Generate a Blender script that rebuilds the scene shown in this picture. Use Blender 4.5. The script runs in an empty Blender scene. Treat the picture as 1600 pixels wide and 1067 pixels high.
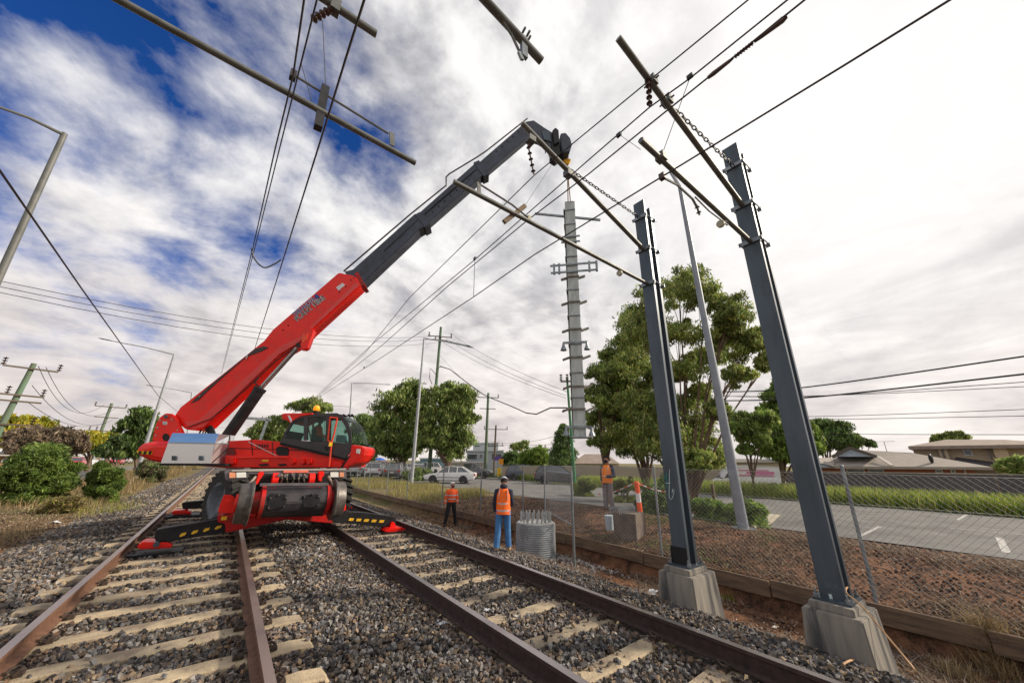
import bpy, bmesh, math, random
import numpy as np
from mathutils import Vector, Matrix

# ------------------------------------------------------------------ camera, sky, sun
SC = bpy.context.scene
COL = SC.collection
rnd = random.Random(7)
F_PX, CX, CY, EYE = 558.0, 800.0, 533.5, 1.55
def _unit(v): return v / np.linalg.norm(v)
_up = _unit(np.array([825-CX, -(-1130-CY), -F_PX]))
_tr = np.array([354-CX, -(714-CY), -F_PX]); _tr = _unit(_tr-_up*(_up@_tr))
RM = np.stack([np.cross(_tr, _up), _tr, _up])          # world = RM @ camera vector; Y runs along the rails
O = np.array([0, 0, EYE])
cam_d = bpy.data.cameras.new('camera'); cam = bpy.data.objects.new('camera', cam_d); COL.objects.link(cam)
cam_d.sensor_fit = 'HORIZONTAL'; cam_d.sensor_width = 36; cam_d.lens = F_PX/1600*36
cam_d.clip_start = 0.05; cam_d.clip_end = 6000
cam.matrix_world = Matrix([list(RM[i])+[O[i]] for i in range(3)]+[[0, 0, 0, 1]])
SC.camera = cam

SUN_AZ, SUN_EL = math.radians(122), math.radians(31)     # azimuth clockwise from +Y
SUN_DIR = Vector((math.sin(SUN_AZ)*math.cos(SUN_EL), math.cos(SUN_AZ)*math.cos(SUN_EL), math.sin(SUN_EL)))
sun_d = bpy.data.lights.new('sun', 'SUN'); sun_d.energy = 5.0; sun_d.angle = math.radians(3); sun_d.color = (1, .87, .7)
sun = bpy.data.objects.new('sun', sun_d); COL.objects.link(sun)
sun.rotation_euler = (-SUN_DIR).to_track_quat('-Z', 'Y').to_euler()
SC.view_settings.view_transform = 'Standard'; SC.view_settings.look = 'None'
SC.view_settings.exposure = 0.0; SC.view_settings.gamma = 1.0
SC.view_settings.use_curve_mapping = False

def ray(u, v): return RM @ np.array([u-CX, -(v-CY), -F_PX])
def on_z(u, v, z=0.0): d = ray(u, v); return O+d*(z-EYE)/d[2]
def on_y(u, v, y): d = ray(u, v); return O+d*y/d[1]
def on_x(u, v, x): d = ray(u, v); return O+d*x/d[0]
def at(u, v, dist): d = ray(u, v); return O+d*dist/math.hypot(d[0], d[1])
def pxscale(p):      # metres per reference pixel at a point
    c = RM.T@(np.array(p)-O); return -c[2]/F_PX

world = bpy.data.worlds.new('World'); SC.world = world; world.use_nodes = True
nt = world.node_tree; N = nt.nodes; L = nt.links; N.clear()
def nd(tree, typ, **kw):
    n = tree.nodes.new(typ)
    for k, v in kw.items():
        if k.startswith('i_'): n.inputs[k[2:].replace('_', ' ')].default_value = v
        else: setattr(n, k, v)
    return n
def ramp(tree, pts, interp='LINEAR'):
    r = tree.nodes.new('ShaderNodeValToRGB'); e = r.color_ramp.elements; r.color_ramp.interpolation = interp
    while len(e) > 1: e.remove(e[-1])
    for i, (p, c) in enumerate(pts):
        x = e[0] if i == 0 else e.new(p)
        x.position = p; x.color = (c, c, c, 1) if isinstance(c, (int, float)) else (*c, 1)
    return r
def m_(tree, op, a, b=None, clamp=False):
    n = tree.nodes.new('ShaderNodeMath'); n.operation = op; n.use_clamp = clamp
    for i, x in enumerate((a, b)):
        if x is None: continue
        if isinstance(x, (int, float)): n.inputs[i].default_value = x
        else: tree.links.new(x, n.inputs[i])
    return n.outputs[0]
def mixc(tree, fac, a, b, mode='MIX'):
    n = tree.nodes.new('ShaderNodeMix'); n.data_type = 'RGBA'; n.blend_type = mode; n.clamp_factor = True
    for i, x in ((0, fac), (6, a), (7, b)):
        if isinstance(x, (int, float)): n.inputs[i].default_value = x if i == 0 else (x, x, x, 1)
        elif isinstance(x, tuple): n.inputs[i].default_value = (*x, 1)
        else: tree.links.new(x, n.inputs[i])
    return n.outputs[2]
geo = nd(nt, 'ShaderNodeTexCoord')
sky = nd(nt, 'ShaderNodeTexSky', sky_type='NISHITA', sun_disc=False, sun_elevation=SUN_EL, sun_rotation=SUN_AZ,
         altitude=50, air_density=1.0, dust_density=0.6, ozone_density=3.0)
sep = nd(nt, 'ShaderNodeSeparateXYZ'); L.new(geo.outputs['Generated'], sep.inputs[0])
dz = m_(nt, 'MAXIMUM', sep.outputs[2], 0.0)
den = m_(nt, 'ADD', dz, 0.30)
cx_ = m_(nt, 'DIVIDE', sep.outputs[0], den); cy_ = m_(nt, 'DIVIDE', sep.outputs[1], den)
cmb = nd(nt, 'ShaderNodeCombineXYZ'); L.new(cx_, cmb.inputs[0]); L.new(cy_, cmb.inputs[1])
def dirdot(u, v):
    d = _unit(ray(u, v)); n = nd(nt, 'ShaderNodeVectorMath', operation='DOT_PRODUCT')
    L.new(geo.outputs['Generated'], n.inputs[0]); n.inputs[1].default_value = tuple(d); return n.outputs['Value']
def noise(tree, vec, scale, detail=6, rough=.55, dist=0.0, off=None):
    n = nd(tree, 'ShaderNodeTexNoise'); n.inputs['Scale'].default_value = scale; n.inputs['Detail'].default_value = detail
    n.inputs['Roughness'].default_value = rough; n.inputs['Distortion'].default_value = dist
    if off:
        a = nd(tree, 'ShaderNodeVectorMath', operation='ADD'); tree.links.new(vec, a.inputs[0]); a.inputs[1].default_value = off; vec = a.outputs[0]
    tree.links.new(vec, n.inputs['Vector']); return n.outputs['Fac']
V = cmb.outputs[0]

n1 = noise(nt, V, 1.9, 10, .58, .25, (6.0, 5.1, 0)); n2 = noise(nt, V, 4.6, 8, .6, .15, (9, 2, 0))
SO = (6.0+.085*math.sin(SUN_AZ), 5.1+.085*math.cos(SUN_AZ), 0); n1o = noise(nt, V, 1.9, 10, .58, .25, SO)
n3 = noise(nt, V, 3.2, 8, .6, .3, (5, 7, 0)); n3o = noise(nt, V, 3.2, 8, .6, .3, (5+.05*math.sin(SUN_AZ), 7+.05*math.cos(SUN_AZ), 0)); n4 = noise(nt, V, .9, 5, .5, .2, (1, 8, 0))
nsum = m_(nt, 'ADD', m_(nt, 'MULTIPLY', n1, .66), m_(nt, 'MULTIPLY', n2, .34))
nsum = m_(nt, 'ADD', m_(nt, 'MULTIPLY', m_(nt, 'SUBTRACT', nsum, .5), 1.5), .54)
def bias(u, v, th, k): return m_(nt, 'MULTIPLY', m_(nt, 'MAXIMUM', m_(nt, 'SUBTRACT', dirdot(u, v), th), 0.0), k)
blue_bias = None
for q in ((-40, -60, .72, 1.05), (340, 240, .985, 4), (610, 240, .98, 5), (885, 150, .990, 14), (1500, -20, .97, 3.2), (740, 130, .985, 3), (150, 20, .96, 2.0)):
    w_b = bias(*q); blue_bias = w_b if blue_bias is None else m_(nt, 'ADD', blue_bias, w_b)
cov = m_(nt, 'SUBTRACT', nsum, blue_bias)
cov = m_(nt, 'ADD', cov, m_(nt, 'MAXIMUM', m_(nt, 'MULTIPLY', m_(nt, 'SUBTRACT', .80, dz), .30), 0.0))
cov = m_(nt, 'ADD', cov, m_(nt, 'MULTIPLY', bias(1400, 260, .45, 1.0), .5))
cmask = ramp(nt, [(.24, 0), (.33, .30), (.42, .72), (.50, .93), (.58, 1)]); L.new(cov, cmask.inputs[0])
# self shading of the cloud deck: compare the density towards the veiled sun
lit = m_(nt, 'ADD', m_(nt, 'MULTIPLY', m_(nt, 'SUBTRACT', n1, n1o), 2.6), m_(nt, 'MULTIPLY', m_(nt, 'SUBTRACT', n3, n3o), 2.0))
hi = m_(nt, 'ADD', m_(nt, 'MULTIPLY', dz, 1.15, True), .18, True)
lit = m_(nt, 'ADD', m_(nt, 'ADD', m_(nt, 'MULTIPLY', lit, hi), .60), m_(nt, 'MULTIPLY', m_(nt, 'SUBTRACT', n4, .5), .9))
shade = ramp(nt, [(.14, (.44, .44, .475)), (.40, (.66, .65, .665)), (.60, (.88, .865, .86)), (.84, (1.03, 1.01, .99))]); L.new(lit, shade.inputs[0])
glow = ramp(nt, [(.66, 0), (.82, .15), (.91, .5), (.985, 1)]); L.new(dirdot(1290, 200), glow.inputs[0])
warm = mixc(nt, m_(nt, 'MULTIPLY', m_(nt, 'SUBTRACT', .50, dz, True), 1.3, True), shade.outputs[0], mixc(nt, 1.0, shade.outputs[0], (1.10, .985, .92), 'MULTIPLY'), 'MIX')
ccol = mixc(nt, m_(nt, 'MULTIPLY', glow.outputs[0], .84), warm, (1.12, 1.09, 1.06))
st = nd(nt, 'ShaderNodeMapping'); L.new(geo.outputs['Generated'], st.inputs[0]); st.inputs['Scale'].default_value = (1.5, 1.5, 6)
n5 = noise(nt, st.outputs[0], 2.2, 7, .58, .5)
strk = ramp(nt, [(.34, (.68, .67, .685)), (.50, (.86, .85, .855)), (.66, (1.05, 1.04, 1.03))]); L.new(n5, strk.inputs[0])
lowm = m_(nt, 'MULTIPLY', m_(nt, 'SUBTRACT', .55, dz, True), 2.4, True)
ccol = mixc(nt, lowm, ccol, mixc(nt, 1.0, ccol, strk.outputs[0], 'MULTIPLY'))
skyb = mixc(nt, 1.0, sky.outputs[0], (.13, .42, .92), 'MULTIPLY')
bg1 = nd(nt, 'ShaderNodeBackground'); L.new(skyb, bg1.inputs[0]); bg1.inputs[1].default_value = .12
bg2 = nd(nt, 'ShaderNodeBackground'); L.new(ccol, bg2.inputs[0]); bg2.inputs[1].default_value = 1.0
mx = nd(nt, 'ShaderNodeMixShader'); L.new(cmask.outputs[0], mx.inputs[0]); L.new(bg1.outputs[0], mx.inputs[1]); L.new(bg2.outputs[0], mx.inputs[2])
wo = nd(nt, 'ShaderNodeOutputWorld'); L.new(mx.outputs[0], wo.inputs[0])

# ------------------------------------------------------------------ materials
MATS = {}
def mat(name, c1, c2=None, scale=8.0, rough=.7, metal=0.0, bump=0.0, bscale=None, spec=None, trans=0.0, stretch=None, dirt=None, attr=None, emit=None, detail=6, coat=0.0):
    if name in MATS: return MATS[name]
    m = bpy.data.materials.new(name); m.use_nodes = True; t = m.node_tree; p = t.nodes['Principled BSDF']
    tc = nd(t, 'ShaderNodeTexCoord'); vec = tc.outputs['Object']
    if stretch:
        mp = nd(t, 'ShaderNodeMapping'); t.links.new(vec, mp.inputs[0]); mp.inputs['Scale'].default_value = stretch; vec = mp.outputs[0]
    if attr:
        a = nd(t, 'ShaderNodeAttribute', attribute_name=attr); col = a.outputs['Color']
        if c2: col = mixc(t, 1.0, col, mixc(t, noise(t, vec, scale), c1, c2), 'MULTIPLY')
    else:
        f = ramp(t, [(.35, 0), (.65, 1)]); t.links.new(noise(t, vec, scale, detail), f.inputs[0])
        col = mixc(t, f.outputs[0], c1, c2 or tuple(x*.88 for x in c1))
        if dirt:
            dcol, dscale, amt = dirt
            g = ramp(t, [(.5, 0), (.62, 1)]); t.links.new(noise(t, vec, dscale, 8, .65), g.inputs[0])
            col = mixc(t, m_(t, 'MULTIPLY', g.outputs[0], amt), col, dcol)
    t.links.new(col, p.inputs['Base Color'])
    p.inputs['Roughness'].default_value = rough; p.inputs['Metallic'].default_value = metal
    if spec is not None: p.inputs['Specular IOR Level'].default_value = spec
    if coat: p.inputs['Coat Weight'].default_value = coat; p.inputs['Coat Roughness'].default_value = .12
    if bump:
        b = nd(t, 'ShaderNodeBump'); b.inputs['Strength'].default_value = bump; b.inputs['Distance'].default_value = .02
        t.links.new(noise(t, vec, bscale or scale*3, 8, .6), b.inputs['Height']); t.links.new(b.outputs[0], p.inputs['Normal'])
    if trans:
        tr = nd(t, 'ShaderNodeBsdfTranslucent'); t.links.new(col, tr.inputs[0]); ms = nd(t, 'ShaderNodeMixShader'); ms.inputs[0].default_value = trans
        t.links.new(p.outputs[0], ms.inputs[1]); t.links.new(tr.outputs[0], ms.inputs[2]); t.links.new(ms.outputs[0], t.nodes['Material Output'].inputs[0])
    if emit: p.inputs['Emission Color'].default_value = (*emit[0], 1); p.inputs['Emission Strength'].default_value = emit[1]
    MATS[name] = m; return m

# ------------------------------------------------------------------ mesh helpers
def tag(o, label=None, cat=None, group=None, kind=None):
    for k, v in (('label', label), ('category', cat), ('group', group), ('kind', kind)):
        if v: o[k] = v
    return o
def empty(name, loc, label, cat, group=None, rz=0.0, kind=None):
    o = bpy.data.objects.new(name, None); COL.objects.link(o); o.location = tuple(float(x) for x in loc); o.rotation_euler = (0, 0, rz); o.empty_display_size = .2
    return tag(o, label, cat, group, kind)
def copy_tree(o, parent=None):
    c = o.copy(); COL.objects.link(c)
    if parent is not None: c.parent = parent
    for ch in [x for x in list(COL.objects) if x.parent == o]: copy_tree(ch, c)
    return c
def origin_of(parent):
    v = Vector((0, 0, 0)); p = parent
    while p is not None: v = v+p.location; p = p.parent
    return v
class MB:
    """collects shapes in world coordinates (or local ones when local=True) and links them as one mesh"""
    def __init__(s): s.v = []; s.f = []; s.c = []
    def add(s, vs, fs, col=None):
        n = len(s.v); s.v += [tuple(float(a) for a in x) for x in vs]; s.f += [tuple(i+n for i in f) for f in fs]; s.c += [col]*len(fs); return s
    def box(s, c, d, rz=0.0, ax=None):
        c = np.array(c, float); hx, hy, hz = [x/2 for x in d]
        A = ax if ax is not None else ((math.cos(rz), math.sin(rz), 0), (-math.sin(rz), math.cos(rz), 0), (0, 0, 1)); A = [np.array(a, float) for a in A]
        vs = [c+A[0]*hx*i+A[1]*hy*j+A[2]*hz*k for i in (-1, 1) for j in (-1, 1) for k in (-1, 1)]
        return s.add(vs, [(0, 1, 3, 2), (4, 6, 7, 5), (0, 4, 5, 1), (2, 3, 7, 6), (0, 2, 6, 4), (1, 5, 7, 3)])
    def box2(s, a, b):
        a = np.array(a, float); b = np.array(b, float); return s.box((a+b)/2, np.abs(b-a))
    def bar(s, a, b, w, h, up=(0, 0, 1)):
        a = np.array(a, float); b = np.array(b, float); d = b-a; l = np.linalg.norm(d); d = d/l; up = np.array(up, float)
        if abs(d@up) > .98: up = np.array([0, 1., 0])
        sdir = _unit(np.cross(d, up)); u2 = np.cross(sdir, d); return s.box((a+b)/2, (l, w, h), ax=(d, sdir, u2))
    def tube(s, pts, r, n=8, cap=True, flat=1.0):
        pts = [np.array(p, float) for p in pts]; k = len(pts); rs = r if isinstance(r, (list, tuple)) else [r]*k
        ref = None; rings = []
        for i, p in enumerate(pts):
            d = _unit(pts[min(i+1, k-1)]-pts[max(i-1, 0)])
            if ref is None: ref = np.array([0, 0, 1.]) if abs(d[2]) < .9 else np.array([1., 0, 0])
            a = _unit(np.cross(d, ref)); b = np.cross(a, d); ref = b
            rings.append([p+rs[i]*(math.cos(2*math.pi*j/n)*a+flat*math.sin(2*math.pi*j/n)*b) for j in range(n)])
        vs = [x for R in rings for x in R]; fs = [(i*n+j, i*n+(j+1) % n, (i+1)*n+(j+1) % n, (i+1)*n+j) for i in range(k-1) for j in range(n)]
        if cap: fs += [tuple(range(n-1, -1, -1)), tuple((k-1)*n+j for j in range(n))]
        return s.add(vs, fs)
    def cyl(s, a, b, r, n=16, r2=None): return s.tube([a, b], [r, r2 if r2 is not None else r], n)
    def prism(s, poly, d):
        """polygon of 3D points swept along vector d"""
        poly = [np.array(p, float) for p in poly]; d = np.array(d, float); n = len(poly)
        return s.add(poly+[p+d for p in poly], [tuple(range(n-1, -1, -1)), tuple(range(n, 2*n))]+[(i, (i+1) % n, n+(i+1) % n, n+i) for i in range(n)])
    def loft(s, rings, cap=True):
        n = len(rings[0]); vs = [p for R in rings for p in R]
        fs = [(i*n+j, i*n+(j+1) % n, (i+1)*n+(j+1) % n, (i+1)*n+j) for i in range(len(rings)-1) for j in range(n)]
        if cap: fs += [tuple(range(n-1, -1, -1)), tuple((len(rings)-1)*n+j for j in range(n))]
        return s.add(vs, fs)
    def ell(s, c, r, n=12, m=8, A=None):
        c = np.array(c, float); r = np.array(r if hasattr(r, '__len__') else (r, r, r), float); rings = []
        for i in range(1, m):
            th = math.pi*i/m; R = []
            for j in range(n):
                ph = 2*math.pi*j/n; q = np.array([math.sin(th)*math.cos(ph), math.sin(th)*math.sin(ph), -math.cos(th)])*r
                R.append(c+(A@q if A is not None else q))
            rings.append(R)
        vs = [p for R in rings for p in R]; lo = len(vs); q0 = np.array([0, 0, -r[2]]); 
        vs += [c+(A@q0 if A is not None else q0), c-(A@q0 if A is not None else q0)]
        fs = [(i*n+j, i*n+(j+1) % n, (i+1)*n+(j+1) % n, (i+1)*n+j) for i in range(m-2) for j in range(n)]
        fs += [(lo, (j+1) % n, j) for j in range(n)]+[((m-2)*n+j, (m-2)*n+(j+1) % n, lo+1) for j in range(n)]
        return s.add(vs, fs)
    def grid(s, P):
        a = len(P); b = len(P[0]); return s.add([p for r in P for p in r], [(i*b+j, (i+1)*b+j, (i+1)*b+j+1, i*b+j+1) for i in range(a-1) for j in range(b-1)])
    def build(s, name, m, parent=None, smooth=False, bevel=0.0, local=False, seg=2, fix=True):
        me = bpy.data.meshes.new(name); off = Vector((0, 0, 0)) if (local or parent is None) else origin_of(parent)
        me.from_pydata([(x[0]-off[0], x[1]-off[1], x[2]-off[2]) for x in s.v], [], s.f)
        if fix or bevel:
            bm = bmesh.new(); bm.from_mesh(me); bmesh.ops.recalc_face_normals(bm, faces=bm.faces)
            if bevel: 
                es = [e for e in bm.edges if len(e.link_faces) == 2 and e.calc_face_angle(0) > .5]
                bmesh.ops.bevel(bm, geom=es, offset=bevel, segments=seg, affect='EDGES', clamp_overlap=True)
            bm.to_mesh(me); bm.free()
        o = bpy.data.objects.new(name, me); COL.objects.link(o); me.materials.append(m)
        if smooth:
            me.polygons.foreach_set('use_smooth', [True]*len(me.polygons))
            try: me.set_sharp_from_angle(angle=math.radians(38))
            except Exception: pass
        if parent is not None: o.parent = parent
        return o
def np_mesh(name, V, Fq, m, parent=None, cols=None, smooth=False):
    """V (n,3), Fq (k,3|4) fast mesh; cols (k,3) per-face colours"""
    me = bpy.data.meshes.new(name); V = np.asarray(V, np.float32); Fq = np.asarray(Fq, np.int32); k, w = Fq.shape
    if parent is not None: V = V-np.array(origin_of(parent), np.float32)
    me.vertices.add(len(V)); me.vertices.foreach_set('co', V.ravel()); me.loops.add(k*w); me.loops.foreach_set('vertex_index', Fq.ravel())
    me.polygons.add(k); me.polygons.foreach_set('loop_start', np.arange(0, k*w, w, dtype=np.int32))
    me.update(calc_edges=True); me.polygons.foreach_set('use_smooth', np.full(k, smooth))
    if cols is not None:
        a = me.color_attributes.new('tint', 'FLOAT_COLOR', 'CORNER'); c = np.ones((k, w, 4), np.float32); c[:, :, :3] = cols[:, None, :]; a.data.foreach_set('color', c.ravel())
    o = bpy.data.objects.new(name, me); COL.objects.link(o); me.materials.append(m)
    if parent is not None: o.parent = parent
    return o
NR = np.random.RandomState(11)
# ------------------------------------------------------------------ terrain
XN = [-600, -60, -16, -9, -5.2, -4.0, -3.3, -2.5, -1.7, 1.2, 1.55, 2.0, 2.3, 4.9, 5.3, 5.9, 6.7, 7.80, 7.90, 9, 10.8, 12.3, 14.2, 26, 29, 34, 45, 80, 600]
ZN = [-.9, -.8, -.62, -.6, -.56, -.50, -.42, -.25, -.20, -.20, -.19, -.19, -.20, -.21, -.28, -.52, -.78, -.78, -.36, -.22, -.05, -.14, -.36, -.36, -.38, -.5, -.9, -1.0, -1.0]
XF = [-600, -60, -16, -9, -5.2, -4.0, -3.3, -2.5, -1.7, 1.2, 1.55, 2.0, 2.3, 4.9, 5.5, 6.3, 7.0, 7.80, 7.90, 9, 10.8, 12.3, 14.2, 26, 29, 34, 45, 80, 600]
ZF = [-.4, -.4, -.3, -.3, -.28, -.34, -.36, -.25, -.20, -.20, -.19, -.19, -.20, -.21, -.40, -.62, -.84, -.84, -.46, -.42, -.42, -.42, -.44, -.50, -.5, -.55, -.7, -.8, -.8]
def tz(x, y):
    x = np.asarray(x, float); y = np.asarray(y, float)
    w = np.clip((y-9)/16, 0, 1); w = w*w*(3-2*w)
    return np.interp(x, XN, ZN)*(1-w)+np.interp(x, XF, ZF)*w
def zg(x, y): return float(tz(x, y))
def gp(u, v):
    """where the ray through a pixel of the reference meets the terrain"""
    d = ray(u, v); d = d/math.hypot(d[0], d[1]); s = 1.0
    while s < 400:
        p = O+d*s
        if p[2] <= zg(p[0], p[1]): return np.array([p[0], p[1], zg(p[0], p[1])])
        s += .02+s*.001
    return O+d*400
def ups(P, u, v):
    """height at which a plumb line through P passes the pixel's ray"""
    d = ray(u, v); o = O-np.array([P[0], P[1], 0]); A = np.array([[d@d, -d[2]], [-d[2], 1.]]); k, t = np.linalg.solve(A, np.array([-(o@d), o[2]])); return float(t)

xs = sorted(set([-1500, -900, -600, -300, -150, -90, -60]+list(np.arange(-40, -12, 2.0))+list(np.arange(-12, 7.8, .2))+[7.80, 7.90]+list(np.arange(8.1, 16, .2))+list(np.arange(16, 46, 1.0))+[50, 60, 80, 120, 200, 350, 600, 900, 1500]))
ys = list(np.arange(-60, -8, 4.0))+list(np.arange(-8, 30, .25))+list(np.arange(30, 80, 2.0))+[85, 95, 110, 140, 180, 240, 350, 500, 800, 1300, 2000]
ys = [-900, -300]+ys
X, Y = np.meshgrid(np.array(xs), np.array(ys), indexing='ij'); Z = tz(X, Y)
corr = (X > -2.6) & (X < 5.0)
Z = Z+np.where(corr | (np.abs(X) > 40) | (np.abs(Y) > 60) | ((X > 13.6) & (X < 27)), 0, NR.uniform(-.02, .02, Z.shape)); Z = Z-np.where(corr, .09, 0)
Z[np.isclose(X, 7.8) | np.isclose(X, 7.9)] = tz(X, Y)[np.isclose(X, 7.8) | np.isclose(X, 7.9)]
na, nb = X.shape; idx = np.arange(na*nb).reshape(na, nb)
Fq = np.stack([idx[:-1, :-1], idx[1:, :-1], idx[1:, 1:], idx[:-1, 1:]], -1).reshape(-1, 4)
gm = bpy.data.materials.new('soil'); gm.use_nodes = True; t = gm.node_tree; p = t.nodes['Principled BSDF']
tc = nd(t, 'ShaderNodeTexCoord'); vec = tc.outputs['Object']; sp_ = nd(t, 'ShaderNodeSeparateXYZ'); t.links.new(vec, sp_.inputs[0])
nA = noise(t, vec, .55, 8, .6); nB = noise(t, vec, 5, 8, .7); nC = noise(t, vec, 38, 6, .7); nD = noise(t, vec, 2.0, 6, .6, off=(4, 4, 4))
xw = m_(t, 'ADD', sp_.outputs[0], m_(t, 'MULTIPLY', m_(t, 'SUBTRACT', nB, .5), 1.6))
r0 = ramp(t, [(.40, (.028, .018, .013)), (.49, (.085, .045, .028)), (.58, (.17, .085, .050)), (.70, (.27, .16, .10))]); t.links.new(m_(t, 'ADD', m_(t, 'MULTIPLY', nB, .6), m_(t, 'MULTIPLY', nC, .4)), r0.inputs[0])
r1 = ramp(t, [(.42, 0), (.60, 1)]); t.links.new(nD, r1.inputs[0])
soil = mixc(t, m_(t, 'MULTIPLY', r1.outputs[0], .5), r0.outputs[0], mixc(t, nC, (.16, .07, .035), (.42, .21, .11)))
r2 = ramp(t, [(.38, (.11, .085, .05)), (.5, (.20, .155, .085)), (.62, (.30, .25, .13))]); t.links.new(m_(t, 'ADD', m_(t, 'MULTIPLY', nB, .5), m_(t, 'MULTIPLY', nC, .5)), r2.inputs[0])
rl = ramp(t, [(.45, 0), (.60, 1)]); t.links.new(nA, rl.inputs[0])
grassy = mixc(t, rl.outputs[0], r2.outputs[0], (.10, .12, .04))
far = m_(t, 'MULTIPLY', m_(t, 'SUBTRACT', sp_.outputs[1], 12), .1, True)
left = m_(t, 'LESS_THAN', xw, -6.0); vfar = m_(t, 'GREATER_THAN', xw, 26.0)
col = mixc(t, m_(t, 'MAXIMUM', m_(t, 'MULTIPLY', far, .8), m_(t, 'MAXIMUM', left, vfar)), soil, grassy)
t.links.new(col, p.inputs['Base Color']); p.inputs['Roughness'].default_value = .95; p.inputs['Specular IOR Level'].default_value = .15
bb = nd(t, 'ShaderNodeBump'); bb.inputs['Strength'].default_value = .7; bb.inputs['Distance'].default_value = .04
t.links.new(m_(t, 'ADD', nC, nB), bb.inputs['Height']); t.links.new(bb.outputs[0], p.inputs['Normal'])
g = np_mesh('ground', np.stack([X, Y, Z], -1).reshape(-1, 3), Fq, gm, smooth=True); tag(g, 'reddish brown soil ground with litter around the railway', 'ground', kind='structure')

def strip(name, label, cat, x0, x1, y0, y1, m, lift, nx=12, step=2.0, kind='structure', wob=0.0, seed=1):
    R = random.Random(seed); b = MB(); P = []; yy = y0
    while yy < y1+1e-6:
        w0 = R.uniform(-wob, wob); w1 = R.uniform(-wob, wob)
        row = [(x0+w0+(x1+w1-x0-w0)*i/nx, yy) for i in range(nx+1)]; P.append([(x, y, zg(x, y)+lift) for x, y in row]); yy += step if yy < 60 else step*4
    b.grid(P); o = b.build(name, m, smooth=True, fix=False)
    return tag(o, label, cat, kind=kind)
asphalt = mat('asphalt', (.115, .112, .108), (.165, .16, .152), 1.2, .9, bump=.25, bscale=90, dirt=((.075, .072, .07), .9, .6))
ballast_m = mat('ballast_fines', (.055, .047, .042), (.12, .10, .085), 22, .95, bump=.9, bscale=30)
strip('ballast_bed', 'dark crushed stone bed under both tracks', 'ballast', -3.35, 5.55, -6, 300, ballast_m, -.035, 44, .5, wob=.06)
strip('road', 'grey asphalt road beyond the fence', 'road', 14.25, 26.0, -60, 200, asphalt, .03, 12, 1.0)
strip('road', 'narrow asphalt road left of the bushes', 'road', -13.5, -8.2, 14, 260, asphalt, .03, 6, 2.0)
# car park apron behind the road
b = MB(); b.grid([[(x, y, zg(x, y)+.022) for x in np.arange(8.4, 44, 1.6)] for y in np.arange(37, 92, 2.0)]); tag(b.build('car_park', asphalt, smooth=True, fix=False), 'asphalt car park with parked cars', 'car park', kind='structure')
strip('footpath', 'pale concrete kerb edge along the road', 'kerb', 26.0, 26.35, -60, 150, mat('kerb_concrete', (.42, .39, .34), (.33, .31, .27), 5, .85, bump=.2), .10, 1, 1.0)
# painted bay lines on the road
paint = mat('road_paint', (.55, .54, .51), (.22, .215, .21), 16, .8)
def mark(a, c, w=.10):
    A = gp(*a); B = gp(*c); d = _unit(np.array([B[0]-A[0], B[1]-A[1], 0])); s = np.array([-d[1], d[0], 0])*w/2; n = 6; b = MB()
    P = [[A+(B-A)*i/n-s, A+(B-A)*i/n+s] for i in range(n+1)]; P = [[(q[0], q[1], zg(q[0], q[1])+.036) for q in r] for r in P]; b.grid(P); return b.build('road_marking', paint, fix=False)
tag(mark((1486, 827), (1610, 838)), 'long white line on the road near the right edge', 'road marking', kind='structure')
tag(mark((1562, 842), (1574, 866), .14), 'short white bay line at the road edge, nearest the right edge', 'road marking', kind='structure')
tag(mark((1376, 824), (1342, 840)), 'short white bay line left of the leaning fence post top', 'road marking', kind='structure')
tag(mark((1511, 805), (1496, 814)), 'faint short white line in the middle of the road', 'road marking', kind='structure')
# concrete driveway lip near the grey lamp column
conc = mat('pale_concrete', (.46, .41, .32), (.36, .32, .25), 6, .9, bump=.4)
b = MB(); P = [gp(*q) for q in ((1150, 818), (1180, 826), (1214, 812), (1222, 806), (1196, 804), (1166, 810))]; b.prism([(q[0], q[1], q[2]-.05) for q in P], (0, 0, .10)); tag(b.build('kerb_nose', conc, bevel=.02), 'rough pale concrete kerb nose beside the grey lamp column', 'kerb', kind='structure')

# ------------------------------------------------------------------ rails and sleepers
RAILX = {'A': -1.147, 'B': .589, 'C': 2.457, 'D': 4.03}
def railmat(name, a, bcol, top):
    m = bpy.data.materials.new(name); m.use_nodes = True; t = m.node_tree; p = t.nodes['Principled BSDF']
    tc = nd(t, 'ShaderNodeTexCoord'); ge = nd(t, 'ShaderNodeNewGeometry'); s1 = nd(t, 'ShaderNodeSeparateXYZ'); t.links.new(ge.outputs['Normal'], s1.inputs[0]); s2 = nd(t, 'ShaderNodeSeparateXYZ'); t.links.new(ge.outputs['Position'], s2.inputs[0])
    top_f = m_(t, 'MULTIPLY', m_(t, 'GREATER_THAN', s2.outputs[2], -.016), m_(t, 'GREATER_THAN', s1.outputs[2], .55))
    rust = ramp(t, [(.35, a), (.65, bcol)]); t.links.new(noise(t, tc.outputs['Object'], 14, 8, .7), rust.inputs[0])
    t.links.new(mixc(t, top_f, rust.outputs[0], top), p.inputs['Base Color']); t.links.new(m_(t, 'MULTIPLY', top_f, .85), p.inputs['Metallic'])
    t.links.new(m_(t, 'SUBTRACT', .8, m_(t, 'MULTIPLY', top_f, m_(t, 'ADD', .30, m_(t, 'MULTIPLY', noise(t, tc.outputs['Object'], 6, 6), .32)))), p.inputs['Roughness'])
    b = nd(t, 'ShaderNodeBump'); b.inputs['Strength'].default_value = .25; b.inputs['Distance'].default_value = .005; t.links.new(noise(t, tc.outputs['Object'], 60), b.inputs['Height']); t.links.new(b.outputs[0], p.inputs['Normal'])
    return m
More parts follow.
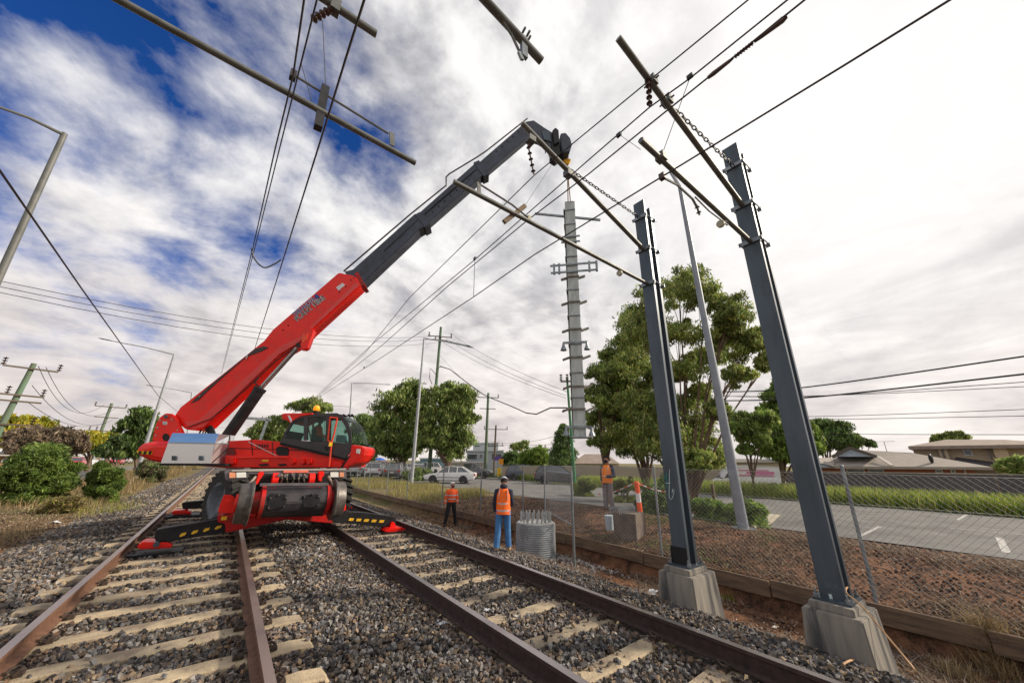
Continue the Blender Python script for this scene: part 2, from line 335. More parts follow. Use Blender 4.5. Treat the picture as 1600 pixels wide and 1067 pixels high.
rm_l = railmat('rusty_rail_steel', (.10, .050, .030), (.20, .10, .06), (.44, .35, .30)); rm_r = railmat('dark_rail_steel', (.022, .014, .012), (.060, .035, .028), (.33, .29, .29))
prof = [(-.036, 0), (.036, 0), (.037, -.030), (.012, -.045), (.009, -.135), (.073, -.152), (.073, -.165), (-.073, -.165), (-.073, -.152), (-.009, -.135), (-.012, -.045), (-.037, -.030)]
for k, nm, lb in (('A', rm_l, 'rusty brown rail, leftmost of the four'), ('B', rm_l, 'rusty brown rail running out under the crane, second from the left'), ('C', rm_r, 'dark steel rail, third from the left'), ('D', rm_r, 'dark steel rail nearest the concrete pedestals')):
    b = MB(); b.loft([[(RAILX[k]+x, y, z) for x, z in prof] for y in [-6]+list(range(0, 30, 3))+[40, 80, 160, 300]]); o = b.build('rail', nm, bevel=0); tag(o, lb, 'rail', 'rails of the two tracks')
sleeper_m = mat('sleeper_concrete', (.50, .41, .28), (.36, .29, .20), 5, .92, bump=.6, bscale=45, dirt=((.17, .13, .10), 2.2, .7)); clip_m = mat('clip_steel', (.03, .022, .018), (.07, .045, .03), 30, .7)
def sleeper(half, gauge):
    o = empty('sleeper', (0, 0, 0), 'sleeper', 'railway sleeper'); g2 = gauge/2; R = []
    st = [(-half, .075, -.34, -.235), (-half+.05, .105, -.34, -.178), (-half+.22, .115, -.34, -.165), (-g2-.10, .115, -.34, -.178), (-g2+.12, .115, -.34, -.178), (-g2+.30, .11, -.34, -.172), (0, .105, -.34, -.180)]
    st = st+[(-x, w, a, c) for x, w, a, c in reversed(st[:-1])]
    for x, w, zb, zt in st: R.append([(x, -w-.02, zb), (x, -w, zt-.012), (x, -w+.015, zt), (x, w-.015, zt), (x, w, zt-.012), (x, w+.02, zb)])
    b = MB(); b.loft(R); b.build('sleeper_body', sleeper_m, o, local=True)
    for gx in (-g2, g2):
        for sd in (-1, 1):
            b = MB(); x = gx+sd*.10; b.tube([(x+sd*.02, -.05, -.155), (x+sd*.05, -.045, -.125), (x+sd*.055, .0, -.13), (x+sd*.02, .045, -.12), (x-sd*.02, .02, -.125), (x-sd*.025, -.03, -.14)], .011, 6); b.box((x+sd*.03, 0, -.162), (.08, .08, .03)); b.build('rail_clip', clip_m, o, local=True)
    return o
_t = sleeper_m.node_tree; _p = _t.nodes['Principled BSDF']; _oi = nd(_t, 'ShaderNodeObjectInfo'); _rr = ramp(_t, [(0, (.66, .66, .68)), (.5, (.88, .87, .86)), (1, (1.06, 1.04, 1.0))]); _t.links.new(_oi.outputs['Random'], _rr.inputs[0]); _src = _p.inputs['Base Color'].links[0].from_socket; _t.links.new(mixc(_t, 1.0, _src, _rr.outputs[0], 'MULTIPLY'), _p.inputs['Base Color'])
def tracks():
    for tr, xc, half, gauge, y0, side in (('left', (RAILX['A']+RAILX['B'])/2, 1.37, 1.736, .55, 'left'), ('right', (RAILX['C']+RAILX['D'])/2, 1.28, 1.573, .62, 'right')):
        pr = sleeper(half, gauge); pb = [c for c in COL.objects if c.parent == pr and c.name.startswith('sleeper_body')][0]
        for i in range(72):
            y = y0-1.4+i*.69
            if i == 0: o = pr
            elif i < 26: o = copy_tree(pr)
            else: o = pb.copy(); COL.objects.link(o); o.parent = None; o.name = 'sleeper'; o['category'] = 'railway sleeper'
            o.location = (xc+rnd.uniform(-.012, .012), y+rnd.uniform(-.015, .015), -.012 if side == 'right' else 0); o.rotation_euler = (0, 0, rnd.uniform(-.008, .008))
            if side == 'left': o['label'] = 'tan concrete sleeper lying under the two left rusty rails'; o['group'] = 'sleepers of the left track'
            else: o['label'] = 'tan concrete sleeper half buried under the two dark right rails'; o['group'] = 'sleepers of the right track'
tracks()

# ------------------------------------------------------------------ ballast stones, litter
def ico():
    t_ = (1+5**.5)/2; v = np.array([(-1, t_, 0), (1, t_, 0), (-1, -t_, 0), (1, -t_, 0), (0, -1, t_), (0, 1, t_), (0, -1, -t_), (0, 1, -t_), (t_, 0, -1), (t_, 0, 1), (-t_, 0, -1), (-t_, 0, 1)], float); v /= np.linalg.norm(v[0])
    f = np.array([(0, 11, 5), (0, 5, 1), (0, 1, 7), (0, 7, 10), (0, 10, 11), (1, 5, 9), (5, 11, 4), (11, 10, 2), (10, 7, 6), (7, 1, 8), (3, 9, 4), (3, 4, 2), (3, 2, 6), (3, 6, 8), (3, 8, 9), (4, 9, 5), (2, 4, 11), (6, 2, 10), (8, 6, 7), (9, 8, 1)]); return v, f
IV, IF = ico()
CV = np.array([(x, y, z) for x in (-1, 1) for y in (-1, 1) for z in (-1, 1)], float)*.62; CF = np.array([(0, 1, 3), (0, 3, 2), (4, 6, 7), (4, 7, 5), (0, 4, 5), (0, 5, 1), (2, 3, 7), (2, 7, 6), (0, 2, 6), (0, 6, 4), (1, 5, 7), (1, 7, 3)])
def rocks(name, label, pts, size, m, palette, flat=.7, kind='stuff', cat='ballast'):
    n = len(pts); base = CV[None]*(1+NR.uniform(-.42, .42, (n, 8, 3))); sc = (1.12*size*NR.uniform(.55, 1.35, n))[:, None]*np.stack([np.ones(n), NR.uniform(.6, 1, n), NR.uniform(.45, flat+.15, n)], -1)
    base = base*sc[:, None, :]; q = NR.normal(size=(n, 4)); q /= np.linalg.norm(q, axis=1)[:, None]; w, x, y, z = q.T
    R = np.stack([1-2*(y*y+z*z), 2*(x*y-z*w), 2*(x*z+y*w), 2*(x*y+z*w), 1-2*(x*x+z*z), 2*(y*z-x*w), 2*(x*z-y*w), 2*(y*z+x*w), 1-2*(x*x+y*y)], -1).reshape(n, 3, 3)
    Vv = np.einsum('nij,nkj->nki', R, base)+pts[:, None, :]; Ff = (CF[None]+np.arange(n)[:, None, None]*8).reshape(-1, 3)
    pal = np.array(palette)*np.array([1.10, 1.09, 1.08]); c = pal[NR.randint(0, len(pal), n)]*NR.uniform(.65, 1.3, (n, 1)); px, py = pts[:, 0], pts[:, 1]; c = c*(.92+.20*np.sin(px*1.7+1.3*np.sin(py*.9))*np.sin(py*1.3+.7*np.sin(px*2.1))+.12*np.sin(px*4.3+py*3.1))[:, None]; dr_ = np.min(np.abs(px[:, None]-np.array(list(RAILX.values()))[None]), 1); c = c*(1+np.exp(-(dr_/.22)**2)[:, None]*np.array([.02, -.18, -.28])[None]); cols = np.repeat(c, 12, 0)
    o = np_mesh(name, Vv.reshape(-1, 3), Ff, m, cols=cols); return tag(o, label, cat, kind=kind)
stone_m = mat('crushed_stone', (.75, .75, .75), (1.15, 1.15, 1.15), 40, .88, bump=.5, bscale=120, attr='tint', spec=.3)
PAL = [(.115, .105, .10), (.085, .08, .08), (.16, .145, .13), (.20, .19, .18), (.06, .055, .055), (.19, .155, .12), (.13, .10, .08), (.10, .095, .10), (.26, .20, .135), (.07, .062, .06), (.22, .165, .12), (.17, .12, .085), (.30, .285, .27), (.24, .235, .235), (.045, .043, .045), (.13, .13, .14)]
SL = {}
for tr, xc, half, y0 in (('l', (RAILX['A']+RAILX['B'])/2, 1.37, .55), ('r', (RAILX['C']+RAILX['D'])/2, 1.28, .62)): SL[tr] = (xc, half, y0-1.4)
def scatter(n, x0, x1, y0, y1, extra=0.0, keep=.05):
    x = NR.uniform(x0, x1, n); y = NR.uniform(y0, y1, n); on = np.zeros(n, bool)
    for tr, (xc, half, yb) in SL.items():
        ph = (y-yb) % .69; near = (ph < .125) | (ph > .69-.125); ins = np.abs(x-xc) < half+.02
        if tr == 'r':      # the right-hand track is half buried outside and close inside its rails
            ins &= (np.abs(x-xc+.06) < .66+.25*np.sin(y*2.3)*.3)
        on |= near & ins
    for rx in RAILX.values(): on |= (np.abs(x-rx) < .095)
    k = ~on | (NR.uniform(0, 1, n) < np.where(x > 2.2, .06, .02))
    for rx in RAILX.values(): k &= ~(np.abs(x-rx) < .085)
    x, y = x[k], y[k]; on = on[k]; z = tz(x, y)+NR.uniform(-.035, .018, len(x))+extra+np.where(on, .035, 0)
    # shoulder against the right track and heap between the tracks
    z += np.where((x > 4.12) & (x < 4.75), .035, 0)+np.where((x > 1.25) & (x < 2.3), .03, 0)+np.where((x > -3.1) & (x < -1.75), .01, 0)
    # the left track's ballast lies lower between its sleepers
    z -= np.where((x > -1.7) & (x < 1.15), .006, 0)
    return np.stack([x, y, z], -1)
near = np.concatenate([scatter(92000, -3.3, 5.75, .3, 7.2)])
rocks('ballast_stones', 'sharp grey brown ballast stones around both tracks', near, .0235, stone_m, PAL)
rocks('ballast_stones', 'ballast stones further along the tracks', scatter(52000, -3.35, 5.8, 7.2, 19), .030, stone_m, PAL)
rocks('ballast_stones', 'ballast stones far along the tracks', scatter(26000, -3.4, 5.7, 19, 46), .045, stone_m, PAL)
# a looser spill of stones down the right-hand shoulder
sx = 5.5+np.abs(NR.normal(0, .45, 2600)); sy = NR.uniform(.2, 18, 2600); rocks('spilled_stones', 'grey stones spilled down the slope beside the ditch', np.stack([sx, sy, tz(sx, sy)+.008], -1), .028, stone_m, PAL+[(.3, .28, .26)])
sx = NR.uniform(5.7, 13.9, 42000); sy = NR.uniform(-3, 17, 42000); k = (np.abs(sx-7.85) > .12); sx, sy = sx[k], sy[k]; rocks('soil_clods', 'small dark clods and bark chips on the brown slope', np.stack([sx, sy, tz(sx, sy)+.004], -1), .019, stone_m, [(.10, .055, .035), (.06, .035, .025), (.20, .11, .065), (.28, .17, .10), (.035, .022, .018), (.33, .27, .21)], cat='soil')
sx = NR.uniform(-8, -3.2, 16000); sy = NR.uniform(4, 26, 16000); rocks('soil_clods', 'small clods and chips on the left verge', np.stack([sx, sy, tz(sx, sy)+.004], -1), .022, stone_m, [(.13, .09, .06), (.08, .055, .04), (.22, .15, .09), (.30, .24, .17)], cat='soil')
# pale rubble between the ribbed drum and the fence post
c0 = gp(905, 868); sx = c0[0]+NR.normal(0, .45, 1500); sy = c0[1]+NR.normal(0, .8, 1500); k = sx < 7.5; sx, sy = sx[k], sy[k]; rocks('rubble', 'pale grey rubble on the ground right of the ribbed drum', np.stack([sx, sy, tz(sx, sy)+.02], -1), .035, stone_m, [(.34, .31, .30), (.26, .24, .25), (.19, .17, .16), (.42, .38, .34)])

def blades(name, label, base, h, w, lean, pal, m, cat='grass', kind='stuff', parent=None):
    """thin bent blades; base (n,3), h (n,)"""
    n = len(base); a = NR.uniform(0, 2*np.pi, n); d = np.stack([np.cos(a), np.sin(a), np.zeros(n)], -1); sd = np.stack([-np.sin(a), np.cos(a), np.zeros(n)], -1)*w; L_ = (lean*NR.uniform(.3, 1.3, n)*h)[:, None]*d; up = np.array([0, 0, 1.])
    p0 = base-sd; p1 = base+sd; p2 = base+L_*.35+up*(h*.6)[:, None]+sd*.7; p3 = base+L_*.35+up*(h*.6)[:, None]-sd*.7; p4 = base+L_+up*h[:, None]+sd*.12; p5 = base+L_+up*h[:, None]-sd*.12
    Vv = np.stack([p0, p1, p2, p3, p4, p5], 1).reshape(-1, 3); i = np.arange(n)[:, None]*6; Ff = np.concatenate([i+np.array([[0, 1, 2, 3]]), i+np.array([[3, 2, 4, 5]])], 0)
    P_ = np.array(pal); c = P_[NR.randint(0, len(P_), n)]*NR.uniform(.7, 1.25, (n, 1)); o = np_mesh(name, Vv, Ff, m, parent, cols=np.concatenate([c, c], 0))
    return tag(o, label, cat, kind=kind) if parent is None else o
grass_m = mat('grass_blade', (1, 1, 1), None, attr='tint', rough=.7, trans=.3, spec=.2)
DRY = [(.34, .25, .13), (.26, .19, .10), (.42, .33, .18), (.20, .15, .08)]; GREEN = [(.10, .17, .03), (.16, .24, .04), (.22, .28, .06), (.07, .12, .03)]; YG = [(.30, .30, .07), (.24, .27, .05), (.38, .34, .12)]
def patch(n, x0, x1, y0, y1, f=None):
    x = NR.uniform(x0, x1, n); y = NR.uniform(y0, y1, n)
    if f is not None: k = f(x, y); x, y = x[k], y[k]
    return np.stack([x, y, tz(x, y)-.01], -1)
def clump_filter(sc, th):
    ph = NR.uniform(0, 6, 6)
    return lambda x, y: (np.sin(x*sc+ph[0])+np.sin(y*sc*.8+ph[1])+np.sin((x+y)*sc*.6+ph[2])+np.sin((x-y)*sc*1.3+ph[3])+NR.uniform(-.8, .8, len(x))) > th
def gr(name, label, base, hr, w, lean, pal): blades(name, label, base, NR.uniform(hr[0], hr[1], len(base)), w, lean, pal, grass_m)
gr('dry_grass', 'straw coloured dry grass on the left verge', patch(26000, -8.2, -3.5, 9, 60, clump_filter(1.1, .2)), (.08, .42), .008, .7, DRY)
gr('dry_litter', 'dry litter and low tufts at the near left edge', patch(7000, -7, -3.3, 4, 16, clump_filter(1.7, .6)), (.03, .16), .007, 1.6, DRY)
gr('dry_litter', 'dead weeds and twigs lying in the ditch', patch(26000, 5.7, 7.8, -1, 13, clump_filter(2.6, .1)), (.02, .10), .006, 2.6, [(.22, .16, .11), (.30, .23, .17), (.14, .09, .06), (.40, .33, .27)])
gr('dry_litter', 'dead weeds and bark on the slope behind the timber edging', patch(90000, 7.95, 13.4, -3, 13, clump_filter(2.1, -.5)), (.012, .06), .008, 3.2, [(.22, .14, .085), (.12, .075, .045), (.36, .27, .18), (.07, .045, .03)])
gr('grass', 'green and yellow grass along the fence behind the workers', patch(20000, 8.0, 14.2, 17, 40, clump_filter(.8, -.2)), (.10, .42), .010, .6, YG+DRY[:2])
gr('grass', 'short green grass between the pedestal and the grey lamp column', patch(5000, 8.2, 11.5, 3.6, 7.2, clump_filter(1.6, .3)), (.03, .09), .006, .9, GREEN)
gr('dry_grass', 'dry tufted grass along the verge behind the crane', patch(16000, -8, -3.6, 26, 110, clump_filter(.5, -.5)), (.2, .75), .016, .6, DRY+[(.33, .25, .08)])
# strap-leaf planting strip beyond the road
hb = patch(30000, 26.5, 29.2, -14, 26); gr('strap_leaf_planting', 'bright green strap leaved planting strip beyond the road', hb, (.40, .98), .020, .75, [(.20, .30, .04), (.32, .42, .05), (.50, .50, .15), (.10, .16, .03), (.42, .46, .10)])
gr('strap_leaf_planting', 'low green planting along the far road edge behind the workers', patch(9000, 26.4, 29, 26, 44, clump_filter(.7, -1.2)), (.35, .9), .024, .7, GREEN+YG[:1])
# one loose tuft of dry grass at the lower right corner, one green weed
def tuft(u, v, n, r, h, pal, label):
    c = gp(u, v); a = NR.normal(0, r, (n, 2)); o = blades('grass_tuft', label, np.stack([c[0]+a[:, 0], c[1]+a[:, 1], tz(c[0]+a[:, 0], c[1]+a[:, 1])-.01], -1), NR.uniform(.4, 1, n)*h, .004, .9, pal, grass_m, 'grass tuft', None); return o

tuft(1560, 1040, 420, .12, .34, DRY, 'dry straw coloured grass tuft at the lower right corner')
tuft(1140, 935, 160, .05, .14, YG, 'small yellow green weed growing in the ditch between the pedestals')
tuft(1500, 1058, 200, .10, .20, DRY, 'smaller dry grass tuft left of the corner tuft')
tuft(176, 800, 260, .35, .55, YG, 'bright green weed clump between the two left bushes')
# ------------------------------------------------------------------ overhead line masts on their concrete pedestals
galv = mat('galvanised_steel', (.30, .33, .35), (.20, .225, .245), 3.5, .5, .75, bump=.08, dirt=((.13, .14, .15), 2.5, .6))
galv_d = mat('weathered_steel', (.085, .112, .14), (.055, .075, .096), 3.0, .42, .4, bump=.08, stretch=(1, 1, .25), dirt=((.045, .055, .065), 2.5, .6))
galv_b = mat('bright_galvanised_steel', (.42, .45, .47), (.30, .33, .35), 5, .45, .6, bump=.05)
tube_m = mat('galvanised_tube', (.17, .175, .165), (.11, .115, .11), 8, .5, .4, bump=.05)
dark = mat('dark_steel', (.022, .024, .028), (.045, .045, .048), 12, .5, .3)
ped_m = mat('weathered_concrete', (.28, .255, .215), (.17, .16, .145), 2.2, .92, bump=.12, bscale=60, stretch=(5, 5, .5), dirt=((.04, .042, .048), 1.0, .85))
white_m = mat('chalk_paint', (.55, .66, .66), (.35, .45, .47), 30, .8)
def channel(b, x, y, z0, z1, w, dep, sgn, cut=0.0, th=.014):
    """C section with its web facing the track (normal x)"""
    for a, c in (((x, y-w/2, z0), (x+th*sgn, y+w/2, z1)),): b.box2(a, c)
    for s in (-1, 1): b.box2((x+th*sgn, y+s*w/2, z0), (x+dep*sgn, y+s*(w/2-th), z1-.02))
def pedestal(cx, cy, label, r=1.0):
    b = MB(); z0, z1 = -.9, .10; a, c = .385, .32
    b.loft([[(cx+sx*a, cy+sy*(a*.84), z0) for sx, sy in ((-1, -1), (1, -1), (1, 1), (-1, 1))], [(cx+sx*c, cy+sy*(c*.78), z1) for sx, sy in ((-1, -1), (1, -1), (1, 1), (-1, 1))]])
    e = empty('concrete_pedestal', (cx, cy, z0), label, 'pedestal'); b.build('footing', ped_m, e, bevel=.012)
    b = MB(); b.box((cx-.02, cy, z1+.035), (.50, .38, .07)); b.build('plinth', ped_m, e, bevel=.008); return z1+.07
def mast(cx, cy, zb, zt, label, rings):
    e = empty('catenary_mast', (cx, cy, zb), label, 'mast', 'steel overhead line masts')
    for k, (x, dz, s) in enumerate(((cx-.10, 0, 1), (cx+.10, -.10, 1))):
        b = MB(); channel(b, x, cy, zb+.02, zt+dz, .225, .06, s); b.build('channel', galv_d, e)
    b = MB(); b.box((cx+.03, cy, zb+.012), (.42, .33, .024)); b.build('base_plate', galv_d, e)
    for sx in (-.15, .20):
        for sy in (-.135, .135): b = MB(); b.cyl((cx+sx, cy+sy, zb), (cx+sx, cy+sy, zb+.10), .012, 8); b.cyl((cx+sx, cy+sy, zb+.024), (cx+sx, cy+sy, zb+.055), .024, 6); b.build('anchor_bolt', galv, e)
    for z in rings:
        b = MB(); 
        for dx in (-.118, .19): b.box((cx+dx, cy, z), (.022, .31, .06))
        for sy in (-.14, .14): b.cyl((cx-.16, cy+sy, z), (cx+.24, cy+sy, z), .010, 6)
        b.build('clamp_band', galv, e)
    return e
MR = (5.62, 1.50); M1 = (5.58, 3.18)
zp = pedestal(MR[0]+.02, MR[1], 'stained concrete pedestal at the right, nearer the camera'); pedestal(M1[0]+.02, M1[1], 'stained concrete pedestal further along, below the graffiti mast')
base_R = np.array([MR[0], MR[1], 0]); base_1 = np.array([M1[0], M1[1], 0])
zR = ups(base_R, 1138, 236); z1_ = ups(base_1, 998, 320)
ru = ups(base_R, 1159, 328); rl_ = ups(base_R, 1170, 384); rt = ups(base_R, 1143, 268)
mR = mast(MR[0], MR[1], zp, zR, 'tall dark steel mast of two channels on the nearer pedestal, rightmost', [ru, rl_, rt])
qu = ups(base_1, 1000, 395); ql = ups(base_1, 1006, 448); qt = ups(base_1, 1000, 345)
m1 = mast(M1[0], M1[1], zp, z1_, 'dark steel mast of two channels with pale graffiti near its foot', [qu, ql, qt])
# black sleeve, graffiti and small painted number on the masts
b = MB(); b.box2((M1[0]-.118, M1[1]-.118, zp+.03), (M1[0]-.103, M1[1]+.118, zp+.24)); b.box2((M1[0]-.118, M1[1]+.114, zp+.03), (M1[0]-.02, M1[1]+.13, zp+.24)); b.build('black_sleeve', mat('black_wrap', (.008, .008, .009), None, 5, .8), m1)
def on_mast(M, pts, r, m, par, name):
    x = M[0]-.108; b = MB(); b.tube([tuple(on_x(u, v, x)) for u, v in pts], r, 5, flat=1.0); return b.build(name, m, par)
on_mast(M1, [(1046.5, 733), (1046, 742), (1046, 756), (1045.5, 770), (1045.6, 776), (1048, 780.5), (1051, 777), (1053, 770), (1053, 765), (1051.3, 764), (1050.5, 769)], .006, white_m, m1, 'graffiti')
on_mast(M1, [(1040, 754.5), (1047.5, 754.5)], .005, white_m, m1, 'graffiti'); on_mast(M1, [(1038, 744), (1037.6, 750), (1040, 747), (1041.5, 739), (1042.3, 762)], .004, mat('teal_paint', (.03, .26, .20), (.05, .34, .28), 20, .8), m1, 'graffiti')
def text_obj(body, size, mtx, m, name, parent, extrude=.001, bold=.0):
    cu = bpy.data.curves.new(name, 'FONT'); cu.body = body; cu.size = size; cu.extrude = extrude; cu.offset = bold; cu.align_x = 'LEFT'
    to = bpy.data.objects.new(name, cu); COL.objects.link(to); to.matrix_world = mtx; bpy.context.view_layer.update()
    me = bpy.data.meshes.new_from_object(to.evaluated_get(bpy.context.evaluated_depsgraph_get())); me.transform(mtx); off = origin_of(parent); me.transform(Matrix.Translation(-off))
    bpy.data.objects.remove(to); o = bpy.data.objects.new(name, me); COL.objects.link(o); o.parent = parent; me.materials.clear(); me.materials.append(m); return o
def basis(o_, x, y):
    x = Vector(x).normalized(); y = Vector(y); y = (y-x*y.dot(x)).normalized(); z = x.cross(y); M = Matrix([list(x), list(y), list(z)]).transposed().to_4x4(); M.translation = Vector(o_); return M
q = on_x(1289, 916, MR[0]-.104); text_obj('SPA', .075, basis(q, (0, -1, 0), (0, 0, 1)), mat('faint_chalk', (.12, .15, .17), None, 5, .9), 'chalk_number', mR)
q = on_x(1297, 928, MR[0]-.105); b = MB(); b.box((q[0], q[1], q[2]-.02), (.004, .028, .045)); b.build('white_tag', white_m, mR)

# ------------------------------------------------------------------ cantilever arms, insulators, chains
ins_m = mat('insulator_brown', (.045, .02, .016), (.09, .045, .035), 20, .3)
def arm(name, label, p0, p1, r, end=True, group=None, parts=()):
    e = empty(name, p1, label, 'bracket arm', group); b = MB(); b.cyl(p0, p1, r, 14); b.build('tube', tube_m, e, smooth=True); return e
def insul(b, a, c, n, r, rc=.012):
    a = np.array(a, float); c = np.array(c, float); b.cyl(a, c, rc, 8)
    for i in range(n):
        t_ = (i+.5)/n; q = a+(c-a)*t_; d = (c-a)/np.linalg.norm(c-a)*r*.35; b.cyl(q-d, q+d*.3, r*.55, 10, r)
def hanger(label, pts, r, cat='dropper wire', name='dropper_wire', m=None):
    b = MB(); b.tube(pts, r, 5); return tag(b.build(name, m or dark), label, cat)
def chain(b, a, c, link=.085, r=.009):
    a = np.array(a, float); c = np.array(c, float); n = max(2, int(np.linalg.norm(c-a)/link)); d = (c-a)/np.linalg.norm(c-a); s = _unit(np.cross(d, (0, 0, 1))); u = np.cross(s, d)
    for i in range(n):
        q = a+(c-a)*(i+.5)/n; w = s if i % 2 else u; L2 = link*.72; P = [q+d*L2*.9*math.cos(t_)+w*.022*math.sin(t_) for t_ in np.linspace(0, 2*math.pi, 9)]; b.tube(P, r, 5, cap=False)
def smooth_pts(P, k=6):
    P = [np.array(p, float) for p in P]; out = []
    for i in range(len(P)-1):
        a, b_, c, d = P[max(i-1, 0)], P[i], P[i+1], P[min(i+2, len(P)-1)]
        for j in range(k): t_ = j/k; out.append(.5*((2*b_)+(-a+c)*t_+(2*a-5*b_+4*c-d)*t_*t_+(-a+3*b_-3*c+d)*t_**3))
    return out+[P[-1]]
YR, Y1 = MR[1], M1[1]
pR = lambda u, v: on_y(u, v, YR); p1f = lambda u, v: on_y(u, v, Y1)
aR = arm('cantilever_arm', 'dark tube bracket reaching up left from the top of the rightmost mast', pR(966, 60), (MR[0]-.10, YR, ru), .038)
b = MB(); chain(b, pR(1056, 172), (MR[0]-.10, YR, rt)); b.build('chain', dark, aR)
b = MB(); q = pR(1013, 122); insul(b, q, pR(1015, 166), 5, .035); b.build('insulator', ins_m, aR)
for w_ in ((1018, 128), (1042, 158)): q = pR(*w_); b = MB(); b.box(q, (.10, .12, .11)); b.cyl(q-np.array([0, .1, 0]), q+np.array([0, .1, 0]), .012, 6); b.build('clamp', tube_m, aR)
aRl = arm('cantilever_arm', 'lower pale tube bracket on the rightmost mast with the curved steady rod', pR(1001, 219), (MR[0]-.10, YR, rl_), .032)
b = MB(); q = pR(1033, 246); b.box(q, (.09, .1, .09)); b.cyl(q, q+np.array([0, 0, .07]), .02, 8); b.build('clamp', tube_m, aRl)
b = MB(); b.tube([pR(1035, 277), pR(1058, 289), pR(1082, 311), pR(1090, 326)], .014, 6); b.tube([pR(1086, 308), pR(1108, 330), pR(1128, 345), pR(1136, 352), pR(1139, 348), pR(1132, 345)], .010, 6); b.build('steady_rod', tube_m, aRl)
b = MB(); insul(b, pR(1088, 320), pR(1093, 336), 2, .03); b.build('insulator', ins_m, aRl); b = MB(); b.box(pR(1035, 276), (.05, .06, .07)); b.build('wire_clamp', ins_m, aRl)
b = MB(); q = pR(1126, 350); b.cyl(q-np.array([.02, 0, 0]), q+np.array([.02, 0, 0]), .048, 14); b.build('insulator_disc', mat('yellowed_glass', (.42, .40, .28), None, 5, .3), aRl)
a1 = arm('cantilever_arm', 'tube bracket reaching up left from the graffiti mast past the hook block', p1f(816, 193), (M1[0]-.10, Y1, qu), .041)
b = MB(); chain(b, p1f(886, 262), (M1[0]-.10, Y1, qt), .075); b.build('chain', dark, a1)
b = MB(); insul(b, p1f(825, 226), p1f(834, 272), 5, .035); b.build('insulator', ins_m, a1)
for w_ in ((829, 219), (888, 272)): q = p1f(*w_); b = MB(); b.box(q, (.12, .12, .10)); b.cyl(q, q+np.array([0, 0, .12]), .018, 6); b.build('clamp', tube_m, a1)
a1l = arm('cantilever_arm', 'long lower tube bracket on the graffiti mast, crossing behind the hanging pole', p1f(709, 284), (M1[0]-.10, Y1, ql), .031)
b = MB(); b.tube([p1f(748, 287), p1f(800, 320), p1f(826, 341)], .013, 6); b.build('steady_rod', tube_m, a1l)
b = MB(); b.bar(p1f(749, 306), p1f(748, 286), .05, .015, (0, 1, 0)); b.build('steady_bracket', tube_m, a1l)
b = MB(); A_, B_ = p1f(791, 344)+np.array([0, .05, 0]), p1f(820, 322); b.bar(A_, B_, .045, .06); b.build('weight_bar', mat('brown_timber_bar', (.16, .11, .07), (.22, .16, .11), 10, .8), a1l)
b = MB(); q = p1f(968, 427); b.cyl(q-np.array([.02, 0, 0]), q+np.array([.02, 0, 0]), .05, 14); b.box(p1f(826, 341), (.05, .05, .06)); b.build('insulator_disc', MATS['yellowed_glass'], a1l)
# left-hand masts (their feet stand outside the frame) with the two brackets seen at the top
def left_mast(y, zt, label):
    e = empty('catenary_mast', (-3.9, y, zg(-3.9, y)), label, 'mast', 'steel overhead line masts')
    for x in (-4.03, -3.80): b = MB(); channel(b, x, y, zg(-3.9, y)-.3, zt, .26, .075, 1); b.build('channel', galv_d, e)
    return e
left_mast(Y1, 6.6, 'steel mast left of the tracks, further one'); left_mast(YR, 6.6, 'steel mast left of the tracks, nearer one')
pa = p1f(649, 255); pb = p1f(185, 0); d_ = (pb-pa)/np.linalg.norm(pb-pa); far_ = pa+d_*((pa[0]+3.8)/-d_[0])
aL = arm('cantilever_arm', 'long grey tube bracket crossing the upper left of the sky', pa, far_, .030)
b = MB(); b.tube([p1f(607, 209), p1f(520, 155), p1f(458, 117)], .012, 6); b.build('steady_rod', tube_m, aL); b = MB(); b.bar(p1f(613, 228), p1f(612, 208), .05, .015, (0, 1, 0)); b.build('steady_bracket', tube_m, aL)
b = MB(); b.bar(p1f(498, 196)+np.array([0, .04, 0]), p1f(508, 138), .07, .09); b.build('weight_bar', dark, aL); b = MB(); b.box(p1f(458, 118), (.05, .06, .09)); b.build('clamp', dark, aL)
pa = p1f(588, 54); pb = p1f(500, -5); d_ = (pb-pa)/np.linalg.norm(pb-pa)
aL2 = arm('cantilever_arm', 'dark tube bracket end with a string of insulators at the top edge', pa, pa+d_*((pa[0]+3.8)/-d_[0]), .042)
b = MB(); insul(b, p1f(487, 32), p1f(519, 14), 5, .04); b.build('insulator', ins_m, aL2); b = MB(); b.box(p1f(524, 12), (.09, .1, .16)); b.build('clamp', tube_m, aL2)
pa = pR(846, 96); pb = pR(748, -10); d_ = (pb-pa)/np.linalg.norm(pb-pa)
aL3 = arm('cantilever_arm', 'dark tube bracket end with a bolted clamp plate at the top centre edge', pa, pa+d_*((pa[0]+3.8)/-d_[0]), .032)
b = MB(); b.tube([pR(748, -6), pR(782, 28), pR(800, 56), pR(811, 80)], .012, 6); b.build('steady_rod', tube_m, aL3)
b = MB(); b.bar(pR(819, 90), pR(818, 58), .055, .03, (0, 1, 0)); b.bar(pR(816, 94), pR(811, 82), .03, .02, (0, 1, 0)); b.build('clamp_plate', galv, aL3)
for w_ in ((817, 49), (824, 54), (825, 62)): b = MB(); q = pR(*w_); b.cyl(q-np.array([0, .03, 0]), q+np.array([.02, .05, .03]), .010, 6); b.build('bolt', tube_m, aL3)

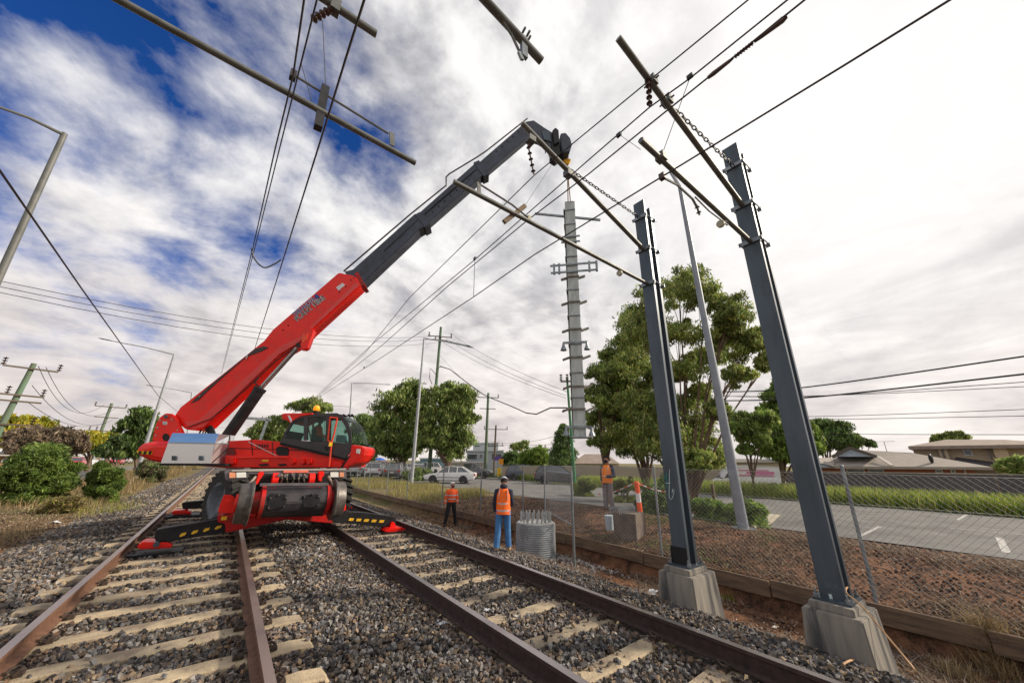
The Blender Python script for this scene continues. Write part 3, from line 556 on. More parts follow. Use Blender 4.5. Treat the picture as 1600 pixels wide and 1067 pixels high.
# ------------------------------------------------------------------ overhead wires
wire_m = mat('line_wire', (.055, .038, .040), (.035, .025, .028), 4, .6, .3)
def wire(label, pts, r=.008, name='overhead_wire', group=None, m=None):
    b = MB(); b.tube(pts, r, 5, cap=True); return tag(b.build(name, m or wire_m, smooth=True), label, 'wire', group)
def wl(*q):      # (u, v, y-plane)
    P = [on_y(u, v, y) for u, v, y in q]
    if len(P) > 3:      # keep the span taut: inner points slide along their rays onto the line between the ends
        A, B = P[0], P[-1]; d1 = _unit(B-A)
        for i in range(1, len(P)-1):
            d2 = _unit(ray(q[i][0], q[i][1])); w = A-O; bb = d1@d2; den_ = 1-bb*bb; P[i] = O+d2*((d2@w)-bb*(d1@w))/den_
    return P
def wl_(*q): return [on_y(u, v, y) for u, v, y in q]
def wn(near, *q):      # near: pixels on the part passing overhead, taken at the height of the first fixed point
    P = wl(*q); z = P[0][2]; a = [on_z(u, v, z) for u, v in near]; d = _unit(a[0]-P[0]) if a else _unit(P[0]-P[1]); return [P[0]+d*14]+a+P
wire('overhead wire highest of the four right hand ones, passing over the upper bracket', wn([(1172, -2)], (1015, 126, YR), (835, 274, Y1), (640, 465, 8), (570, 552, 14), (497, 618, 28), (420, 671, 75)), .009)
wire('overhead wire hung from the insulator of the rightmost upper bracket', wn([(1231, 0), (1078, 123)], (1015, 168, YR), (920, 250, 2.2), (743, 405, 5), (585, 535, 13), (490, 622, 28), (420, 671, 75)), .009)
cw = wn([(1258, 0), (1106, 122)], (1010, 199, YR), (920, 272, 2.3), (826, 343, Y1), (700, 447, 6), (600, 537, 13), (497, 619, 28), (420, 671, 75))
wire('contact wire with the long section insulator, third of the right hand ones', cw, .009)
b = MB(); zc_ = on_y(1010, 199, YR)[2]; A_, B_ = on_z(1106, 122, zc_), on_z(1230, 26, zc_); b.tube([A_, A_+(B_-A_)*.08, A_+(B_-A_)*.3, A_+(B_-A_)*.36], [.016, .022, .016, .009], 8); b.tube([A_+(B_-A_)*.62, A_+(B_-A_)*.7, A_+(B_-A_)*.95, B_], [.012, .018, .026, .014], 8); insul(b, A_+(B_-A_)*.37, A_+(B_-A_)*.61, 7, .024); tag(b.build('section_insulator', ins_m, smooth=True), 'long ribbed section insulator in line on the contact wire', 'insulator')
wire('lowest and straightest right hand wire, running to the steady rod', wn([(1485, 0), (1320, 102)], (1035, 276, YR), (835, 398, 2.6), (740, 464, 4), (600, 556, 9), (505, 616, 22), (420, 672, 75)), .009)
wire('left track contact wire seen at the top left of centre', wl((486, -60, 1.5), (475, 0, 1.9), (458, 118, Y1), (430, 232, 4.2), (395, 388, 8), (345, 585, 26)), .006)
wire('left track carrier wire hung from the insulator string', wl((508, -50, 1.7), (495, 0, 2.3), (487, 32, Y1), (470, 100, 3.6), (436, 235, 5.4), (398, 388, 10), (347, 582, 30)), .006)
wire('thick feeder wire right of the two left track wires', wl((590, -60, 1.6), (569, 0, 2.0), (540, 92, Y1), (510, 190, 4.2), (441, 410, 9), (398, 545, 19), (370, 640, 50)), .009)
wire('single wire along the far left, crossing the grey lamp column', wl((-30, 228, 2.6), (0, 267, 3.0), (127, 450, 6), (247, 618, 20), (300, 662, 50)), .006)
def slide(u, v, A, B):      # the point of the pixel's ray nearest to the taut wire A-B
    d1 = _unit(B-A); d2 = _unit(ray(u, v)); w = A-O; bb = d1@d2; return O+d2*((d2@w)-bb*(d1@w))/(1-bb*bb)
jA = slide(393, 388, on_y(508, -50, 1.7), on_y(347, 582, 30)); jB = slide(439, 406, on_y(590, -60, 1.6), on_y(370, 640, 50)); kA, kB = math.hypot(jA[0], jA[1]), math.hypot(jB[0], jB[1])
hanger('looped jumper cable joining two wires left of the boom', smooth_pts([jA, at(398, 405, kA*.85+kB*.15), at(412, 418, kA*.55+kB*.45), at(428, 413, kA*.25+kB*.75), jB]), .012, 'jumper cable', 'jumper_cable')
hanger('thin dropper hanging from the insulator string', wl((504, 32, Y1), (509, 138, Y1)), .004)
hanger('thin slanting dropper near the top of the left wires', wl((470, 98, 3.6), (487, 158, 3.5)), .004)
hanger('thin dropper slanting down to the lower bracket of the rightmost mast', [on_z(1078, 122, on_y(1015, 168, YR)[2]), on_y(1034, 243, YR)], .004)
hanger('thin dropper left of the hanging pole', wl((742, 405, 5), (740, 464, 4.2)), .005)
hanger('fine stay running down from the hook to the timber bar', wl((862, 258, Y1), (820, 322, Y1)), .003)
hanger('short dropper beside the lower bracket end', wl((967, 210, 1.9), (1001, 234, YR)), .003)
for k, (u, v, y) in enumerate(((1078, 120, None), (967, 211, 1.9), (742, 404, 5), (569, 574, 14))):
    b = MB(); b.box(on_y(u, v, y) if y else on_z(u, v, on_y(1015, 168, YR)[2]), (.03, .06, .05)); tag(b.build('wire_clip', dark), ('dark clip on the carrier wire near the top right', 'dark clip on the carrier wire above the lower bracket end', 'small clip on the wire left of the hanging pole', 'small clip far along the wires above the cab')[k], 'wire clip')

# ------------------------------------------------------------------ fence, timber edging
timber = mat('old_timber', (.20, .135, .085), (.115, .08, .055), 4, .9, bump=.6, bscale=30, stretch=(6, .7, 6), dirt=((.08, .06, .045), 2, .6))
yy = -9.0; k = 0
while yy < 62:
    ln = 2.4+rnd.uniform(-.1, .1); m0 = .5*(zg(7.95, yy)+zg(7.95, yy+ln)); b = MB(); x = 7.83+rnd.uniform(-.02, .02); zt = m0+.04+rnd.uniform(-.015, .015)
    b.bar((x, yy+.012, zt-.13), (x+rnd.uniform(-.02, .02), yy+ln-.012, zt-.13), .06, .25); o = b.build('edging_board', timber, bevel=.008, seg=1)
    tag(o, 'weathered brown timber board in the low edging beside the ditch', 'timber board', 'boards of the timber edging'); yy += ln
post_m = galv
def fpost(x, y, z0, top, label, r=.026, lean=(0, 0)):
    b = MB(); b.cyl((x, y, z0-.1), (x+lean[0], y+lean[1], top), r, 10); b.ell((x+lean[0], y+lean[1], top), (r*1.1, r*1.1, r*.7), 10, 6); return tag(b.build('fence_post', post_m, smooth=True), label, 'fence post', 'galvanised fence posts')
def px_line_x(u, x, vz):      # point on the plane x whose image column is u
    lo, hi = -5.0, 90.0
    for _ in range(50):
        mid = (lo+hi)/2; c = RM.T@(np.array([x, mid, vz])-O); uu = CX+F_PX*c[0]/-c[2] if c[2] < 0 else 9999
        if uu > u: lo = mid
        else: hi = mid
    return lo
FX = 7.98; names = {1373: 'leaning fence post right of the rightmost mast', 1034: 'fence post left of the graffiti mast', 852: 'fence post above the ribbed drum', 817: 'fence post between the drum and the worker in the blue hood', 750: 'fence post between the two workers', 690: 'fence post behind the worker in black trousers', 635: 'fence post behind the dry grass, right of the crane', 603: 'thin fence post just right of the crane cab', 575: 'distant fence post touching the cab nose'}
FP = []
for u, lb in names.items():
    y = px_line_x(u, FX, -.35); zb = zg(8.0, y); top = 1.50 if u > 1000 else 1.42
    if u == 1373:
        P = on_x(1373, 955, FX); T_ = on_x(1315, 728, FX+.15); fpost(FX, P[1], -.55, T_[2], lb, .026, (.15, T_[1]-P[1])); y = P[1]
    elif u == 1034: P = on_x(1034, 868, FX); T_ = on_x(1021, 729, FX+.05); fpost(FX, P[1], -.45, T_[2], lb, .026, (.05, T_[1]-P[1])); y = P[1]
    else: fpost(FX, y, zb, top, lb, .024)
    FP.append(y)
fpost(FX, -4.6, -.4, 1.5, 'fence post beyond the right edge of the photo')
for i, u in enumerate((556, 545)): fpost(FX, px_line_x(u, FX, -.35), -.4, 1.36, ('far fence post behind the crane nose, nearer one', 'far fence post behind the crane nose, further one')[i], .024)
def chainlink(name, label, y0, y1, z0, z1, pitch, r, par=None, x=FX, p0=None, p1=None, m=None):
    """woven diamonds built as real zig-zag wires, one flat ribbon pair per wire"""
    A0 = np.array([x, y0, 0]) if p0 is None else np.array(p0, float); A1 = np.array([x, y1, 0]) if p1 is None else np.array(p1, float)
    d = A1-A0; Lh = np.linalg.norm(d[:2]); d = d/Lh; nrm = np.array([-d[1], d[0], 0]); n = int(Lh/pitch); k = int((z1-z0)/(pitch*.5))+1
    i = np.arange(n+1)[:, None]; j = np.arange(k)[None]; segs = []
    s0 = i*pitch+np.where(j % 2 == 0, 0, pitch*.5); s1 = i*pitch+np.where(j % 2 == 0, pitch*.5, 0); za = z0+j*pitch*.5+0*i; zb = za+pitch*.5
    S0, S1, ZA, ZB = [q.ravel() for q in (s0+0*j, s1+0*j, za, zb)]
    s2 = i*pitch-np.where(j % 2 == 0, 0, pitch*.5); s3 = i*pitch-np.where(j % 2 == 0, pitch*.5, 0); S0 = np.concatenate([S0, (s2+0*j).ravel()]); S1 = np.concatenate([S1, (s3+0*j).ravel()]); ZA = np.concatenate([ZA, ZA]); ZB = np.concatenate([ZB, ZB])
    zz = np.interp(np.clip(S0, 0, Lh), [0, Lh], [A0[2], A1[2]])
    P0 = A0[None]*[1, 1, 0]+d[None]*S0[:, None]+np.stack([0*ZA, 0*ZA, ZA+zz], -1); P1 = A0[None]*[1, 1, 0]+d[None]*S1[:, None]+np.stack([0*ZB, 0*ZB, ZB+zz], -1)
    dirv = P1-P0; dirv /= np.linalg.norm(dirv, axis=1)[:, None]; a = np.cross(dirv, nrm[None]); tri = [(1, 0), (-.5, .87), (-.5, -.87)]; Vv = []
    for ca, cb in tri: Vv += [P0+r*(ca*a+cb*nrm), P1+r*(ca*a+cb*nrm)]
    Vv = np.stack(Vv, 1).reshape(-1, 3); ii = np.arange(len(P0))[:, None]*6; Ff = np.concatenate([ii+np.array([[0, 1, 3, 2]]), ii+np.array([[2, 3, 5, 4]]), ii+np.array([[4, 5, 1, 0]])]); return np_mesh(name, Vv, Ff, m or mesh_m, par)
mesh_m = mat('fence_wire', (.55, .55, .54), (.42, .42, .42), 3, .5, .9)
fe = empty('chain_link_fence', (FX, 5, -.35), 'chain link mesh fence along the timber edging', 'fence')
yA, yB = FP[0], FP[1]
chainlink('mesh_panel', '', -12, FP[1], -.35, 1.43, .085, .0019, fe)
chainlink('mesh_panel', '', FP[1], FP[2], -.35, 1.43, .080, .0017, fe); chainlink('mesh_panel', '', FP[2], 30, -.45, 1.36, .16, .0013, fe)
b = MB(); b.tube([(FX, -12, 1.44), (FX, FP[1], 1.44)], .003, 5); b.tube([(FX, FP[1], 1.44), (FX, 50, 1.37)], .003, 5); b.tube([(FX, -12, .5), (FX, FP[1], .5)], .0025, 5); b.build('tension_wire', mesh_m, fe)
# gate leaf standing open towards the track
G = gp(898, 892); Gt = ups(G, 893, 735); H = np.array([FX, FP[2]-.1, 0]); ge_ = empty('fence_gate', (G[0], G[1], G[2]), 'open chain link gate leaf with tall grey post in front of the ditch', 'gate')
b = MB(); b.cyl((G[0], G[1], G[2]-.1), (G[0], G[1], Gt), .030, 10); b.build('gate_post', post_m, ge_, smooth=True)
b = MB(); zt = ups(G, 895, 737)-.05
b.cyl((G[0], G[1], zt), (H[0], H[1], zt), .016, 8); zl = ups(G, 896, 821); b.cyl((G[0], G[1], zl), (H[0], H[1], zl), .016, 8); b.build('gate_rail', post_m, ge_, smooth=True)
chainlink('mesh_panel', '', 0, 1, -.0, zt-zl, .12, .0017, ge_, p0=(G[0], G[1], zl), p1=(H[0], H[1], zl))

# ------------------------------------------------------------------ ribbed steel drum with bolts, far footing, bollard, tape
D0 = gp(834, 872); D0 = np.array([D0[0]+.17, D0[1]+.12, D0[2]]); dt = ups(D0, 832, 816); dr = 30*pxscale((D0[0], D0[1], dt))
zs = mat('rib_galvanised', (.36, .39, .41), (.24, .27, .29), 4, .6, .35, bump=.05, dirt=((.18, .19, .20), 2, .5))
def drum(c, r, zt, label, nb, hb):
    e = empty('corrugated_drum', (c[0], c[1], zg(c[0], c[1])), label, 'drum'); z0 = -.95; n = int((zt-z0)/.046); R = []; 
    for i in range(n+1):
        z = z0+(zt-z0)*i/n
        for dz, rr in ((0, r), (.012, r+.009), (.023, r+.009), (.035, r)): R.append((min(z+dz, zt), rr))
    b = MB(); b.loft([[(c[0]+rr*math.cos(t_), c[1]+rr*math.sin(t_), z) for t_ in np.linspace(0, 2*math.pi, 48, endpoint=False)] for z, rr in R]); b.build('ribbed_shell', zs, e, smooth=True)
    b = MB(); b.cyl((c[0], c[1], zt-.01), (c[0], c[1], zt+.018), r*.94, 40); b.build('top_cap', mat('grout', (.50, .49, .46), (.40, .39, .37), 8, .8), e)
    for ring, cnt in ((.78, nb), (.48, nb-8)):
        for i in range(cnt):
            a = 2*math.pi*i/cnt; x, y = c[0]+r*ring*math.cos(a), c[1]+r*ring*math.sin(a); b = MB(); b.cyl((x, y, zt), (x, y, zt+hb), .014, 8); b.cyl((x, y, zt+hb*.70), (x, y, zt+hb*.80), .027, 6); b.cyl((x, y, zt+hb*.2), (x, y, zt+hb*.28), .027, 6); b.build('anchor_bolt', galv_b, e)
    return e
drum(D0, dr, dt, 'ribbed galvanised drum footing bristling with bolts beside the worker in blue jeans', 20, .27)
Pf = gp(985, 838); zf = zg(Pf[0], Pf[1]); pfz = ups(Pf, 985, 800)
fe2 = empty('formwork_box', (Pf[0], Pf[1], zf), 'square weathered plywood formwork behind the timber edging with bolts on top', 'formwork'); s_ = 30*pxscale(Pf)
b = MB(); b.box((Pf[0], Pf[1], (zf-.1+pfz)/2), (s_*1.35, s_*1.2, pfz-zf+.1), rz=.25); b.build('box_wall', mat('wet_ply', (.17, .13, .10), (.11, .085, .07), 5, .9, bump=.4, dirt=((.06, .05, .04), 3, .6)), fe2, bevel=.01)
for i in range(10):
    for j in range(2): x, y = Pf[0]+(-.42+.09*i)*.8-.1, Pf[1]+(-.18+.36*j)*.8+.1; b = MB(); b.cyl((x, y, pfz-.02), (x, y, pfz+.14), .013, 6); b.cyl((x, y, pfz+.08), (x, y, pfz+.11), .024, 6); b.build('anchor_bolt', galv_b, fe2)
Pb = gp(953, 828); b = MB(); hb = ups(Pb, 955, 805)-Pb[2]; b.loft([[(Pb[0]+r*math.cos(t_), Pb[1]+r*math.sin(t_), Pb[2]+z) for t_ in np.linspace(0, 6.28, 14)[:-1]] for r, z in ((.10, 0), (.135, hb))]); e = empty('bucket', Pb, 'small pale blue grey bucket left of the plywood formwork', 'bucket'); b.build('pail', mat('bucket_plastic', (.45, .55, .62), None, 5, .5), e, smooth=True); b = MB(); b.tube([(Pb[0]+.14*math.cos(t_), Pb[1], Pb[2]+hb+.08*math.sin(t_)) for t_ in np.linspace(0, math.pi, 9)], .005, 5); b.build('handle', galv, e)
Bp = gp(1002, 815); Bt = ups(Bp, 994, 752); e = empty('bollard', Bp, 'orange plastic bollard with one white band', 'bollard'); hh = Bt-Bp[2]; org = mat('safety_orange', (.90, .12, .02), (.80, .10, .02), 6, .5)
lx = np.array([-.06, 0, 0]); q0 = np.array(Bp)-[0, 0, .05]; q1 = np.array([Bp[0], Bp[1], Bt])+lx
f_ = lambda t_: q0+(q1-q0)*t_
b = MB(); b.tube([f_(0), f_(.5)], .075, 16); b.tube([f_(.72), f_(.985), f_(1)], [.07, .07, .055], 16); b.build('post', org, e, smooth=True); b = MB(); b.tube([f_(.5), f_(.72)], .073, 16); b.build('reflective_band', mat('white_reflective', (.75, .75, .78), None, 5, .4), e, smooth=True)
def tape(pts, label, w=.035):
    e = empty('barrier_tape', pts[0], label, 'barrier tape'); pts = [np.array(p, float) for p in pts]; P = []
    for a, c in zip(pts[:-1], pts[1:]): P += [a+(c-a)*t_+np.array([0, 0, -.10*math.sin(math.pi*t_)]) for t_ in np.linspace(0, 1, 13)[:-1]]
    P.append(pts[-1])
    Vv = []; cc = []
    for i in range(len(P)-1):
        tw = .3*math.sin(i*1.3); u_ = np.array([tw*w*.5, tw*w*.3, w*.5]); u2 = np.array([.3*math.sin((i+1)*1.3)*w*.5, .3*math.sin((i+1)*1.3)*w*.3, w*.5]); Vv += [P[i]-u_, P[i+1]-u2, P[i+1]+u2, P[i]+u_]; cc.append((.65, .08, .04) if i % 2 else (.75, .75, .75))
    np_mesh('tape_band', np.array(Vv), np.arange(len(Vv)).reshape(-1, 4), mat('striped_tape', (1, 1, 1), None, attr='tint', rough=.5), e, cols=np.array(cc))
TB = at(994, 753, math.hypot(Bp[0], Bp[1]))
tape([(at(930, 772, 16.5)), TB], 'sagging red and white tape left of the orange bollard'); tape([TB, at(1060, 768, 13), at(1080, 795, 14)], 'sagging red and white tape right of the orange bollard')
# loose things on the ground
def debris(name, cat, label, u, v, s, m, seed):
    R = random.Random(seed); c = gp(u, v); b = MB(); n = 6; P = [[(c[0]+s*(i/(n-1)-.5)*(1+.3*R.random()), c[1]+s*.6*(j/(n-1)-.5)*(1+.3*R.random()), c[2]+.02+s*.28*R.random()*math.sin(math.pi*i/(n-1))) for j in range(n)] for i in range(n)]; b.grid(P); return tag(b.build(name, m, fix=False), label, cat)
plast = mat('white_plastic', (.62, .64, .66), (.45, .48, .52), 12, .35)
debris('plastic_bag', 'plastic bag', 'crumpled white plastic bag on the ballast between the tracks', 688, 980, .17, plast, 1); debris('plastic_bag', 'plastic bag', 'crumpled white plastic wrap at the foot of the graffiti mast pedestal', 1022, 928, .22, plast, 2)
debris('bottle_scrap', 'scrap', 'flattened clear bottle scrap on a sleeper between the right rails', 762, 956, .07, plast, 3); debris('paper_scrap', 'paper', 'pale paper scrap in the ditch between the pedestals', 1212, 982, .09, mat('paper', (.60, .55, .47), None, 9, .9), 4)
debris('plastic_bag', 'plastic bag', 'small white scrap on the slope behind the graffiti mast', 1077, 832, .12, plast, 5)
debris('paper_scrap', 'paper', 'white scrap lying on the dirt at the left edge', 85, 818, .22, plast, 6)
rope = mat('tan_rope', (.42, .24, .12), (.50, .32, .18), 20, .8)
P = [np.array([MR[0]+.16, MR[1]-.1, .30]), at(1322, 925, 5.75), at(1348, 948, 5.72), at(1385, 992, 5.66), at(1415, 1028, 5.55), at(1431, 1050, 5.35)]+[gp(u, v)+[0, 0, .045] for u, v in ((1420, 1055), (1392, 1047), (1360, 1039), (1335, 1040), (1320, 1048))]
b = MB(); b.tube(smooth_pts(P), .009, 6); tag(b.build('cable', rope, smooth=True), 'tan cable trailing from the rightmost mast over its pedestal', 'cable')
b = MB(); b.tube(smooth_pts([gp(1075, 818)+[0, 0, .05], gp(1040, 806)+[0, 0, .05], gp(1010, 800)+[0, 0, .05]]), .035, 6); tag(b.build('conduit', mat('pvc', (.6, .58, .52), None, 5, .6), smooth=True), 'pale pipe lying behind the graffiti mast', 'pipe')
# ------------------------------------------------------------------ hanging steel pole
HB = at(905, 684, math.hypot(8.53, 7.8)); hx, hy = HB[0], HB[1]; hz0 = HB[2]; hz1 = ups(HB, 888, 320); V_ = _unit(np.array([hx, hy, 0])); W_ = np.array([V_[1], -V_[0], 0])
he = empty('hanging_steel_pole', (hx, hy, hz0), 'new galvanised twin channel pole hanging plumb from the crane hook', 'steel pole')
def hbox(b, a, t_, z, da, dt_, dz): b.box(np.array([hx, hy, z])+W_*a+V_*t_, (da, dt_, dz), ax=(W_, V_, (0, 0, 1)))
pole_m = mat('new_galvanised', (.50, .54, .53), (.36, .40, .40), 5, .6, .15, bump=.05, dirt=((.27, .31, .31), 2, .6), stretch=(1, 1, .35))
for k, (a, t_) in enumerate(((.03, -.16), (-.02, .16))):
    b = MB(); hbox(b, a, t_, (hz0+hz1)/2, .37, .016, hz1-hz0-(0 if k == 0 else .12))
    for s in (-1, 1): hbox(b, a+s*.178, t_+(.05 if k == 0 else -.05), (hz0+hz1)/2, .014, .09, hz1-hz0-(0 if k == 0 else .12))
    b.build('channel', pole_m, he)
def zh(v): return ups(HB, 886+(v-320)*.052, v)
def arm_h(v, half, name='crossarm', off=-.21, h=.07, a0=0.0): b = MB(); hbox(b, a0, off, zh(v), half*2, .05, h); b.build(name, galv, he)
b = MB(); hbox(b, 0.03, 0, hz0+.01, .62, .5, .03); b.build('base_plate', galv, he)
b = MB(); A_ = at(836, 334, math.hypot(hx, hy)+.3); B_ = at(938, 344, math.hypot(hx, hy)-.1); b.bar(A_, B_, .07, .07); b.build('crossarm', galv, he)
for v, hw in ((418, .82), (429, .80)): arm_h(v, hw, h=.06, a0=.06)
for a in (-.68, -.50, .55, .80):
    b = MB(); z = (zh(418)+zh(429))/2; hbox(b, a+.06, -.21, z, .07, .09, abs(zh(418)-zh(429))+.12); b.cyl(np.array([hx, hy, z+.1])+W_*(a+.06)-V_*.2, np.array([hx, hy, z+.22])+W_*(a+.06)-V_*.2, .02, 6); b.build('insulator_bracket', galv, he)
for v in (375, 383): arm_h(v, .34, h=.05, off=-.2)
for v, rr in ((436, .30), (475, .32), (517, .33), (560, .34), (605, .36), (640, .42)):
    z = zh(v); b = MB(); hbox(b, .03, -.20, z, .42, .045, .05)
    for s in (-1, 1):
        c = np.array([hx, hy, z])+W_*(.03+s*rr*.85); b.bar(c-V_*.12-np.array([0, 0, .07])-W_*.15, c+V_*.0+np.array([0, 0, .07])+W_*.15, .10, .07)
    b.build('step_bracket', mat('dull_bracket', (.22, .20, .17), (.15, .14, .12), 9, .6, .3), he)
for v in (538, 668):
    z = zh(v); b = MB(); hbox(b, .0, -.20, z, .80, .05, .07)
    for s in (-1, 1): c = np.array([hx, hy, z])+W_*(s*.38)-V_*.2; b.loft([[c+np.array([r*math.cos(t_), r*math.sin(t_), zz]) for t_ in np.linspace(0, 6.28, 11)[:-1]] for r, zz in ((.03, 0), (.05, -.12), (.11, -.26))])
    b.build('bell_bracket', galv, he)
for v in (333, 355, 382, 405, 456, 496, 540, 584, 622): b = MB(); hbox(b, .0, 0, zh(v), .44, .40, .035); b.build('batten', galv, he)
hook_xy = np.array([hx, hy])

# ------------------------------------------------------------------ the red rail crane
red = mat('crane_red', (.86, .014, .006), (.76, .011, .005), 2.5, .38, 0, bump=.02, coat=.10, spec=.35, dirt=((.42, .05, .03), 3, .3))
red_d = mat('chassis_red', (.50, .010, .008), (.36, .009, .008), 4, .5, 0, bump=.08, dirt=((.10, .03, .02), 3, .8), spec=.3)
blk = mat('machine_black', (.008, .008, .010), (.018, .018, .020), 6, .5, 0, bump=.05, spec=.3)
boom_k = mat('boom_slate', (.045, .055, .085), (.028, .034, .055), 2.5, .42, .2, bump=.04, dirt=((.02, .02, .026), 5, .5))
grey_p = mat('bumper_grey', (.16, .15, .165), (.11, .105, .115), 5, .45, .3)
yel = mat('hazard_yellow', (.85, .50, .02), (.75, .42, .02), 8, .5)
rub = mat('tyre_rubber', (.012, .012, .012), (.022, .021, .020), 20, .85, bump=.3)
steel_w = mat('wheel_steel', (.13, .115, .105), (.06, .053, .05), 8, .45, .3, bump=.12)
chrome = mat('cylinder_rod', (.35, .33, .34), (.28, .26, .27), 8, .25, .9)
alu = bpy.data.materials.new('chequer_plate'); alu.use_nodes = True; t = alu.node_tree; p = t.nodes['Principled BSDF']; p.inputs['Metallic'].default_value = .9; p.inputs['Roughness'].default_value = .30; p.inputs['Base Color'].default_value = (.66, .65, .66, 1)
tc = nd(t, 'ShaderNodeTexCoord'); ck = nd(t, 'ShaderNodeTexVoronoi'); ck.inputs['Scale'].default_value = 48; t.links.new(tc.outputs['Object'], ck.inputs['Vector']); bp = nd(t, 'ShaderNodeBump'); bp.inputs['Strength'].default_value = .18; bp.inputs['Distance'].default_value = .01; t.links.new(ck.outputs['Distance'], bp.inputs['Height']); t.links.new(bp.outputs[0], p.inputs['Normal'])
glass = bpy.data.materials.new('tinted_glass'); glass.use_nodes = True; t = glass.node_tree; p = t.nodes['Principled BSDF']; p.inputs['Base Color'].default_value = (.05, .075, .07, 1); p.inputs['Roughness'].default_value = .04; p.inputs['Specular IOR Level'].default_value = .9
trn = nd(t, 'ShaderNodeBsdfTransparent'); trn.inputs[0].default_value = (.80, .95, .90, 1); ms = nd(t, 'ShaderNodeMixShader'); ms.inputs[0].default_value = .8; t.links.new(p.outputs[0], ms.inputs[1]); t.links.new(trn.outputs[0], ms.inputs[2]); t.links.new(ms.outputs[0], t.nodes['Material Output'].inputs[0])
cglass = mat('dark_window', (.05, .06, .068), (.09, .10, .11), 3, .08, 0, spec=.9)

TX, TY = 1.35, 12.3; Sd = _unit(np.array([hx-TX, hy-TY, 0.])); Nd = np.array([-Sd[1], Sd[0], 0.])     # boom heading and its left
if Nd[1] < 0: Nd = -Nd
T0 = np.array([TX, TY, 0.])
def sp(u, v, t_=0.0):
    """pixel -> 3D point on the upright plane parallel to the boom, t_ metres beyond the turntable axis"""
    Q = T0+Nd*t_; d = ray(u, v); k = ((Q-O)@Nd)/(d@Nd); return O+d*k
cr = empty('rail_crane', (TX, TY, -.15), 'red road rail telescopic crane on four outriggers with its boom raised', 'crane')
def pr(name, poly, t0, t1, m, bevel=.02, smooth=False, par=cr, lab=None):
    """outline on the near plane t0, swept straight back to t1"""
    b = MB(); b.prism([sp(u, v, t0) for u, v in poly], Nd*(t1-t0)); o = b.build(name, m, par, bevel=bevel, smooth=smooth)
    if lab: o['label'] = lab
    return o
# counterweight: a rounded shell
b = MB(); R = []
OUT = [(203, 703), (206, 696), (216, 690), (232, 687.5), (300, 688), (300, 728), (250, 726), (226, 721), (209, 713)]
for t_, f in ((-1.18, .55), (-1.1, .82), (-.85, .97), (-.4, 1), (.4, 1), (.85, .97), (1.1, .82), (1.18, .55)):
    C_ = sp(262, 707, -1.1); ring = [C_+(sp(u, v, -1.1)-C_)*np.array([f, f, f])+Nd*(t_+1.1) for u, v in OUT]; R.append(ring)
b.loft(R); cw_ = b.build('counterweight', red, cr, bevel=.05, smooth=True, seg=3)
b = MB(); c_ = sp(219, 707, -1.15); 
pr('hazard_sticker', [(213, 704), (238, 704.5), (237, 710), (215, 709)], -1.19, -1.10, yel, .004, par=cw_)
for a in (217, 225, 233): pr('sticker_stripe', [(a, 704.3), (a+3.6, 704.4), (a+1.8, 709.4), (a-1.6, 709.2)], -1.21, -1.15, blk, 0, par=cw_)
# slewing body
pr('slewing_body', [(300, 690), (352, 689), (400, 686.5), (436, 690), (470, 698), (540, 716), (536, 731), (352, 731), (300, 727)], -.98, .95, red, .02)
pr('side_rail', [(352, 711), (470, 712), (512, 718), (534, 722), (534, 730), (352, 730)], -1.10, -.98, red, .012)
pr('vent_recess', [(431, 700), (436, 697), (448, 699), (451, 703), (450, 713), (436, 712), (431, 708)], -1.0, -.9, blk, .004)
pr('fill_cap', [(361+7*math.cos(a), 707+7*math.sin(a)) for a in np.linspace(0, 6.28, 15)[:-1]], -1.0, -.9, mat('dull_red_cap', (.16, .015, .012), None, 5, .6), 0)
pr('reflector', [(409, 718), (419, 718), (419, 721), (409, 721)], -1.115, -1.09, yel, 0)
for u in (362, 456, 472, 482): pr('tie_lug', [(u-3, 716), (u+3, 716), (u+4, 723), (u-1, 726), (u-4, 722)], -1.18, -1.08, red, .01)
for u, w in ((412, 9), (441, 8)): pr('body_slot', [(u-w, 725), (u+w*.6, 724), (u+w, 727), (u-w*.5, 728)], -1.113, -1.09, blk, 0)
b = MB(); b.tube([sp(388, 690, -1.0), sp(434, 713, -1.0)], .012, 6); b.build('pipe', mat('pale_pipe', (.6, .45, .42), None, 4, .4), cr)
# turntable
b = MB(); zb = sp(450, 731)[2]; b.cyl((TX, TY, zb-.32), (TX, TY, zb+.02), .78, 36); b.build('slew_ring', blk, cr, smooth=True)
# boom foot plates (near and far)
foot = [(237, 689), (241, 670), (244, 661), (249, 652), (258, 645.5), (268, 646), (275, 653), (287, 678), (270, 692)]
pr('boom_foot_plate', foot, -.42, -.34, red, .015); pr('boom_foot_plate', foot, .34, .42, red, .015)
pr('pin_hole', [(259+5.5*math.cos(a), 683+6*math.sin(a)) for a in np.linspace(0, 6.28, 15)[:-1]], -.43, -.40, blk, 0); pr('pivot_pin', [(258+2.4*math.cos(a), 650.5+2.6*math.sin(a)) for a in np.linspace(0, 6.28, 13)[:-1]], -.47, .47, galv_d, 0)
pr('decal', [(254, 658), (261, 658.5), (260.5, 663.5), (254, 663)], -.428, -.41, white_m, 0)
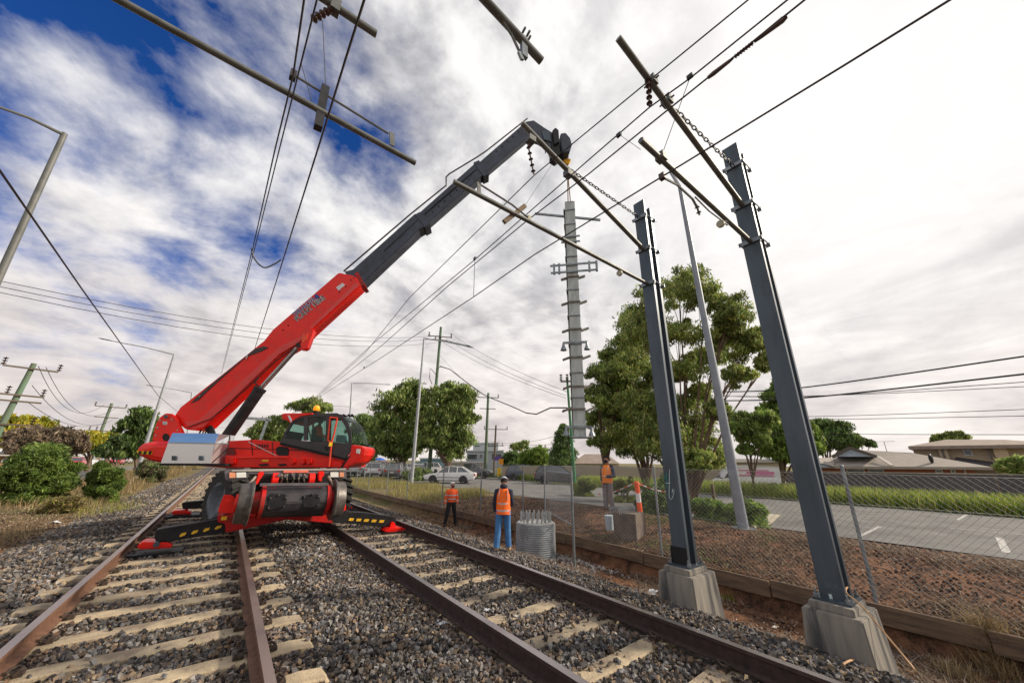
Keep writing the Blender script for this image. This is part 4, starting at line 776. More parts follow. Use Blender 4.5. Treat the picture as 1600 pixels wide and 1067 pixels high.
# boom sections (telescoping: each slimmer than the last)
bm_ = pr('boom_base', [(270, 655), (273, 647.5), (281, 636), (346, 585), (412, 532), (426, 514.5), (529, 425.5), (554, 431), (565, 445), (561, 449), (486, 517), (466, 537), (437, 554), (318, 668), (307, 672.5), (290, 671), (281, 664)], -.30, .18, red, .03)
pr('boom_chine', [(286, 659), (310, 656), (437, 541), (470, 526), (483, 512), (556, 441), (561, 447), (486, 515), (466, 536), (437, 553), (318, 667), (300, 670)], -.315, .19, mat('boom_red_bright', (.70, .016, .008), (.62, .012, .007), 3, .3, coat=.4), .01, par=bm_)
pr('wear_strip', [(298, 630), (305, 622), (330, 600), (398, 545), (412, 541), (420, 543), (408, 549), (385, 557), (345, 592), (318, 617), (310, 625)], -.315, -.30, mat('hose_cover', (.055, .035, .04), (.04, .03, .032), 8, .6), .004)
for q in ((384.5, 561, 386.5, 554), (311, 621, 313, 617)): b = MB(); b.bar(sp(q[0], q[1], -.325), sp(q[2], q[3], -.325), .03, .05); b.build('clip', chrome, bm_)
pr('boom_section', [(538, 424), (551, 421), (648, 334), (662, 333), (669, 343), (668, 352), (655, 359), (565, 443), (556, 444), (545, 436)], -.235, .235, boom_k, .015)
pr('boom_section', [(650, 337), (744, 253.5), (757, 256), (760, 268), (752, 276), (666, 351)], -.19, .19, boom_k, .012)
pr('boom_section', [(745, 257), (822, 190), (834, 190), (838, 204), (820, 219), (757, 272)], -.15, .15, boom_k, .012)
for (a, c_, w, t_) in (((652, 333), (668, 353), 5, .26), ((744, 252), (760, 274), 5, .21), ((556, 426), (567, 446), 3, .27)):
    b = MB(); A_, B_ = sp(*a, -t_), sp(*c_, -t_); n_ = _unit(np.cross(B_-A_, Nd))*w*pxscale(A_); b.prism([A_-n_, B_-n_, B_+n_, A_+n_], Nd*2*t_); b.build('boom_collar', red_d if t_ > .265 else boom_k, cr, bevel=.01)
for k in range(6): pr('boom_hole', [(776+k*8.6+1.5*math.cos(a), 236.5-k*7.6+1.5*math.sin(a)) for a in np.linspace(0, 6.28, 9)[:-1]], -.155, -.145, blk, 0)
for k in range(7): pr('boom_hole', [(676+k*9.4+1.6*math.cos(a), 331-k*8.4+1.6*math.sin(a)) for a in np.linspace(0, 6.28, 9)[:-1]], -.195, -.185, blk, 0)
# hydraulic lines carried on top
b = MB(); 
for dt_ in (-.05, .03): b.tube([sp(537, 424, dt_), sp(640, 336, dt_), sp(697, 290, dt_), sp(697, 277, dt_), sp(702, 272, dt_), sp(745, 246, dt_), sp(760, 236, dt_), sp(824, 185.5, dt_)], .028, 7)
b.build('hose_guide', mat('hose_brown', (.06, .04, .045), (.10, .07, .06), 9, .5), cr, smooth=True)
b = MB(); b.tube([sp(600, 392, -.25), sp(668, 330, -.22), sp(745, 264, -.2)], .016, 6); b.build('hose', blk, cr)
# jib head, winch
pr('jib', [(822, 190), (834, 188), (850, 199), (866, 209), (874, 222), (870, 243), (862, 240), (856, 226), (842, 217), (826, 212)], -.16, .16, boom_k, .015)
pr('jib_plate', [(846, 204), (858, 205), (862, 222), (850, 218)], -.20, -.16, galv_d, .01)
pr('winch_drum', [(863, 204), (868, 199), (873, 203), (874, 222), (866, 226)], -.34, .34, blk, .02)
pr('winch_drum', [(876, 208), (884, 207), (891, 215), (894, 226), (890, 237), (880, 239), (877, 228)], -.36, .36, boom_k, .03)
pr('winch_motor', [(862, 222), (873, 224), (877, 240), (870, 245), (862, 240)], -.26, .26, blk, .02)
b = MB(); b.tube([sp(840, 214, -.2), sp(848, 224, -.22), (sp(852, 232, -.2)), sp(852, 240, -.2)], .02, 6); b.build('hose', blk, cr)
# luffing cylinders
for t_, nm in ((-.30, 'near'), (.30, 'far')):
    if nm == 'far':
        A_, B_, C_ = sp(352, 694, .30), sp(408, 609, .30), sp(464, 544, .25)
    else: A_, B_, C_ = sp(351, 688, t_), sp(407, 607, t_), sp(464, 544, -.25)
    b = MB(); b.cyl(A_, B_, .15, 20); b.cyl(A_+(B_-A_)*.95, B_+(B_-A_)*.01, .165, 20); cy = b.build('lift_cylinder', blk, cr, smooth=True); b = MB(); b.cyl(B_, C_, .068, 14); b.build('rod', chrome, cy, smooth=True)
    break
pr('cylinder_lug', [(468, 545), (474, 518), (484, 510), (490, 516), (480, 543), (475, 546)], -.33, -.12, red, .01); pr('lug_decal', [(471, 531), (474, 521), (477, 525), (481, 520), (479, 530), (472, 536)], -.345, -.33, mat('bright_orange_red', (.85, .09, .03), None, 4, .5), 0)
pr('lug_grease', [(462, 537), (467, 534), (470, 543), (464, 543)], -.345, -.33, blk, 0)
b = MB(); b.tube([sp(322, 662, -.1), sp(329, 672, -.1), sp(333, 684, -.1)], .09, 10); b.build('compensating_cylinder', blk, cr, smooth=True)
# writing on the boom: two lines running up its side
A_ = sp(460.5, 494.5, -.304); B_ = sp(503.5, 461.5, -.304); Ld = np.linalg.norm(B_-A_); up_ = sp(450, 480, -.304)-sp(460, 492, -.304)
blue_t = mat('decal_blue', (.015, .05, .30), None, 4, .5); wht = mat('decal_white', (.70, .70, .74), None, 4, .5); grn = mat('decal_black', (.01, .03, .03), None, 4, .5)
def boom_text(s, a, e, m, size_px):
    A_ = sp(*a, -.304); B_ = sp(*e, -.304); x = B_-A_; size = size_px*pxscale(A_)*1.35
    for mm, off, bold in ((wht, .010, size*.045), (m, .016, size*.0)):
        M_ = basis(A_-Nd*off, x, np.cross(x, -Nd)*-1 if np.cross(x, -Nd)[2] < 0 else np.cross(x, -Nd)); o = text_obj(s, size, M_, mm, 'lettering', bm_, .002, bold)
        w = max(v.co.dot(Vector(x).normalized()) for v in o.data.vertices)-min(v.co.dot(Vector(x).normalized()) for v in o.data.vertices); f = np.linalg.norm(x)/w
        c = Vector(A_)-origin_of(bm_); xd = Vector(x).normalized()
        for v in o.data.vertices: d = (v.co-c).dot(xd); v.co += xd*(d*(f-1))
boom_text('TERRANOVA', (461, 495.5), (494, 468), blue_t, 8.2); boom_text('PLANT HIRE', (464.5, 502.5), (509, 466.5), grn, 8.8)
pr('mascot_patch', [(491, 462), (493, 459.5), (497, 461), (499, 464), (495, 467), (492, 465)], -.32, -.303, blue_t, 0); pr('decal', [(525, 449), (535, 442), (539, 445), (529, 454)], -.318, -.303, wht, 0)
# aluminium tool box on the near side
cols3 = [[sp(250.5, 724, -1.32), sp(262.5, 692, -1.30), sp(270, 677, -.98)], [sp(328, 724, -1.32), sp(336, 692.5, -1.30), sp(342, 678, -.98)], [sp(351, 724.5, -.98), sp(357, 693.5, -.98), sp(360, 680, -.80)]]
v_ = []
for c3 in cols3: v_ += c3+[c3[2]+Nd*(.35 if c3 is not cols3[2] else .2), c3[0]+Nd*(.62 if c3 is not cols3[2] else .28)]
b = MB(); b.add(v_, [(0, 1, 2, 3, 4), (10, 14, 13, 12, 11)]+[(k*5+q, k*5+q+5, k*5+(q+1) % 5+5, k*5+(q+1) % 5) for k in (0, 1) for q in (0, 2, 3, 4)]+[(6, 11, 12, 7)]); tb = b.build('tool_box', alu, cr, bevel=.006)
b = MB(); o3 = -Nd*.012+np.array([0, 0, .01]); b.add([v_[1]+o3, v_[6]+o3, v_[7]+o3, v_[2]+o3, v_[1]+o3*.2, v_[6]+o3*.2, v_[7]+o3*.2, v_[2]+o3*.2], [(0, 1, 2, 3), (4, 7, 6, 5), (0, 4, 5, 1), (1, 5, 6, 2), (2, 6, 7, 3), (3, 7, 4, 0)]); b.build('lid', mat('lid_sky_reflection_tint', (.16, .33, .62), (.20, .38, .66), 3, .35, .5), tb)  # blue of the lid is a sky reflection painted into its base colour
tb['label'] = 'aluminium chequer plate tool box with a sloping lid'
pr('box_sill', [(250, 723.5), (352, 724), (352, 728), (249, 727)], -1.335, -.8, blk, .004)
for u in (271, 313): pr('latch', [(u-3, 712), (u+3, 712), (u+3.5, 719), (u-3.5, 719)], -1.35, -1.31, galv_d, .006, par=tb)
b = MB(); A_ = sp(264.5, 691.5, -1.31); B_ = sp(356.5, 693, -1.31); b.bar(A_, B_, .03, .02); b.build('lid_edge', galv_b, tb)
b = MB(); b.tube([sp(359, 681, -1.02), sp(356, 700, -1.34), sp(331, 723, -1.35)], .014, 6); b.build('strap', blk, tb)
# panel seams, louvres, bolts and service lines that break up the painted plates
for P_ in ([(392, 688), (393, 688), (395, 711), (394, 711)], [(425, 690), (426, 690), (427, 716), (426, 716)], [(352, 699), (470, 703), (470, 704), (352, 700)]): pr('panel_seam', P_, -.99, -.975, blk, 0)
for k in range(5): pr('louvre', [(400+k*4, 694), (402+k*4, 694), (403+k*4, 699), (401+k*4, 699)], -.995, -.975, blk, 0)
for u, v in ((246, 668), (250, 657), (268, 655), (277, 672), (243, 680)): b = MB(); q = sp(u, v, -.43); b.cyl(q, q+Nd*.03, .022, 8); b.build('bolt', chrome, cr)
for u, v in ((548, 437), (553, 433), (540, 447), (530, 456), (450, 508), (442, 515)): b = MB(); q = sp(u, v, -.325); b.cyl(q, q+Nd*.03, .018, 8); b.build('bolt', blk, bm_)
b = MB(); b.tube([sp(292, 668, -.36), sp(330, 654, -.36), sp(380, 612, -.34), sp(432, 563, -.34), sp(458, 545, -.34)], .014, 6); b.tube([sp(405, 604, -.42), sp(398, 598, -.4), sp(404, 590, -.36)], .02, 6); b.build('service_line', blk, cr, smooth=True)
b = MB(); b.tube([sp(358, 716, -1.16), sp(400, 714, -1.16), sp(450, 715, -1.16)], .016, 6); b.build('hand_rail', red, cr)
for u in (313, 318, 322): b = MB(); b.tube([sp(u, 690, -.2), sp(u-3, 680, -.25), sp(u+2, 670, -.2), sp(u-6, 662, -.15)], .022, 6); b.build('hose', blk if u != 318 else mat('copper_hose', (.35, .14, .06), None, 4, .5), cr, smooth=True)
# cab
cabm = mat('cab_frame', (.035, .030, .034), (.05, .044, .05), 4, .45)
c0t, c1t = -1.12, -.05
cab = pr('cab', [(437, 691), (449, 668), (458, 656), (470, 649.5), (500, 646), (526, 645.5), (534, 649), (541, 658), (547, 673), (549, 690), (547, 706), (540, 716), (520, 711), (480, 700)], c0t+.04, c1t, mat('cab_interior', (.02, .022, .022), (.035, .036, .035), 4, .7), .01)
# replace the solid block by a hollow frame: floor, back, roof, posts
bpy.data.objects.remove(cab); cab = empty('cab', sp(490, 700, -.6), None, None); cab.parent = cr; cab.location = Vector(sp(490, 700, -.6))-origin_of(cr)
for k in ('label', 'category'): 
    if k in cab.keys(): del cab[k]
def cabp(name, poly, a, c, m, bevel=.01): 
    b = MB(); b.prism([sp(u, v, a) for u, v in poly], Nd*(c-a)); return b.build(name, m, cab, bevel=bevel)
lowp = [(437, 691), (441, 684), (475, 688.5), (523, 690.5), (549, 693), (547, 706), (540, 716), (520, 711), (480, 701)]
cabp('door_panel', lowp, c0t, c0t+.06, cabm); cabp('door_panel', lowp, c1t-.06, c1t, cabm)
roofp = [(441, 684), (449, 667), (458, 655.5), (470, 649), (500, 645.7), (526, 645), (535, 649), (543, 659), (548, 673), (549.5, 690), (549, 694), (544, 693), (544, 682), (539, 666), (532, 655.5), (524, 651), (500, 651), (480, 652), (467, 655), (456, 663), (447, 679), (446, 686)]
def ringp(a, c): cabp('side_frame', roofp, a, c, cabm)
ringp(c0t, c0t+.07); ringp(c1t-.07, c1t)
for P_ in ([(474.5, 651), (482, 651), (480, 688), (474, 688)], [(509, 650), (517, 651), (516, 690), (508, 690)]): cabp('pillar', P_, c0t, c0t+.06, cabm); cabp('pillar', P_, c1t-.06, c1t, cabm)
cabp('roof', [(450, 661), (470, 650), (500, 646.4), (526, 645.6), (533, 649), (540, 656), (536, 657), (524, 651), (500, 651), (480, 652), (460, 658)], c0t+.05, c1t-.05, cabm)
cabp('floor', [(437, 690), (480, 700.5), (520, 711), (540, 715), (540, 719), (437, 695)], c0t+.05, c1t-.05, blk)
cabp('rear_wall', [(437, 691), (446, 672), (449, 673), (441, 691)], c0t+.05, c1t-.05, blk)
gl = [('window', [(447.5, 685.5), (448, 678), (456, 663), (467, 655.5), (475, 652), (474, 688)]), ('window', [(481, 652), (509, 651), (508, 689.5), (480, 688)]), ('window', [(517, 651), (525, 651.5), (532, 656), (539, 666), (544, 682), (544, 693), (516, 690)])]
for nm, P_ in gl: cabp(nm, P_, c0t+.02, c0t+.03, glass, 0); cabp(nm, P_, c1t-.03, c1t-.02, glass, 0)
# bowed windscreen
arc = [(534, 649), (543, 652), (552, 660), (559, 672), (563, 684), (564, 693)]; inn = [(534, 649), (541, 658), (545, 666), (548, 676), (549, 686), (549.5, 694)]
b = MB(); n_ = 7; P_ = []
for (ua, va), (ui, vi) in zip(arc, inn):
    row = []
    for j in range(n_): s = j/(n_-1); bow = 1-(2*s-1)**2; t_ = c0t+(c1t-c0t)*s; f = .25+.75*bow**.5; row.append(sp(ui+(ua-ui)*f, vi+(va-vi)*f, c0t)+Nd*(t_-c0t))
    P_.append(row)
b.grid(P_); b.build('windscreen', glass, cab, smooth=True, fix=False)
pr('roof_fairing', [(439, 647), (444, 645.5), (488, 645), (488, 648), (470, 651), (458, 658), (453, 661), (449, 657), (441, 655)], c0t-.02, c1t, red, .02, par=cr)
pr('fairing_decal', [(449, 648.5), (452, 649), (456, 656), (454.5, 660), (452, 655)], c0t-.03, c0t-.018, wht, 0)
nose = pr('nose', [(549, 694), (557, 696), (564, 697), (570, 701), (567, 711), (559, 722), (541, 731), (533, 731), (541, 718), (547, 707)], c0t-.02, c1t+.02, red, .03)
pr('head_lamp', [(557, 701), (563, 701.5), (562, 709), (556, 707.5)], c0t-.035, c0t, mat('lamp_lens', (.75, .75, .72), None, 4, .2), .006, par=nose)
pr('under_cab_seam', [(531, 731), (546, 711), (548, 711), (534, 731)], c0t-.03, c0t-.0, blk, 0)
# red door handle frame with grab rails
b = MB(); 
for P_ in ([(516, 651), (514.5, 668), (512.5, 688)], [(527, 653), (522, 678), (518, 692), (516, 712), (514, 729)], [(516, 652), (527, 653)], [(512.5, 688), (518, 691)]): b.tube([sp(u, v, c0t-.06) for u, v in P_], .022, 7)
b.build('grab_rail', mat('orange_red', (.80, .06, .02), None, 5, .4), cab, smooth=True)
b = MB(); b.box(sp(516.5, 694, c0t-.08), (.08, .05, .10)); b.build('amber_marker', yel, cab); b = MB(); b.bar(sp(508, 697, c0t-.03), sp(511, 702, c0t-.03), .03, .05); b.build('door_handle', blk, cab)
b = MB(); c_ = sp(494, 642, -.8); b.cyl(c_-np.array([0, 0, .07]), c_, .09, 14); b.build('beacon_base', blk, cr); b = MB(); b.ell(c_+np.array([0, 0, .06]), (.085, .085, .10), 14, 8); b.build('beacon', mat('amber_lens', (.95, .38, .01), None, 4, .25, emit=((1, .35, .01), .5)), cr, smooth=True)
b = MB(); 
for u in (537, 545, 550): b.cyl(sp(u, 650, -.9), sp(u+2, 648, -.9), .05, 10)
b.bar(sp(524, 647, -.95), sp(553, 651, -.95), .03, .03); b.build('work_lamp', blk, cr)
b = MB(); b.box(sp(573, 704, -.3), (.06, .14, .32)); b.tube([sp(562, 700, -.3), sp(573, 700, -.3)], .015, 6); b.build('mirror', blk, cr)
pr('roof_rack', [(485, 646), (534, 648), (534, 650), (485, 648)], c0t+.1, c1t-.1, blk, 0)
# seat and console seen through the glass
cabp('seat', [(486, 690), (486, 670), (492, 668), (494, 682), (506, 683), (506, 690)], -.75, -.35, mat('seat_fabric', (.06, .075, .075), None, 5, .8), .02)
cabp('console', [(524, 690), (526, 679), (541, 680), (543, 690)], -.8, -.4, mat('console_blue', (.30, .42, .50), None, 5, .5), .01)

# --- carrier (undercarriage) facing the camera along the track
def cy_(name, poly, y0, y1, m, bevel=.015, par=cr, smooth=False):
    b = MB(); b.prism([on_y(u, v, y0) for u, v in poly], (0, y1-y0, 0)); return b.build(name, m, par, bevel=bevel, smooth=smooth)
XC = 1.36
cf = on_y(445, 737, 9.75)[0]
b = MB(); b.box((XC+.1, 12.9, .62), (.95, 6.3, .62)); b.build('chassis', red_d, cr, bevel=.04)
b = MB(); b.box((XC+.1, 10.4, .95), (1.7, .9, .16)); b.build('deck', blk, cr)
bp_ = cy_('bumper', [(350, 737), (353, 734), (400, 733.5), (541, 733), (542, 748), (514, 747.5), (513, 740.5), (388, 741), (387, 749.5), (352, 750)], 9.55, 9.95, grey_p, .012)
cy_('bumper_strip', [(362, 734), (410, 732.4), (540, 732), (540, 734.2), (440, 735), (410, 736), (362, 736)], 9.53, 9.57, mat('pale_strip', (.38, .36, .33), None, 5, .5), 0, bp_)
cy_('bumper_strip', [(443, 734.6), (482, 734.3), (482, 738.2), (443, 738.4)], 9.52, 9.56, mat('decal_orange', (.75, .18, .12), None, 5, .5), 0, bp_)
for P_, m_n, cc in (([(358, 738), (368, 738), (368, 746.5), (358, 747)], 'indicator_lens', (.75, .32, .18)), ([(369, 738), (384.5, 737.5), (385, 746), (369, 746.5)], 'lamp_lens', None), ([(516, 737.5), (529, 737.5), (529, 745.5), (516, 745.5)], 'lamp_lens', None), ([(530.5, 738), (537.5, 738), (537.5, 745), (530.5, 745.5)], 'indicator_lens', (.75, .32, .18))):
    mm_ = MATS.get(m_n) or mat(m_n, cc, None, 4, .3); cy_('head_lamp' if m_n == 'lamp_lens' else 'indicator', P_, 9.52, 9.56, mm_, .006, bp_)
for P_ in ([(368.5, 737), (386, 736.5), (386, 747.5), (368.5, 747.5)], [(515, 736.5), (530, 736.5), (530, 746.5), (515, 746.5)]): cy_('lamp_housing', P_, 9.535, 9.58, blk, .004, bp_)
# rail drum and axle
dl, dr_ = on_y(405, 786, 9.15), on_y(512, 779, 9.15); zc = (dl[2]+dr_[2])/2; drm = .285
dl = np.array([dl[0], 9.15, zc]); dr_ = np.array([dr_[0], 9.15, zc]); xd = np.array([1., 0, 0])
b = MB(); b.cyl(dl, dr_, drm, 12); dm = b.build('rail_axle_housing', mat('charcoal_steel', (.06, .055, .062), (.035, .032, .037), 5, .42, .3, bump=.06), cr, smooth=False, bevel=.015)
for P_ in ([(418, 776), (424, 771), (442, 771.5), (448, 773), (448, 791), (441, 793), (419, 798), (416, 796)], [(472, 775), (490, 771), (500, 773), (500, 790), (494, 793), (473, 793)]): b = MB(); b.prism([on_y(u, v, 8.86) for u, v in P_], (0, .10, 0)); b.build('cover_plate', blk, dm, bevel=.012)
for u, v in ((423, 778), (436, 773), (447, 777), (444, 791), (420, 793), (476, 776), (489, 772), (498, 775), (497, 788)): q = on_y(u, v, 8.85); b = MB(); b.cyl(q-np.array([0, .02, 0]), q+np.array([0, .02, 0]), .016, 8); b.build('bolt', steel_w, dm)
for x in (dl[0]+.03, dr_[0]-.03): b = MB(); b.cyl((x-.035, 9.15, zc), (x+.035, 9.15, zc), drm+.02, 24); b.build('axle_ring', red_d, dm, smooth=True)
def rail_wheel(x, sgn):
    b = MB(); n = 40; pr_ = [(-.07, .18), (-.07, .40), (-.055, .415), (-.03, .41), (-.015, .375), (0, .365), (.14, .355), (.155, .345), (.155, .18)]
    b.loft([[(x+sgn*a, 9.15+r*math.cos(t_), zc+r*math.sin(t_)) for t_ in np.linspace(0, 2*math.pi, n, endpoint=False)] for a, r in pr_]); w = b.build('rail_wheel', steel_w, cr, smooth=True)
    b = MB(); b.cyl((x-.06*sgn, 9.15, zc), (x+.19*sgn, 9.15, zc), .17, 20); b.build('hub', red, w, smooth=True); return w
xl = on_y(386, 783, 9.15)[0]; xr = on_y(523, 779, 9.15)[0]; rail_wheel(xl, 1 if False else -1); rail_wheel(xr, 1)
for p0_, p1_ in ((xl-.05, dl[0]), (dr_[0], xr+.05)): b = MB(); b.cyl((p0_, 9.15, zc), (p1_, 9.15, zc), .20, 20); b.build('axle_stub', red_d, cr, smooth=True)
for u in (392, 527): b = MB(); b.tube([on_y(u-3, 801, 9.25), on_y(u-5, 778, 9.2), on_y(u-4 if u < 400 else u-6, 758, 9.2), on_y(u+8 if u < 400 else u-14, 744, 9.4)], .025, 6); b.build('axle_arm', mat('dusty_steel', (.28, .24, .18), None, 5, .6), cr)
b = MB(); b.bar(on_y(406, 757, 8.95), on_y(513, 756, 8.95), .07, .05); b.build('push_bar', grey_p, cr); b = MB(); b.bar(on_y(410, 805, 9.2), on_y(505, 803, 9.2), .08, .06); b.build('push_bar', blk, cr)
# hose reels, cluster of hoses under the bumper
cy_('hose_bay', [(400, 740), (515, 740), (512, 757), (404, 758)], 9.5, 9.9, blk, .02)
for u in (430, 487): 
    q = on_y(u, 749, 9.35); b = MB(); b.loft([[(q[0]+s*.06, 9.40+r*math.cos(t_), q[2]+r*math.sin(t_)) for t_ in np.linspace(0, 6.283, 20, endpoint=False)] for s, r in ((-1, .07), (-.9, .13), (.9, .13), (1, .07))]); b.build('hose_reel', red, cr, smooth=True)
for i in range(14):
    u = 440+i*3.0; a_ = rnd.uniform(-2, 2); b = MB(); b.tube([on_y(u, 741, 9.42), on_y(u+a_, 748, 9.30), on_y(u-a_, 756, 9.40)], .018, 6); b.build('hose', blk if i % 3 else MATS['dusty_steel'], cr, smooth=True)
cy_('bracket', [(403, 739), (411, 736), (413, 740), (407, 748), (402, 757), (397, 757), (402, 746)], 9.35, 9.5, red, .01); cy_('bracket', [(498, 737), (506, 736), (507, 742), (503, 746), (503, 752), (498, 751)], 9.35, 9.5, red, .01)
for u, v in ((436, 742), (446, 743), (458, 741), (469, 742), (478, 744)): q = on_y(u, v, 9.3); b = MB(); b.cyl(q-np.array([0, .05, 0]), q+np.array([0, .05, 0]), .035, 8); b.build('coupling', chrome, cr, smooth=True)
# front outrigger box (red cross beam), fender
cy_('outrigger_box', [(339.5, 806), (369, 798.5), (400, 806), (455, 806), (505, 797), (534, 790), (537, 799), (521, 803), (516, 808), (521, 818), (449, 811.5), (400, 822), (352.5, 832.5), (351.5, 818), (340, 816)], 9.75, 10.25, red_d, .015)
cy_('mudguard', [(350, 772.5), (362, 773.5), (368, 778), (377, 779.5), (372, 799), (362, 802), (340, 801), (343, 790)], 9.70, 9.78, red, .012); cy_('sticker', [(346, 807), (355, 806), (354, 812), (345, 812.5)], 9.735, 9.75, yel, 0)
cy_('side_plate', [(533, 770), (540, 786), (541, 796), (531, 802)], 9.7, 9.9, red, .01)
def out_beam(name, poly, y0, y1): return cy_(name, poly, y0, y1, blk, .012)
ob1 = out_beam('outrigger_beam', [(243, 829), (252, 826), (339, 811.5), (353, 814), (353, 831), (268, 845.5), (244, 846), (241, 840)], 9.95, 10.25)
ob2 = out_beam('outrigger_beam', [(518, 806), (527, 799), (570, 801), (614, 807), (620, 812), (617, 822), (608, 824.5), (560, 819), (517, 816)], 9.95, 10.25)
for k in range(4): x = 280+k*18.4; yv = 834-k*3.75; cy_('hazard_stripe', [(x, yv+3.2), (x+3.5, yv-1), (x+11.5, yv-2.6), (x+9.5, yv+1.4), (x+2, yv+4.4)], 9.935, 9.952, yel, 0, ob1)
for k in range(5): x = 544.5+k*11.8; yv = 811.3+k*.75; cy_('hazard_stripe', [(x+2, yv-2.2), (x+9, yv-1.9), (x+7, yv+2), (x, yv+1.8)], 9.935, 9.952, yel, 0, ob2)
def foot(poly_pad, ring, y, par, fl=1):
    pad = cy_('outrigger_pad', poly_pad, y-.18, y+.25, red, .02); cy_('pad_lug', ring, y-.04, y+.04, red, .01, pad); return pad
foot([(213, 854), (218, 848.5), (226, 846.5), (262, 847.5), (270, 851), (268, 856), (222, 858), (214, 857)], [(246, 849), (248, 840), (253, 836.5), (258, 839), (259, 850)], 10.1, cr)
foot([(600, 830), (607, 825), (630, 824), (636, 827), (634, 831), (608, 833)], [(609, 827), (611, 817), (614, 814.5), (618, 818), (619, 826)], 9.9, cr)
b = MB(); q = on_y(246, 848, 10.0); b.cyl(q-np.array([0, .15, 0]), q+np.array([0, .15, 0]), .045, 14); b.build('pad_pin', galv_d, cr, smooth=True)
b = MB(); b.box((on_y(243, 858, 10.1)[0], 10.1, -.17), (.8, .45, .05)); b.build('pad_mat', blk, cr); b = MB(); b.box((on_y(617, 832, 9.9)[0], 9.9, -.18), (.75, .55, .05)); b.build('pad_mat', blk, cr)
out_beam('outrigger_beam', [(284, 786), (289, 784.5), (336, 780), (336, 793), (300, 795), (285, 795)], 15.6, 15.9); foot([(267, 801), (271, 797.5), (284, 797), (299, 799), (299, 803), (270, 804)], [(287, 799), (289, 794), (293, 793), (295, 800)], 15.7, cr)
b = MB(); b.box((on_y(282, 803.5, 15.7)[0], 15.7, -.16), (1.1, .7, .05)); b.build('pad_mat', blk, cr)
out_beam('outrigger_beam', [(520, 783), (545, 788), (545, 793), (520, 793)], 14.3, 14.6); foot([(536, 794), (540, 790), (547, 788.5), (551, 791), (550, 794), (538, 796)], [(540, 790), (542, 786), (545, 787), (546, 791)], 14.2, cr)
# tyres
def tyre(c, r, w, steer, label=None):
    e = empty('road_wheel', c, None, None); e.parent = cr; e.location = Vector(c)-origin_of(cr)
    for k in ('label', 'category'):
        if k in e.keys(): del e[k]
    ax = np.array([math.cos(steer), math.sin(steer), 0]); q = np.array([-ax[1], ax[0], 0]); n = 36; C_ = np.array(c, float)
    pr_ = [(-.5, .62), (-.5, .92), (-.42, .985), (.42, .985), (.5, .92), (.5, .62)]; b = MB()
    b.loft([[C_+ax*a*w+(q*math.cos(t_)+np.array([0, 0, math.sin(t_)]))*r*k for t_ in np.linspace(0, 2*math.pi, n, endpoint=False)] for a, k in pr_])
    for i in range(24):
        t_ = 2*math.pi*i/24; d = q*math.cos(t_)+np.array([0, 0, math.sin(t_)])
        for s in (-1, 1):
            tt = t_+(.07 if s > 0 else 0); d = q*math.cos(tt)+np.array([0, 0, math.sin(tt)]); tg = np.cross(ax, d); b.box(C_+ax*s*w*.24+d*r*1.0, (w*.5, .06, .09), ax=(_unit(ax+s*.4*tg), np.cross(_unit(ax+s*.4*tg), d), d))
    b.build('tyre', rub, e)
    b = MB(); b.loft([[C_+ax*a*w+(q*math.cos(t_)+np.array([0, 0, math.sin(t_)]))*r*k for t_ in np.linspace(0, 2*math.pi, n, endpoint=False)] for a, k in ((-.5, .64), (-.46, .60), (-.2, .5), (-.15, .2), (.15, .2), (.2, .5), (.46, .6), (.5, .64))]); b.build('rim', mat('rim_blue_grey', (.42, .48, .60), (.30, .35, .45), 6, .45, .1), e, smooth=True)
    return e
tr_ = .68
w0 = on_y(353, 781, 11.1); zw = w0[2]; tr_ = .60; tyre((w0[0], 11.1, zw), tr_, .42, math.radians(24)); tyre((XC+1.08, 11.1, zw), tr_, .42, math.radians(20))
tyre((XC-1.06, 14.6, zw), tr_, .44, 0); tyre((XC+1.1, 14.6, zw), tr_, .44, 0)
for y_, x_ in ((11.1, w0[0]), (14.6, XC-1.06)): b = MB(); b.cyl((x_, y_, zw), (XC+1.08, y_, zw), .14, 14); b.build('axle', blk, cr)
# hook block, slings
hk = sp(884, 254); hk = np.array([hx, hy, ups(HB, 884, 254)])
he_ = empty('hook_block', hk, 'yellow hook block hanging from the boom tip', 'hook block'); b = MB(); b.prism([hk+W_*a*.01+np.array([0, 0, c*.01])-V_*.06 for a, c in ((-14, 12), (14, 12), (15, 4), (6, -12), (-4, -12), (-15, 4))], V_*.12); b.build('sheave_housing', yel, he_, bevel=.02)
b = MB(); b.tube([hk+np.array([0, 0, -.12]), hk+np.array([0, 0, -.2]), hk+W_*.06+np.array([0, 0, -.28]), hk+np.array([0, 0, -.34]), hk-W_*.05+np.array([0, 0, -.30])], .022, 7); b.build('hook', dark, he_, smooth=True)
b = MB(); 
for s in (-.06, .06): b.cyl(hk+W_*s+np.array([0, 0, .1]), np.array([hx, hy, ups(HB, 883, 236)])+W_*s, .012, 6)
b.build('hoist_rope', dark, he_)
b = MB(); topz = hz1
for s in (-.05, .05): b.tube([hk+np.array([0, 0, -.33]), np.array([hx, hy, topz-.05])+W_*(s+.02)], .022, 6)
sl = b.build('lifting_sling', mat('tan_sling', (.30, .20, .13), (.38, .27, .18), 12, .8), None, smooth=True); tag(sl, 'tan lifting sling between the hook and the hanging pole', 'sling')
b = MB(); c_ = np.array([hx, hy, topz]); b.box(c_, (.30, .35, .02), ax=(W_, V_, (0, 0, 1))); b.build('lifting_plate', galv, he)
